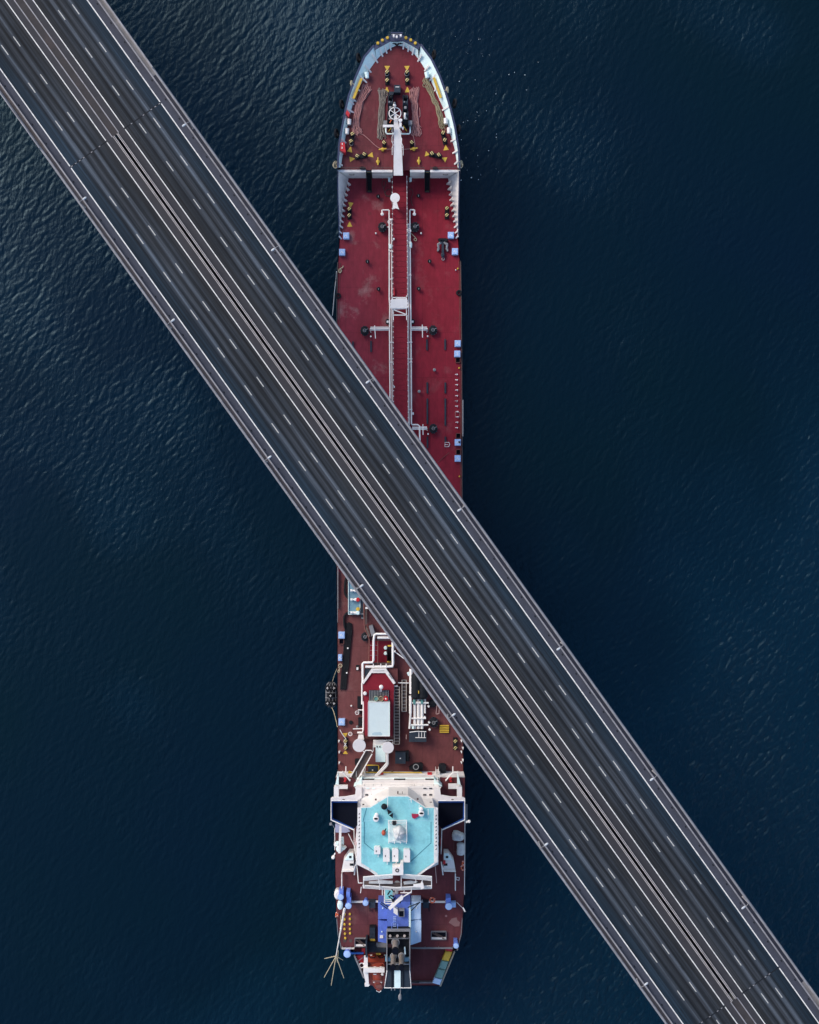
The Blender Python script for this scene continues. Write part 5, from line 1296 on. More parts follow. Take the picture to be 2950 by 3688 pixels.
S('day_shape', M().prism([b4(832, 592), b4(832, 650), b4(788, 618)], ZR + .9, ZR + 1.1), BLACK)
S('signal_lamp', M().lathe(W(b4(848, 692), ZR + 1), [(.5, 0), (.6, .5), (.3, .9)], 14), BLACK, True)
S('orange_buoy_light', M().lathe(W(b4(727, 808), ZR + .06), [(.42, 0), (.46, .5), (.3, .9), (.1, 1.0)], 14, 1.3), paint('orange_lamp', (.45, .07, .03), .5, .15, 1), True)
S('buoy_light_stem', M().bar(W(b4(742, 790), ZR + .6), W(b4(755, 765), ZR + .6), .22), BLACK)
S('red_flag_cover', M().prism([b4(1042, 602), b4(1122, 606), b4(1120, 630), b4(1075, 655), b4(1050, 645)], ZR + .06, ZR + .5), paint('crimson_cover', (.33, .01, .05), .6, .15, 1))
S('white_hook', M().tube([W(b4(*q), ZR + .6) for q in ((1015, 435), (1030, 442), (1038, 425), (1040, 470))], .08, 5), WHITE2)
S('short_mast', M().bar(W(b4(772, 405), ZR + 1), W(b4(772, 525), ZR + 1), .13).bar(W(b4(1130, 500), ZR + 1), W(b4(1125, 545), ZR + 1), .12).bar(W(b4(1230, 545), ZR + 1), W(b4(1230, 610), ZR + 1), .1), WHITE2)
# small dark fittings on the white front deck
for u, v, w_, h_ in ((638, 440, 20, 16), (1112, 434, 20, 16), (888, 360, 14, 26), (938, 362, 5, 26), (275, 440, 26, 6), (1505, 440, 26, 6), (498, 496, 22, 10), (1260, 470, 26, 4)):
    z = ZL + 3 if 440 < u < 1330 else ZL + 1.7
    S('small_fitting', M().box(b4(u - w_ / 2, v - h_ / 2), b4(u + w_ / 2, v + h_ / 2), ZR - .3 if 440 < u < 1330 and v > 400 else ZR - 1.6, (ZR + .1) if 440 < u < 1330 and v > 400 else ZR - 1.2), BROWN)

# bridge wings and the white side decks
ZW = 25.2
for s in (0, 1):
    f = (lambda u, v: b4(u, v)) if s == 0 else (lambda u, v: b4(1777 - u, v))
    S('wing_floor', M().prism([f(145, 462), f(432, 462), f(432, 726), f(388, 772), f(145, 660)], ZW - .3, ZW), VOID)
    S('wing_bulwark', M().loft([[W(f(*q), ZW - .3) for q in ((440, 470), (148, 468), (148, 655), (386, 765))], [W(f(*q), ZW + 1.3) for q in ((432, 456), (140, 456), (140, 664), (388, 776))]]), BLUETRIM)
    S('wing_cap', M().tube([W(f(*q), ZW + 1.35) for q in ((432, 450), (134, 450), (134, 668), (388, 780))], .14, 6), WHITE2)
    S('wing_trim', M().tube([W(f(*q), ZW + .2) for q in ((430, 470), (150, 470), (150, 652), (384, 764))], .09, 6), BLUETRIM)
    S('side_deck', M().prism([f(130, 445), f(130, 425), f(150, 412), f(300, 405), f(405, 386), f(412, 320), f(400, 300), f(480, 300), f(480, 420), f(436, 450)], ZW - .6, ZW - .1), WHITE)
    S('side_deck', M().prism([f(165, 412), f(165, 300), f(190, 290), f(219, 290), f(219, 412)], ZW - 2.2, ZW - .2), WHITE)
    S('side_deck', M().prism([f(210, 145), f(175, 292), f(219, 292), f(219, 160)], ZP, ZP + 1.2), ICE)
    S('side_deck', M().box(f(219, 280), f(320, 318), ZP + 1, ZP + 2.0) if s == 0 else M().box(f(320, 262), f(219, 318), ZP + 1, ZP + 1.6), WHITE)
    pts = [f(*q) for q in ((210, 150), (212, 118), (265, 118), (300, 150), (350, 210))]
    o = rail('side_deck_rail', pts, ZP, 1.5, WHITE2, dhx, step=2.5, r=.1, bars=(1, .5))
    S('red_extinguisher', M().tube([W(f(285, 190), ZP + .6), W(f(300, 210), ZP + .8), W(f(290, 232), ZP + .6), W(f(280, 225), ZP + .6)], .28, 7), REDP, True)
    S('front_stair', M().prism([f(388, 290), f(480, 200), f(480, 290)], ZP + .2, ZP + 3.5), ICE)
    st = S('side_stair', M().box(f(415, 120), f(420, 290), ZP, ZP + .4), WHITE2)
    # boat deck rail running aft from the wing
    o = rail('boat_deck_rail', [f(395, 760), (f(402, 0)[0], b5(0, 340)[1])], ZP, 1.5, WHITE2, dhx, step=2.0, r=.11, bars=(1, .5))

# side houses aft of the wings
for s in (0, 1):
    f = (lambda u, v: b5(u, v)) if s == 0 else (lambda u, v: b5(1793 - u, v))
    sh = S('side_house', M().prism([f(335, 350), f(384, 350), f(388, 435), f(388, 545), f(255, 545), f(275, 435)], ZP, ZP + 3.2), WHITE)
    P('house_step', M().prism([f(338, 356), f(380, 356), f(382, 430), f(288, 430)], ZP + 3.2, ZP + 3.5), ICE, sh)
    P('house_window', M().box(f(345, 470), f(386, 496), ZP + 3.2, ZP + 3.26), BLACK, sh)
    P('house_window', M().box(f(336, 385), f(364, 410), ZP + 3.5, ZP + 3.56), BLACK, sh)
    P('house_rail', M().tube([W(f(*q), ZP + 3.8) for q in ((250, 560), (385, 556), (410, 480))], .12, 5).tube([W(f(*q), ZP + 3.3) for q in ((255, 548), (385, 545))], .1, 5), WHITE2, sh)
    rail('boat_deck_rail', [f(258, 570), f(258, 750)], ZP, 1.5, WHITE2, dhx, step=2.2, r=.12, bars=(1, .5))
    S('white_strut', M().bar(W(f(395, 600), ZP + 2), W(f(415, 450), ZP + 2), .25), WHITE2)
    rail('boat_deck_rail', [(f(178, 0)[0], b4(0, 760)[1]), f(180, 300)] if s == 0 else [f(150, -60), f(152, 330), f(155, 800)], ZP, 1.3, WHITE2, dhx, step=2.4, r=.07, bars=(1, .5))
P('red_box', M().box(b5(1400, 445), b5(1425, 480), ZP + 3.2, ZP + 4), REDP, dhx)
P('red_box', M().box(b5(1368, 200), b5(1385, 270), ZP, ZP + 1.5), REDP, dhx)
P('red_box', M().box(b5(398, 200), b5(418, 262), ZP, ZP + 1.5), REDP, dhx)
# port deck crane: white jib, pedestal and hydraulic gear
cr = empty('deck_crane', W(b5(235, 300), ZP), 0, ship)
P('crane_jib', M().prism([b4(228, 735), b4(252, 735), b5(240, 355), b5(212, 355)], ZP + 3.5, ZP + 4.2), WHITE, cr)
P('crane_pedestal', M().lathe(W(b5(240, 260), ZP), [(.8, 0), (.7, 2), (.8, 3.3), (.4, 3.5)], 16), ICE, cr, True)
P('crane_cylinder', M().tube([W(b5(262, 170), ZP + 3), W(b5(265, 250), ZP + 3)], .3, 8).tube([W(b5(190, 235), ZP + 2.5), W(b5(215, 240), ZP + 2.5)], .45, 10).tube([W(b5(255, 300), ZP + 2.5), W(b5(290, 290), ZP + 2.5)], .4, 10), ICE, cr, True)
P('crane_winch', M().tube([W(b5(265, 310), ZP + 2.2), W(b5(300, 275), ZP + 2.2)], .34, 10).lathe(W(b5(190, 245), ZP + 2), [(.45, 0), (.45, .8)], 12), WHITE2, cr, True)
P('crane_cover', M().prism([b4(180, 720), b4(300, 740), b4(350, 800), b4(300, 812), b4(180, 810)], ZP + .2, ZP + 1.2), paint('lilac_canvas', (.33, .35, .50), .85, .25, 1.2, bump=.5), cr)
P('white_davit', M().bar(W(b5(180, 350), ZP + 2), W(b5(150, 410), ZP + 2), .25).lathe(W(b5(158, 395), ZP + 1.6), [(.4, 0), (.4, .6), (.2, .8)], 10), WHITE2, dhx, True)
S('guy_bar', M().tube([W(b5(330, 135), ZP + 4), W(b5(405, 290), ZP + 3), W(b5(443, 690), ZP + 4)], .1, 5), WHITE2)
S('guy_bar', M().tube([W(b5(405, 290), ZP + 3), W(b4(430, 700), ZP + 5)], .08, 5), WHITE2)
S('guy_bar', M().tube([W(b5(1310, 490), ZP + 6), W(b5(1326, 690), ZP + 4)], .08, 5), PINKL)

# signal mast aft of the monkey island: railed platform with yard and scanner
ms = empty('signal_mast', W(b5(880, 680), ZP), 0, ship)
ZM = ZR + 1.0
P('mast_house', M().prism([b5(825, 515), b5(912, 512), b5(918, 470), b5(948, 470), b5(950, 600), b5(825, 600)], ZR, ZR + 3), WHITE, ms)
P('mast_scanner_port', M().torus(W(b5(880, 548), ZR + 3.05), .32, .1, 14), BLACK, ms, True)
P('platform_floor', M().prism([b5(500, 672), b5(870, 690), b5(1260, 668), b5(1262, 715), b5(870, 745), b5(500, 715)], ZM - 2.2, ZM - 2.0), BROWN, ms)
m = M()
for k, dv in enumerate((0, 13, 26, 39)):
    m.tube([W(b5(495, 622 + dv * 1.05), ZM + 1.4 - k * .45), W(b5(830, 592 + dv), ZM + 1.4 - k * .45)], .12, 5)
    m.tube([W(b5(935, 592 + dv), ZM + 1.4 - k * .45), W(b5(1272, 618 + dv * 1.1), ZM + 1.4 - k * .45)], .12, 5)
for k, dv in enumerate((0, 14, 28)):
    m.tube([W(b5(490, 716 + dv), ZM - k * .5), W(b5(870, 742 + dv), ZM - k * .5), W(b5(1270, 722 + dv), ZM - k * .5)], .12, 5)
for u, v0, v1 in ((500, 618, 745), (672, 600, 690), (1090, 600, 690), (1268, 615, 750), (925, 590, 760), (1165, 660, 760), (680, 700, 765)):
    m.bar(W(b5(u, v0), ZM + .6), W(b5(u, v1), ZM + .1), .16)
P('platform_railing', m, WHITE2, ms)
P('platform_cloth', M().prism([b5(560, 680), b5(640, 672), b5(700, 660), b5(760, 668), b5(830, 672), b5(830, 700), b5(700, 700), b5(560, 695)], ZM - 1.9, ZM - 1.5), CANVAS, ms)
P('platform_cloth', M().prism([b5(950, 680), b5(1030, 668), b5(1110, 678), b5(1060, 700), b5(960, 708)], ZM - 1.9, ZM - 1.5), CANVAS, ms)
P('scanner_arm', M().prism([b5(1062, 708), b5(1145, 700), b5(1160, 665), b5(1175, 700), b5(1185, 745), b5(1150, 765), b5(1140, 738), b5(1062, 735)], ZM + .6, ZM + 1.0), WHITE, ms)
P('mast_column', M().tube([W(b5(880, 700), ZP + .01), W(b5(880, 700), ZM - 2.2)], .7, 12), GREY, ms, True)
P('yard', M().prism([b5(780, 975), b5(915, 850), b5(930, 832), b5(952, 850), b5(940, 880), b5(905, 905), b5(800, 998)], ZM - .4, ZM + .3), WHITE, ms)
m = M()
rnd = random.Random(5)
for k in range(14):
    a_ = b5(800 + rnd.random() * 130, 775 + rnd.random() * 120); c_ = (a_[0] + rnd.uniform(-14, 14), a_[1] + rnd.uniform(-14, 14))
    m.bar(W(a_, ZM - 2 + rnd.random() * 2), W(c_, ZM - 2 + rnd.random() * 2), .22)
P('mast_rigging', m, BLACK, ms)
P('mast_lantern', M().lathe(W(b5(874, 790), ZM), [(.4, 0), (.4, .5), (.25, .8)], 12).lathe(W(b5(842, 805), ZM - .5), [(.3, 0), (.3, .7)], 10), GREY, ms, True)
P('mast_strut', M().bar(W(b5(940, 850), ZM), W(b5(1040, 790), ZM), .2).bar(W(b5(915, 800), ZM - .5), W(b5(1040, 800), ZM - .5), .18).bar(W(b5(1040, 750), ZM - .5), W(b5(1040, 805), ZM - .5), .18).bar(W(b5(960, 770), ZM - .5), W(b5(955, 800), ZM - .5), .15), WHITE2, ms)
P('flag_deck', M().box(b5(745, 770), b5(830, 890), ZP + 5, ZP + 5.3), CYAN, ms)
P('flag_deck_rail', M().tube([W(b5(*q), ZP + 6.3) for q in ((738, 745), (738, 915), (748, 924), (815, 924), (838, 905), (838, 880))], .13, 5).tube([W(b5(*q), ZP + 5.8) for q in ((745, 880), (838, 880))], .12, 5).tube([W(b5(*q), ZP + 5.8) for q in ((745, 900), (838, 900))], .1, 5), WHITE2, ms)
P('mast_stay', M().bar(W(b5(712, 735), ZM - 1), W(b5(712, 830), ZM - 1), .16).bar(W(b5(474, 735), ZM - 1), W(b5(466, 803), ZM - 1), .14).bar(W(b5(440, 690), ZM - .5), W(b5(490, 690), ZM - .5), .14), WHITE2, ms)
# rail across the after end of the boat deck
rail('aft_rail', [b5(365, 885), b5(735, 880)], ZP, 1.5, WHITE2, step=2.6, r=.12, bars=(1, .5))
rail('aft_rail', [b5(1030, 880), b5(1425, 885)], ZP, 1.5, WHITE2, step=2.6, r=.12, bars=(1, .5))

# ------------------------------------------------------------------ stern: engine casing, funnel, vents
ZK = 23.0
cs = empty('engine_casing', W(b6(895, 400), ZP), 0, ship)
P('casing_top', M().prism([b6(765, 150), b6(1030, 150), b6(1010, 260), b6(1010, 490), b6(765, 490)], ZP, ZK), BLUE, cs)
P('casing_shoulder', M().box(b6(664, 150), b6(764, 345), ZP, ZK - .6), BLUE, cs)
P('casing_shoulder', M().prism([b6(664, 358), b6(764, 372), b6(764, 618), b6(664, 600)], ZP, ZK - .8), BLUE, cs)
P('casing_shoulder', M().prism([b6(1038, 150), b6(1148, 150), b6(1146, 345), b6(1040, 352)], ZP, ZK - .6), BLUEW, cs)
P('casing_shoulder', M().prism([b6(1038, 368), b6(1120, 352), b6(1152, 362), b6(1150, 600), b6(1034, 640)], ZP, ZK - .8), BLUEW, cs)
P('casing_wall', M().box(b6(1012, 200), b6(1034, 640), ZP, ZK + .4), ICE, cs)
for u, v, mt in ((718, 218, ICE), (708, 485, ICE), (1098, 218, WHITE2), (1096, 485, WHITE2)):
    P('casing_light', M().lathe(W(b6(u, v), ZK - .7), [(.14, 0), (.14, .3), (.08, .4)], 8), mt, cs)
P('casing_plate', M().box(b6(684, 532), b6(722, 562), ZK - .8, ZK - .5), WHITE, cs)
sk = P('casing_skylight', M().box(b6(895, 235), b6(962, 322), ZK, ZK + 1.0), GREY, cs)
P('skylight_glass', M().box(b6(904, 256), b6(952, 316), ZK + 1.0, ZK + 1.05), VOID, sk)
P('skylight_lid', M().prism([b6(838, 210), b6(885, 240), b6(885, 305), b6(838, 275)], ZK, ZK + 1.6), WHITE, sk)
lad = P('casing_ladder', M().bar(W(b6(818, 400), ZK + .6), W(b6(818, 505), ZK + 3), .1).bar(W(b6(885, 400), ZK + .6), W(b6(885, 505), ZK + 3), .1).tube([W(b6(851 + 34 * math.cos(t), 405 - 30 * math.sin(t)), ZK + .7) for t in [k * math.pi / 8 for k in range(9)]], .07, 5), BLUEV, cs)
for k in range(9):
    P('rung', M().bar(W(b6(835, 320 + k * 18), ZK + .2), W(b6(868, 320 + k * 18), ZK + .2), .09), BLUEW, lad)
for p, q in (((690, 170), (770, 230)), ((700, 155), (790, 215)), ((1000, 215), (1140, 155)), ((1040, 250), (1125, 165))):
    P('casing_brace', M().bar(W(b6(*p), ZK + 1), W(b6(*q), ZK + 1), .2), DARK, cs)
fn = empty('funnel', W(b6(895, 750), 14.1), 0, ship)
ZU = 27.0
P('funnel_casing', M().box(b6(766, 484), b6(1024, 925), 14.05, ZU - .8), BLACK, fn)
P('funnel_rim', M().box(b6(758, 478), b6(768, 925), ZU - .8, ZU + .6).box(b6(1016, 478), b6(1028, 925), ZU - .8, ZU + .6).box(b6(768, 478), b6(1016, 486), ZU - .8, ZU + .6).box(b6(768, 562), b6(1016, 570), ZU - .8, ZU + .2).box(b6(768, 852), b6(1016, 860), ZU - .8, ZU + .2), GREY, fn)
for u in (800, 882, 962):
    P('small_exhaust', M().tube([W(b6(u, 535), ZU - .8), W(b6(u, 535), ZU + 2.0)], .3, 10), STEEL, fn, True)
for u, v0, hh, r_ in ((862, 590, 5.6, .66), (838, 745, 7.0, .52), (930, 745, 7.0, .55)):
    c = W(b6(u, v0), ZU - .8)
    ex = P('exhaust_pipe', M().tube([c, (c[0], c[1], ZU + hh - .02)], r_, 20), STEEL, fn, True)
    P('exhaust_collar', M().torus((c[0], c[1], ZU + .2), r_ * 1.18, .16, 20), GREY, ex, True)
    P('exhaust_mouth', M().lathe((c[0], c[1], ZU + hh - .06), [(r_ * 1.04, -.9), (r_ * 1.08, .02), (r_ * 1.0, .08), (r_ * .5, .06)], 20), VOID, ex, True)
P('funnel_stay', M().bar(W(b6(965, 660), ZU), W(b6(970, 740), ZU), .3), ICE, fn)
P('funnel_wing', M().box(b6(745, 780), b6(806, 825), ZU - 2, ZU - .2).box(b6(962, 780), b6(1018, 825), ZU - 2, ZU - .2), TEAL, fn)
P('red_patch', M().box(b6(768, 625), b6(818, 665), ZU - .8, ZU - .7), RUSTP, fn)
sr = P('stern_roof', M().prism([b6(766, 925), b6(1020, 925), b6(1036, 1120), b6(736, 1120)], 14.05, ZU - 1.5), DARK, fn)
P('roof_strip', M().box(b6(848, 924), b6(918, 1122), ZU - 1.5, ZU - 1.3), ICE, fn)
for u in (820, 946):
    P('roof_rib', M().box(b6(u - 4, 925), b6(u + 4, 1120), ZU - 1.5, ZU - 1.2), BLACK, fn)
P('roof_edge', M().tube([W(b6(*q), ZU - 1.4) for q in ((766, 925), (736, 1122), (1038, 1122), (1022, 925))], .12, 5), WHITE2, fn)
P('stern_light', M().bar(W(b6(915, 1125), ZU - 2), W(b6(915, 1200), ZU - 2), .16).lathe(W(b6(912, 1215), ZU - 2.4), [(.3, 0), (.4, .6), (.2, .9)], 10, 2.0).bar(W(b6(815, 1120), ZU - 2), W(b6(815, 1150), ZU - 2), .2).bar(W(b6(852, 1120), ZU - 2), W(b6(852, 1150), ZU - 2), .2), GREY, fn)
# blue cowl vents
def cowl(p, z, r_, h, neck=None):
    c = W(p, z + h)
    cv = mk('cowl_vent', M().lathe((c[0], c[1], z), [(r_ * .62, 0), (r_ * .62, h - .6), (r_ * .98, h - .5), (r_, h - .1), (r_ * .93, h)], 22), BLUEV, ship, True)
    P('vent_lid', M().lathe((c[0], c[1], z + h), [(r_ * .9, 0), (r_ * .86, .08), (.1, .16)], 22), BLUEBOX, cv, True)
    if neck:
        n_ = W(neck, z + h * .6)
        P('vent_trunk', M().boxw(((c[0] + n_[0]) / 2, (c[1] + n_[1]) / 2, z + h * .35), (r_ * 1.25, abs(c[1] - n_[1]) + .2, h * .7)), BLUEV, cv)
cowl(b6(243, 98), ZP, .72, 4.2, b6(250, 20)); cowl(b6(330, 198), ZP, .75, 4.2, b6(335, 95)); cowl(b6(523, 165), ZP, .70, 2.6)
cowl(b6(1463, 203), ZP, .84, 4.2, b6(1455, 105)); cowl(b6(1545, 648), ZP, .66, 3.6, b6(1538, 600)); cowl(b6(316, 742), 14.1, .86, 5.5, b6(325, 670))
P('vent_base', M().box(b6(1480, 160), b6(1543, 214), ZP, ZP + 1.5), BLUEBOX)
P('vent_base', M().box(b6(305, 40), b6(345, 100), ZP, ZP + 3), BLUEV)
P('white_drum_vent', M().lathe(W(b5(212, 790), ZP), [(.6, 0), (.75, .3), (.75, 2.0), (.5, 2.3)], 16, 1.5), WHITE, smooth=True)
P('white_drum_vent', M().lathe(W(b5(240, 915), ZP), [(.5, 0), (.65, .3), (.65, 1.6), (.4, 1.8)], 14, 1.6), ICE, smooth=True)
# yellow filler caps in two rows on the port quarter
for u, v in ((288, 287), (347, 285), (287, 345), (348, 341), (286, 402), (347, 399), (287, 454), (347, 454), (291, 508), (349, 503), (295, 558)):
    P('yellow_cap', M().lathe(W(b6(u, v), ZP), [(.27, 0), (.27, .3), (.2, .36)], 14), YEL, smooth=True)
for u, v in ((288, 590), (355, 590)):
    P('dark_cap', M().lathe(W(b6(u, v), ZP), [(.4, 0), (.4, .05)], 14), BROWN)
# stair wells, hatches
def well(u0, u1, v0, v1, mark):
    w_ = P('stair_well', M().box(b6(u0, v0), b6(u1, v1), ZP, ZP + .12), VOID)
    P('well_coaming', M().box(b6(u0 - 4, v0 - 6), b6(u1 + 4, v0), ZP, ZP + .7).box(b6(u0 - 4, v1), b6(u1 + 4, v1 + 6), ZP, ZP + .7).box(b6(u0 - 6, v0), b6(u0, v1), ZP, ZP + .7).box(b6(u1, v0), b6(u1 + 6, v1), ZP, ZP + .7), GREY, w_)
    P('well_stair', M().bar(W(b6(u0 + 10, v0 + 10), ZP + .3), W(b6(u1 - 6, v1 - 2), ZP + .4), .25).bar(W(b6(u0 + 40, v0 + 8), ZP + .3), W(b6(u1, v1 - 12), ZP + .4), .2), BROWN, w_)
    P('well_plate', M().box(b6(u0, v1 - 22), b6(u1, v1), ZP + .12, ZP + .5), WHITE, w_)
    return w_
well(1268, 1430, 494, 576, 0); well(405, 525, 570, 655, 0)
bl_ = P('black_stair', M().box(b6(566, 430), b6(634, 600), ZP, ZP + 1.4), BLACK)
for k in range(8):
    P('stair_tread', M().box(b6(570, 445 + k * 16), b6(630, 455 + k * 16), ZP + 1.4, ZP + 1.5), DARK, bl_)
for k in range(6):
    P('step_marking', M().bar(W(b6(574 + k * 10, 568), ZP + 1.46), W(b6(578 + k * 10, 592), ZP + 1.46), .12, .06), YEL, bl_)
P('dark_locker', M().box(b6(562, 150), b6(632, 222), ZP, ZP + 2.0).box(b6(1172, 156), b6(1236, 222), ZP, ZP + 2.0), DARK)
for p_, q_ in (((572, 225), (574, 258)), ((640, 225), (640, 258)), ((1238, 160), (1240, 258))):
    P('locker_leg', M().bar(W(b6(*p_), ZP + .5), W(b6(*q_), ZP + .5), .22), BLACK)
P('grey_step_deck', M().prism([b6(552, 605), b6(632, 605), b6(632, 650), b6(655, 670), b6(752, 672), b6(752, 720), b6(552, 718)], ZP, ZP + .6), DARK)
P('ridge_step', M().box(b6(640, 610), b6(755, 668), ZP - .5, ZP + .3), GREY)
rail('stern_rail', [b6(1040, 656), b6(1505, 656)], ZP, 1.2, GREY, step=2.4, r=.1, bars=(1, .5))
rail('stern_rail', [b6(260, 660), b6(395, 660)], ZP, 1.2, WHITE2, step=2.4, r=.07, bars=(1, .5))
rail('stern_rail', [b6(1612, 330), b6(1600, 500), b6(1555, 680)], ZP, 1.2, GREY, step=2.4, r=.06, bars=(1, .5))
rail('stern_rail', [b6(200, 330), b6(215, 500), b6(252, 660)], ZP, 1.2, GREY, step=2.4, r=.06, bars=(1, .5))
P('stern_bulwark', M().box(b6(1040, 1062), b6(1300, 1070), 14.05, 15.2), GREY)
P('stern_bulwark', M().box(b6(1050, 1058), b6(1130, 1066), 15.2, 15.6), BLACK)
P('deck_edge_strip', M().box(b6(1034, 668), b6(1500, 672), 14.05, 15.8), BROWN)
P('red_awning', M().prism([b6(1412, 665), b6(1510, 660), b6(1498, 712), b6(1430, 702)], 14.1, 15.6), REDP)
P('red_awning', M().prism([b6(480, 672), b6(518, 672), b6(516, 740), b6(480, 735)], 14.1, 15.6), REDP)
P('stern_rim', M().bar(W(b6(1528, 705), 14.5), W(b6(1365, 1098), 14.5), .35, .8), paint('rim_tan', (.30, .26, .2), .6, .2, 1))
# lifeboat davit
dv = empty('lifeboat_davit', W(b6(525, 940), 14.1), 0, ship)
P('davit_arm', M().prism([b6(506, 768), b6(546, 768), b6(548, 900), b6(560, 1085), b6(572, 1090), b6(555, 1108), b6(515, 1108), b6(512, 1080), b6(526, 1075), b6(496, 940), b6(500, 900)], 20.4, 21.2), WHITE, dv)
P('davit_crossbeam', M().box(b6(498, 900), b6(736, 950), 21.2, 21.9), WHITE, dv)
P('davit_post', M().box(b6(522, 592), b6(540, 780), 18.1, 22.0), DARK, dv)
P('davit_post', M().tube([W(b6(520, 850), 14.1), W(b6(520, 850), 20.4)], .5, 8), WHITE, dv)
P('davit_block', M().lathe(W(b6(715, 958), 20.8), [(.3, 0), (.36, .5), (.2, .8)], 10), WHITE2, dv)
P('davit_stair', M().box(b6(640, 726), b6(694, 752), 18.7, 18.9), BLACK, dv)
for k in range(5):
    P('step_marking', M().bar(W(b6(642 + k * 11, 728), 18.95), W(b6(650 + k * 11, 750), 18.95), .12, .05), YEL, dv)
P('quarter_frame', M().bar(W(b6(400, 752), 15), W(b6(505, 1000), 15), .35, 1.2).bar(W(b6(440, 820), 15.5), W(b6(510, 765), 15.5), .15), GREY)
P('quarter_ring', M().torus(W(b6(480, 868), 15.4), .55, .12, 16), WHITE2, smooth=True)
P('quarter_panel', M().prism([b6(412, 760), b6(498, 750), b6(500, 840), b6(450, 838)], 14.1, 15.0), REDP)
P('quarter_beam', M().box(b6(352, 722), b6(500, 742), 15.5, 16.0), BLUETRIM)
# whip antenna mast on the port quarter with its five spokes
an = empty('antenna_mast', W(b6(285, 232), ZP + 4.2), 0, ship)
f0 = Vector(W(b6(285, 232), ZP + 4.2)); zt = 47.0
tp = Vector(W(b6(190, 762), zt)); tp = Vector((f0.x + (tp.x - f0.x), f0.y + (tp.y - f0.y), zt))
P('antenna_pole', M().tube([f0, f0.lerp(tp, .12), f0.lerp(tp, .121), f0.lerp(tp, .45), f0.lerp(tp, .451), tp], [.32, .30, .26, .24, .16, .10], 8), WHITE2, an, True)
for u, v in ((58, 792), (268, 810), (55, 1005), (135, 1095), (278, 1012), (205, 838)):
    P('antenna_spoke', M().tube([tp, W(b6(u, v), zt - (.2 if v > 900 else 1.0))], [.09, .06], 6), BEIGE, an)
P('antenna_wire', M().tube([W(b6(242, 305), ZP + 8), W(b6(240, 470), ZP + 13)], .06, 5).tube([W(b6(215, 700), 40), W(b6(205, 838), 45)], .06, 5), BEIGE, an)
# jack-staff and stays to starboard
P('flag_bar', M().bar(W(b6(1622, 215), ZP + 2), W(b6(1648, 262), ZP + 2.5), .28).tube([W(b6(1552, 155), ZP + 2), W(b6(1625, 225), ZP + 2)], .05, 5), WHITE2)
P('deck_repair_patch', M().prism([b6(1462, 385), b6(1495, 340), b6(1550, 325), b6(1560, 360), b6(1590, 380), b6(1582, 425), b6(1530, 430), b6(1500, 410)], ZP, ZP + .012), paint('primer_patch', (.26, .13, .12), .7, .12, .6))
P('deck_repair_patch', M().lathe(W(b6(1433, 310), ZP), [(.26, 0), (.26, .012)], 14), paint('primer_patch_light', (.28, .14, .14), .7, .1, .6))
P('wing_camera', M().bar(W(b4(1655, 690), ZW + 1), W(b4(1690, 684), ZW + 1), .4).lathe(W(b4(1692, 680), ZW + .8), [(.3, 0), (.35, .4), (.2, .7)], 10), WHITE2)
P('wing_lamp', M().bar(W(b4(130, 690), ZW), W(b4(168, 755), ZW), .14).box(b4(114, 706), b4(140, 730), ZW, ZW + .5), GREY)
P('side_pipe', M().tube([W(b4(1662, 490), ZW - 1), W(b4(1662, 680), ZW - 1)], .22, 6), GREY)
# hose reel, frames on the starboard boat deck
P('wooden_pallet', M().box(b5(1518, 205), b5(1524, 340), ZP, ZP + .3).box(b5(1518, 205), b5(1640, 211), ZP, ZP + .3).box(b5(1518, 334), b5(1565, 340), ZP, ZP + .3), RUSTP)
P('white_frame', M().tube([W(b5(*q), ZP + 1) for q in ((1548, 625), (1582, 630), (1578, 660), (1548, 652))], .1, 5, True), WHITE2)

# ------------------------------------------------------------------ loose things aboard and alongside
def top(name, m, mat, org, label, cat, group=None, smooth=False):
    o = mk(name, m, mat, None, smooth, org=org)
    return tag(o, label, cat, group)
def smooth_path(pts, n=8):
    P_ = [Vector(p) for p in pts]; out = []
    for i in range(len(P_) - 1):
        p0, p1, p2, p3 = P_[max(i - 1, 0)], P_[i], P_[i + 1], P_[min(i + 2, len(P_) - 1)]
        for k in range(n):
            t = k / n
            out.append(0.5 * ((2 * p1) + (-p0 + p2) * t + (2 * p0 - 5 * p1 + 4 * p2 - p3) * t * t + (-p0 + 3 * p1 - 3 * p2 + p3) * t ** 3))
    out.append(P_[-1])
    return out
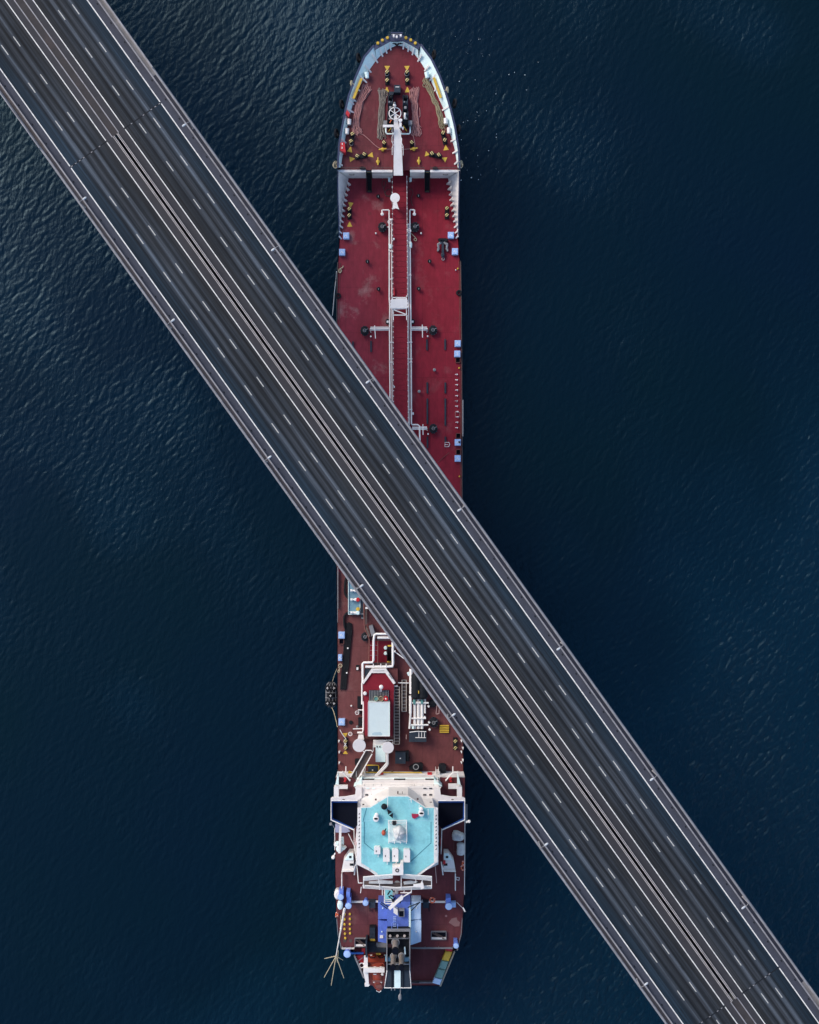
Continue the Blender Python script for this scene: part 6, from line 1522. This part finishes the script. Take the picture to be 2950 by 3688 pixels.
# flaked mooring ropes: one long line laid back and forth
def rope_flake(center, width_px, passes, r_, z, mat, label, tails=(), seed=1, cap_jit=14):
    rnd = random.Random(seed)
    C = [Vector(W(p, z + .12)) for p in center]
    C = smooth_path(C, 6)
    n = len(C); wid = width_px * 267 / FPX
    path = []
    for k in range(passes):
        off = (k / (passes - 1) - .5) * wid
        lay = z + .12 + .14 * (k % 3)
        seq = range(n) if k % 2 == 0 else range(n - 1, -1, -1)
        ph = rnd.random() * 6
        ext_ = rnd.uniform(-cap_jit, cap_jit) * .02
        for j in seq:
            d = (C[min(j + 1, n - 1)] - C[max(j - 1, 0)]); d.z = 0; d.normalize()
            s = Vector((-d.y, d.x, 0))
            e = abs(2 * j / (n - 1) - 1)
            fan = .72 + .5 * e ** 3
            q = C[j] + s * (off * fan + .07 * math.sin(ph + j * .7)) + d * ((1.0 if j > n / 2 else -1.0) * ext_ * e ** 2 * 3)
            q.z = lay
            path.append(q)
        if k < passes - 1:
            # rounded bight at the end of the pass
            j = n - 1 if k % 2 == 0 else 0
            d = (C[-1] - C[-2]).normalized() if k % 2 == 0 else (C[0] - C[1]).normalized()
            nxt = ((k + 1) / (passes - 1) - .5) * wid
            s = Vector((-(C[min(j + 1, n - 1)] - C[max(j - 1, 0)]).normalized().y, (C[min(j + 1, n - 1)] - C[max(j - 1, 0)]).normalized().x, 0))
            mid = (off + nxt) / 2
            ln = rnd.uniform(.5, 1.3)
            for t_, sp in ((.5, 1.8), (.85, 2.2), (1.0, 0), ):
                if sp:
                    path.append(C[j] + d * ln * t_ + s * (mid * 1.22 - (nxt - off) / 2 * sp * .9) + Vector((0, 0, .02)))
                else:
                    path.append(C[j] + d * ln * 1.15 + s * mid * 1.22)
            for t_, sp in ((.85, 2.2), (.5, 1.8)):
                path.append(C[j] + d * ln * t_ + s * (mid * 1.22 + (nxt - off) / 2 * sp * .9))
    m = M().tube(path, r_, 6)
    for tl in tails:
        m.tube(smooth_path([W(p, z + .1) for p in tl], 6), r_, 6)
    top('mooring_rope', m, mat, tuple(C[0]), label, 'rope', 'mooring ropes flaked out on the forecastle', True)
rope_flake([a1(455, 770), a1(415, 860), a2(385, 0), a2(350, 160), a2(335, 290), a2(350, 340)], 30, 13, .085, ZF, PINK, 'faded pink mooring rope flaked beside the port bulwark, loose end across the forecastle',
           [[a2(345, 372), a2(420, 380), a2(500, 445), a2(570, 510), a2(640, 548), a2(770, 556), a2(910, 556), a2(1005, 548), a2(1040, 540), a2(1040, 470), a2(1025, 400)], [a1(345, 900), a1(340, 850), a1(370, 810), a1(400, 815), a1(420, 770)]], 1)
rope_flake([a1(655, 815), a1(655, 900), a2(650, 20), a2(640, 180), a2(635, 290), a2(645, 380)], 27, 11, .085, ZF, SAGE, 'grey-green mooring rope flaked out left of the windlass and foremast', [], 2)
rope_flake([a1(1030, 810), a1(1030, 900), a2(1040, 20), a2(1045, 140), a2(1050, 250), a2(1065, 340)], 29, 13, .085, ZF, PINK, 'dull pink mooring rope flaked out right of the windlass and foremast', [[a2(995, 330), a2(1000, 380), a2(1030, 400)], [a2(1100, 60), a2(1105, 150), a2(1095, 175)]], 3)
rope_flake([a1(1180, 690), a1(1230, 790), a1(1270, 900), a2(1305, 30), a2(1340, 150), a2(1370, 250)], 19, 8, .085, ZF, OLIVE, 'olive mooring rope flaked out beside the starboard bow bulwark', [[a1(1175, 700), a1(1150, 650), a1(1165, 630), a1(1190, 660)], [a1(1200, 740), a1(1150, 740), a1(1140, 710), a1(1170, 690)]], 4)
# eyes round the bollards
for f, u, v, r_, lb in ((a1, 710, 585, .42, 'grey rope eye round the port pair of bollards near the bow'), (a1, 947, 582, .48, 'grey rope eye round the starboard pair of bollards near the bow'), (a2, 283, 490, .38, 'grey rope eye round the aft post of the port bulwark bollards'),
                        (a2, 352, 642, .45, 'brown rope eye round the slanted port bollards by the forecastle stair'), (a2, 1385, 318, .4, 'olive rope eye ahead of the starboard bulwark bollards')):
    c = W(f(u, v), ZF + .45)
    top('rope_eye', M().torus(c, r_, .07, 18), GREY if 'grey' in lb else (OLIVE if 'olive' in lb else BROWN), c, lb, 'rope', smooth=True)
c = W(b3(297, 568), ZD + .8)
top('rope_lashing', M().tube(smooth_path([W(b3(*q), ZD + .8) for q in ((280, 520), (300, 512), (312, 530), (300, 560), (282, 590), (285, 620), (300, 625), (312, 605), (295, 570), (280, 540), (280, 520))], 5), .09, 6).tube([W(b3(232, 400), ZD + .6), W(b3(262, 455), ZD + .7), W(b3(305, 512), ZD + .9)], .07, 6), WHITE2, c, 'pale rope wound in a figure of eight on the aft port bollards', 'rope', smooth=True)
# curled cable on the main deck
c = W(a3(720, 310), ZD + .08)
top('deck_hose', M().tube(smooth_path([W(a3(*q), ZD + .08) for q in ((672, 270), (650, 215), (660, 170), (690, 175), (690, 215), (670, 265), (690, 330), (720, 350), (755, 340), (760, 300), (735, 270), (700, 285), (685, 320), (700, 350), (740, 358))], 5), .07, 6), BROWN, c, 'dark hose curled on the red deck beside the port forecastle stair', 'hose', smooth=True)
c = W(a3(990, 330), ZD + .08)
top('deck_hose', M().tube(smooth_path([W(a3(*q), ZD + .08) for q in ((965, 290), (985, 265), (1010, 280), (1020, 320), (1000, 370), (1000, 420), (1020, 470))], 5), .06, 6), BROWN, c, 'dark hose trailing on the red deck beside the starboard forecastle stair', 'hose', smooth=True)
c = W(a3(1000, 800), ZD + .6)
top('boat_hook', M().tube([W(a3(960, 822), ZD + 1), W(a3(990, 790), ZD + .9), W(a3(1040, 838), ZD + .5), W(a3(1058, 860), ZD + .4)], .08, 6).torus(W(a3(1048, 872), ZD + .4), .3, .09, 10), BEIGE, c, 'rusty shackle and bar lying by the starboard forward hatch', 'shackle', smooth=True)
# spare anchor
sa = Vector(W(a4(1372, 30), ZD + .3))
an_ = tag(empty('spare_anchor', W(a3(1372, 900), ZD)), 'large dark grey stockless anchor lying on the starboard side of the deck', 'anchor')
P('anchor_shank', M().bar(W(a3(1376, 880), ZD + .7), W(a4(1376, 110), ZD + .7), .55, .5).lathe(W(a4(1375, 130), ZD + .45), [(.4, 0), (.42, .4), (.2, .6)], 12, 1.6), DARK, an_)
P('anchor_crown', M().prism([a3(1318, 862), a3(1340, 855), a3(1410, 855), a3(1442, 870), a3(1408, 905), a3(1400, 880), a3(1350, 880), a3(1345, 905)], ZD, ZD + 1.3), BLACK, an_)
for s in (-1, 1):
    fx = lambda u: 1374 + s * (u - 1374)
    pts = [W(q, ZD + z) for q, z in ((a3(fx(1392), 905), .8), (a3(fx(1420), 925), .9), (a4(fx(1428), 0), .9), (a4(fx(1424), 35), .8), (a4(fx(1418), 60), .7))]
    P('anchor_fluke', M().tube(smooth_path(pts, 4), [.30] * 8 + [.26] * 5 + [.2] * 4, 8), GREY, an_, True)
    P('fluke_palm', M().prism([a4(fx(1436), 40), a4(fx(1442), 75), a4(fx(1430), 84), a4(fx(1412), 60), a4(fx(1420), 40)], ZD + .1, ZD + .8), GREY, an_)
P('anchor_shackle', M().torus(W(a4(1380, 175), ZD + .4), .3, .1, 12), GREY, an_, True)
# big pneumatic fender alongside to port
fd = tag(empty('pneumatic_fender', W(b2(137, 785), 3.5)), 'big black cylindrical fender in a tyre and chain net floating alongside the port side', 'fender')
ZFn = 5.2
ya, yb = W(b2(137, 640), ZFn)[1], W(b2(137, 938), ZFn)[1]
xc = W(b2(137, 0), ZFn)[0]; rr = 62 / 3.136 * (CAM_H - ZFn) / FPX
prof = [(0, .05), (.03, .45), (.10, .78), (.2, .96), (.3, 1), (.7, 1), (.8, .96), (.9, .78), (.97, .45), (1, .05)]
P('fender_body', M().tube([(xc, ya + (yb - ya) * t, ZFn) for t, _ in prof], [rr * f for _, f in prof], 22), RUBBER, fd, True)
m = M()
for k in range(10):
    t0 = k * math.pi / 5
    m.tube([(xc + rr * 1.03 * f * math.cos(t0), ya + (yb - ya) * t, ZFn + rr * 1.03 * f * math.sin(t0)) for t, f in prof[1:-1]], .07, 5)
for t in (.22, .4, .6, .78):
    m.tube([(xc + rr * 1.05 * math.cos(a_), ya + (yb - ya) * t, ZFn + rr * 1.05 * math.sin(a_)) for a_ in [k * math.pi / 9 for k in range(18)]], .08, 5, True)
P('chain_net', m, GREY, fd)
from mathutils import Euler
for t, ang in ((.22, 125), (.22, 62), (.5, 95), (.8, 125), (.8, 62)):
    a_ = R(ang)
    c = (xc + rr * 1.12 * math.cos(a_), ya + (yb - ya) * t, ZFn + rr * 1.12 * math.sin(a_))
    ty = P('tyre', M().torus(c, .5, .2, 16, Euler((0, math.pi / 2 - a_, 0))), RUBBER, fd, True)
    P('tyre_cross', M().bar((c[0] - .28, c[1], c[2] + .24), (c[0] + .28, c[1], c[2] + .24), .1).bar((c[0], c[1] - .28, c[2] + .24), (c[0], c[1] + .28, c[2] + .24), .1), WHITE2, ty)
for pts, lb, c0 in (([b2(150, 640), b2(175, 560), b2(205, 490), b2(215, 480), b2(240, 465)], 'beige fender line led from the big fender up to the port deck edge', 0), ([b2(140, 930), b2(165, 990), b3(190, 300), b3(205, 370)], 'pale fender line trailing aft from the big fender along the port side', 1)):
    zs = [6, 8, 10, 11.5, 12.5] if c0 == 0 else [6, 7, 9, 12.6]
    Q = [W(p, z) for p, z in zip(pts, zs)]
    m = M().tube(smooth_path(Q, 5), .08, 6)
    if c0 == 0: m.tube(smooth_path([W(b2(*q), ZD + .6) for q in ((215, 480), (232, 500), (222, 540), (210, 530), (225, 500))], 5), .08, 6).torus(W(b2(238, 462), ZD + .5), .4, .1, 12)
    top('fender_line', m, BEIGE, Q[0], lb, 'rope', smooth=True)
# tyres slung over the bow
tl = [(a1(382, 410), 'port side of the bow, nearest the stem', 1), (a1(1258, 372), 'starboard side of the bow, nearest the stem', -1), (a1(182, 965), 'port bow beside the pink rope', 1), (a1(1505, 955), 'starboard bow beside the olive rope', -1),
      (a2(120, 385), 'port bow ahead of the red lockers', 1), (a2(1553, 335), 'starboard bow ahead of the forecastle stairs', -1)]
for p, lb, s in tl:
    zz = 17.6
    c = Vector(W(p, zz)) + Vector((-.25 * s, 0.35, 0))
    o = top('tyre_fender', M().torus(c, .85, .28, 20, Euler((0, R(72) * s, 0))), RUBBER, tuple(c), 'black tyre hung outside the bulwark on the ' + lb, 'tyre', 'tyres hung over the bow', True)
for p, lb in ((a2(92, 740), 'pale coil of heavy rope hung over the port side abreast the forecastle bulkhead'), (a2(1588, 735), 'pale coil of heavy rope hung over the starboard side abreast the forecastle bulkhead')):
    c = W(p, 18.6)
    m = M()
    for k in range(4): m.torus((c[0], c[1] + .2 * k - .3, c[2] - .1 * k), .5 + .1 * (k % 2), .1, 14, Euler((.3 * k, .5, .2 * k)))
    m.tube([W((p[0], p[1] + 12), 17.8), c, W((p[0] + (4 if p[0] < 1400 else -4), p[1] - 10), 19.1)], .09, 6)
    top('rope_coil', m, BEIGE, c, lb, 'rope', smooth=True)
for p, lb in ((a1(285, 695), 'beige rope fender hanging from the port bulwark beside the ochre board'), (a1(1430, 770), 'tan rope fender hanging from the starboard bulwark beside the ochre board')):
    c = W(p, 19.0)
    top('rope_fender', M().tube([W((p[0], p[1] - 9), 19.3), c, W((p[0] + 2, p[1] + 12), 18.6)], [.2, .36, .2], 8).tube([W((p[0] + (10 if p[0] < 1400 else -10), p[1] + 4), 19.2), c], .08, 5), BEIGE, c, lb, 'rope', smooth=True)
# rope hanging down the port side, rope with yellow eye
c = W(a4(150, 300), ZD + .3)
top('deck_rope', M().tube(smooth_path([W(a4(*q), ZD + .3) for q in ((185, 255), (180, 275), (155, 290), (135, 310), (145, 340), (165, 318), (150, 295), (140, 300))], 5), .12, 6), BEIGE, c, 'short beige rope looped round a yellow post at the port deck edge', 'rope', smooth=True)
c = W(a4(105, 330), ZD)
top('side_rope', M().tube(smooth_path([W(a4(107, 325), 12.2), W(a4(98, 440), 8), W(a4(80, 600), 5), W(a4(68, 750), 2.5), W(a4(58, 850), .2)], 6), .09, 6), WHITE2, c, 'pale line hanging from the port deck edge down towards the water', 'rope', smooth=True)
# cargo hoses on the port side deck
hz_ = [[(300, 40), (300, 100), (292, 200), (290, 280), (292, 330), (300, 400), (330, 470), (360, 500)], None]
c = W(b1(295, 350), ZD + .3)
top('cargo_hose', M().tube(smooth_path([W(b1(*q), ZD + .4) for q in ((303, 255), (290, 330), (288, 410), (300, 450), (330, 485), (355, 500))], 6), .26, 8), RUBBER, c, 'black cargo hose curving to the red-capped valve of the blue drip tray', 'hose', smooth=True)
c = W(b1(300, 700), ZD + .3)
top('cargo_hose', M().tube(smooth_path([W(b1(*q), ZD + .45) for q in ((345, 645), (310, 655), (285, 690), (280, 740), (288, 820))], 6), .26, 8), RUBBER, c, 'black cargo hose curving off the lower end of the blue drip tray', 'hose', smooth=True)
names = ['outermost', 'second', 'third', 'fourth', 'fifth', 'sixth and innermost']
for k in range(6):
    u0 = 292 + k * 14
    pts = [b1(u0 - 2, 755 + (k % 3) * 6), b1(u0 + 2, 900), b2(u0 + 2, 60), b2(u0 - 6, 170), b2(u0 - 14 - 1.0 * k, 300), b2(u0 - 22 - 1.5 * k, 430), b2(u0 - 38 - 2 * k, 560), b2(u0 - 50 - 2.5 * k, 735 - (k % 2) * 10)]
    c = W(pts[0], ZD + .3)
    top('long_hose', M().tube(smooth_path([W(p, ZD + .3) for p in pts], 5), .155, 8), RUBBER, c, f'long black hose on the port deck below the drip tray, {names[k]} of six', 'hose', 'bundle of long black hoses on the port deck', True)
# drums on the pump room roof
for u, mt, lb in ((642, TEALG, 'open teal drum standing between the grating and the white container'), (699, paint('brown_drum', (.17, .10, .06), .5, .2, 1), 'open brown drum standing between the teal and the red drum'), (752, REDP, 'red drum with a white label standing at the white container')):
    c = W(b2(u, 843), ZD + 2.96)
    c = (c[0], c[1] + .35, ZD + 2.96)
    d_ = top('oil_drum', M().lathe(c, [(.50, 0), (.50, 1.2), (.54, 1.22), (.54, 1.3), (.47, 1.31), (.45, 1.18), (.02, 1.17)], 20), mt, c, lb, 'drum', 'drums on the pump room roof', True)
    if mt is REDP:
        P('drum_label', M().boxw((c[0], c[1], c[2] + 1.24), (.3, .34, .06), .7), WHITE2, d_)
    else:
        P('drum_rim', M().torus((c[0], c[1], c[2] + 1.3), .52, .05, 20), BEIGE, d_, True)
# lifeboat
lb_ = tag(empty('lifeboat', W(b6(655, 950), 17.0)), 'orange-red enclosed lifeboat hanging in the white davit over the stern', 'lifeboat')
def lbx(u, v, z): return W(b6(u, v), z)
secs = []
for v, hw, zt_ in ((838, 62, 19.2), (850, 80, 19.4), (900, 86, 19.6), (980, 86, 19.6), (1040, 80, 19.5), (1090, 66, 19.3), (1130, 44, 19.1), (1158, 16, 18.9)):
    cu = 652 + max(0, (v - 1000)) * .16
    secs.append([lbx(cu - hw, v, zt_), lbx(cu - hw * .9, v, zt_ - 1.2), lbx(cu - hw * .4, v, zt_ - 2.4), lbx(cu + hw * .4, v, zt_ - 2.4), lbx(cu + hw * .9, v, zt_ - 1.2), lbx(cu + hw, v, zt_)])
P('boat_hull', M().loft(secs, True, True), ORANGE, lb_)
cano = []
for v, hw, h in ((850, 70, .5), (880, 76, 1.2), (960, 72, 1.4), (1030, 58, 1.4), (1062, 52, 1.0), (1110, 38, .5), (1145, 16, .1)):
    cu = 652 + max(0, (v - 1000)) * .16
    cano.append([lbx(cu + hw * math.cos(a_), v, 19.3 + h * max(0, math.sin(a_))) for a_ in [math.pi * k / 10 for k in range(11)]])
P('boat_canopy', M().loft(cano, False, True), ORANGE, lb_, True)
P('canopy_ridge', M().bar(lbx(598, 1040, 20.8), lbx(712, 1045, 20.8), .25, .2).bar(lbx(580, 885, 20.2), lbx(735, 885, 20.2), .2, .15), RUSTP, lb_)
P('boat_mark', M().bar(lbx(605, 1058, 20.6), lbx(632, 1058, 20.6), .09).bar(lbx(618, 1048, 20.62), lbx(618, 1068, 20.62), .09).bar(lbx(690, 1058, 20.6), lbx(712, 1058, 20.6), .09).bar(lbx(700, 1048, 20.62), lbx(700, 1068, 20.62), .09).boxw(lbx(628, 968, 20.75), (.7, .2, .1)).boxw(lbx(628, 888, 20.5), (.6, .25, .1)).boxw(lbx(698, 888, 20.5), (.6, .25, .1)), WHITE2, lb_)
P('boat_grab_line', M().tube([lbx(700, 1155, 19.2), lbx(678, 1172, 19.0), lbx(645, 1155, 19.2)], .1, 6), WHITE2, lb_)
P('boat_hatch', M().box(b6(640, 1085), b6(705, 1125), 19.8, 20.2), RUSTP, lb_)
# rescue boat cradle ahead of it
c = W(b6(645, 790), 17)
rb = top('rescue_boat', M().prism([b6(550, 765), b6(735, 765), b6(738, 835), b6(552, 835)], 16.2, 17.6), ORANGE, c, 'red boat cradle with black seat frames ahead of the orange lifeboat', 'boat')
P('seat_frame', M().tube([W(b6(*q), 17.9) for q in ((552, 760), (580, 782), (622, 780), (632, 762))], .12, 5).tube([W(b6(*q), 17.9) for q in ((665, 762), (678, 782), (715, 780), (735, 762))], .12, 5), BLACK, rb)
P('white_plate', M().box(b6(574, 750), b6(598, 760), 17.6, 17.7).box(b6(730, 748), b6(745, 758), 17.6, 17.7), WHITE2, rb)
# canvas-covered gear and bins to starboard of the house
def lump(name, f, pts, z, h, mat, label, cat, seed):
    rnd = random.Random(seed)
    base_ = [Vector(W(f(*q), z)) for q in pts]
    base_ = smooth_path(base_ + [base_[0]], 5)[:-1]
    c = sum(base_, Vector()) / len(base_)
    rings_ = []
    for fz, fs in ((0, .98), (.5, 1.03), (.85, .85), (1, .5), (1.02, .12)):
        rings_.append([c + (p - c) * fs * (1 + rnd.uniform(-.05, .05)) + Vector((0, 0, h * fz + rnd.uniform(-.06, .06))) for p in base_])
    return top(name, M().loft(rings_, True, True), mat, tuple(c), label, cat, None, True)
lump('covered_winch', b5, [(1498, 130), (1515, 98), (1560, 95), (1600, 112), (1628, 125), (1632, 170), (1600, 198), (1550, 196), (1508, 185)], ZP, 2.2, CANVAS, 'grey canvas-covered winch bundle on the starboard boat deck beside the wing', 'winch cover', 3)
c = W(b5(1597, 305), ZP)
lr = top('liferaft_canister', M().tube([W(b5(1597, v), ZP + 1.0) for v in (238, 244, 265, 266, 305, 306, 345, 366, 374)], [.5, .85, .9, .84, .84, .9, .9, .85, .5], 16), CANVAS, c, 'pale grey canister lying at the starboard rail below the covered winch', 'canister', smooth=True)
P('canister_cradle', M().box(b5(1562, 262), b5(1632, 270), ZP, ZP + .5).box(b5(1562, 340), b5(1632, 348), ZP, ZP + .5), GREY, lr)
# life rings
def life_ring(p, z, label, tilt=None):
    c = W(p, z)
    o = top('life_ring', M().torus(c, .55, .15, 22, tilt), ORING, c, label, 'life ring', None, True)
    m = M()
    for k in range(4):
        t = k * math.pi / 2 + .5
        v = Vector((math.cos(t) * .55, math.sin(t) * .55, 0)); 
        if tilt: v.rotate(tilt)
        m.torus(Vector(c) + v, .1, .09, 8)
    P('ring_band', m, WHITE2, o, True)
life_ring(b5(1277, 885), ZP + 1.6, 'orange life ring hung on the rail across the after boat deck', None)
life_ring(b6(200, 295), ZP + 1.0, 'orange life ring at the port rail beside the rows of yellow caps', Euler((0, 1.2, 0)))
life_ring(b5(1625, 470), ZP + 1.0, 'orange life ring at the starboard rail abreast the white side house', Euler((0, 1.2, 0)))
life_ring(b5(1622, 520), ZP + .8, 'orange life ring lying just aft of the other at the starboard rail', Euler((0, 1.0, .5)))
# coloured crates along the starboard quarter
def crate(pts, z0, z1, mat, label, panes):
    c = W(pts[0], z0)
    o = top('deck_crate', M().prism(pts, z0, z1), mat, c, label, 'crate', 'coloured crates on the starboard quarter')
    cxm = sum(p[0] for p in pts) / 4; cym = sum(p[1] for p in pts) / 4
    P('crate_lid', M().prism([(cxm + (p[0] - cxm) * .8, cym + (p[1] - cym) * .84) for p in pts], z1, z1 + .16), mat, o)
L0, L1 = (1428, 706), (1290, 1040); R0, R1 = (1502, 716), (1372, 1062)
def lerp2(a, b, t): return (a[0] + (b[0] - a[0]) * t, a[1] + (b[1] - a[1]) * t)
for t0, t1, mt, lb in ((0.0, .30, YEL, 'yellow crate on the starboard quarter next to the red awning'), (.32, .58, GREENP, 'grey-green crate on the starboard quarter below the yellow one'), (.60, .88, GREENP, 'grey-green crate on the starboard quarter next to the pale blue end crate'), (.90, 1.08, BLUEW, 'pale blue crate at the very end of the starboard quarter')):
    crate([b6(*lerp2(L0, L1, t0)), b6(*lerp2(R0, R1, t0)), b6(*lerp2(R0, R1, t1)), b6(*lerp2(L0, L1, t1))], 14.06, 15.3, mt, lb, 1)

# white flecks drifting on the water off the starboard bow
rnd = random.Random(11)
m = M()
FOAM = paint('foam_white', (.75, .8, .82), .7, .05, 1)
for k in range(64):
    if k < 80:
        p = (1640 + abs(rnd.gauss(0, 120)), 90 + rnd.random() * 560)
    else:
        p = (1850 + rnd.random() * 260, 700 + rnd.random() * 1200)
    x, y, _ = W(p, .6)
    s = .03 + .07 * rnd.random() ** 3
    m.lathe((x, y, .5), [(s, 0), (s * .9, .05), (s * .2, .09)], 6, 1.0 + rnd.random(), rnd.random() * 3)
fk = mk('foam_flecks', m, FOAM, None, False, org=(30, 90, .5))
tag(fk, 'tiny white flecks of foam drifting on the dark water off the starboard bow', 'foam'); fk['kind'] = 'stuff'
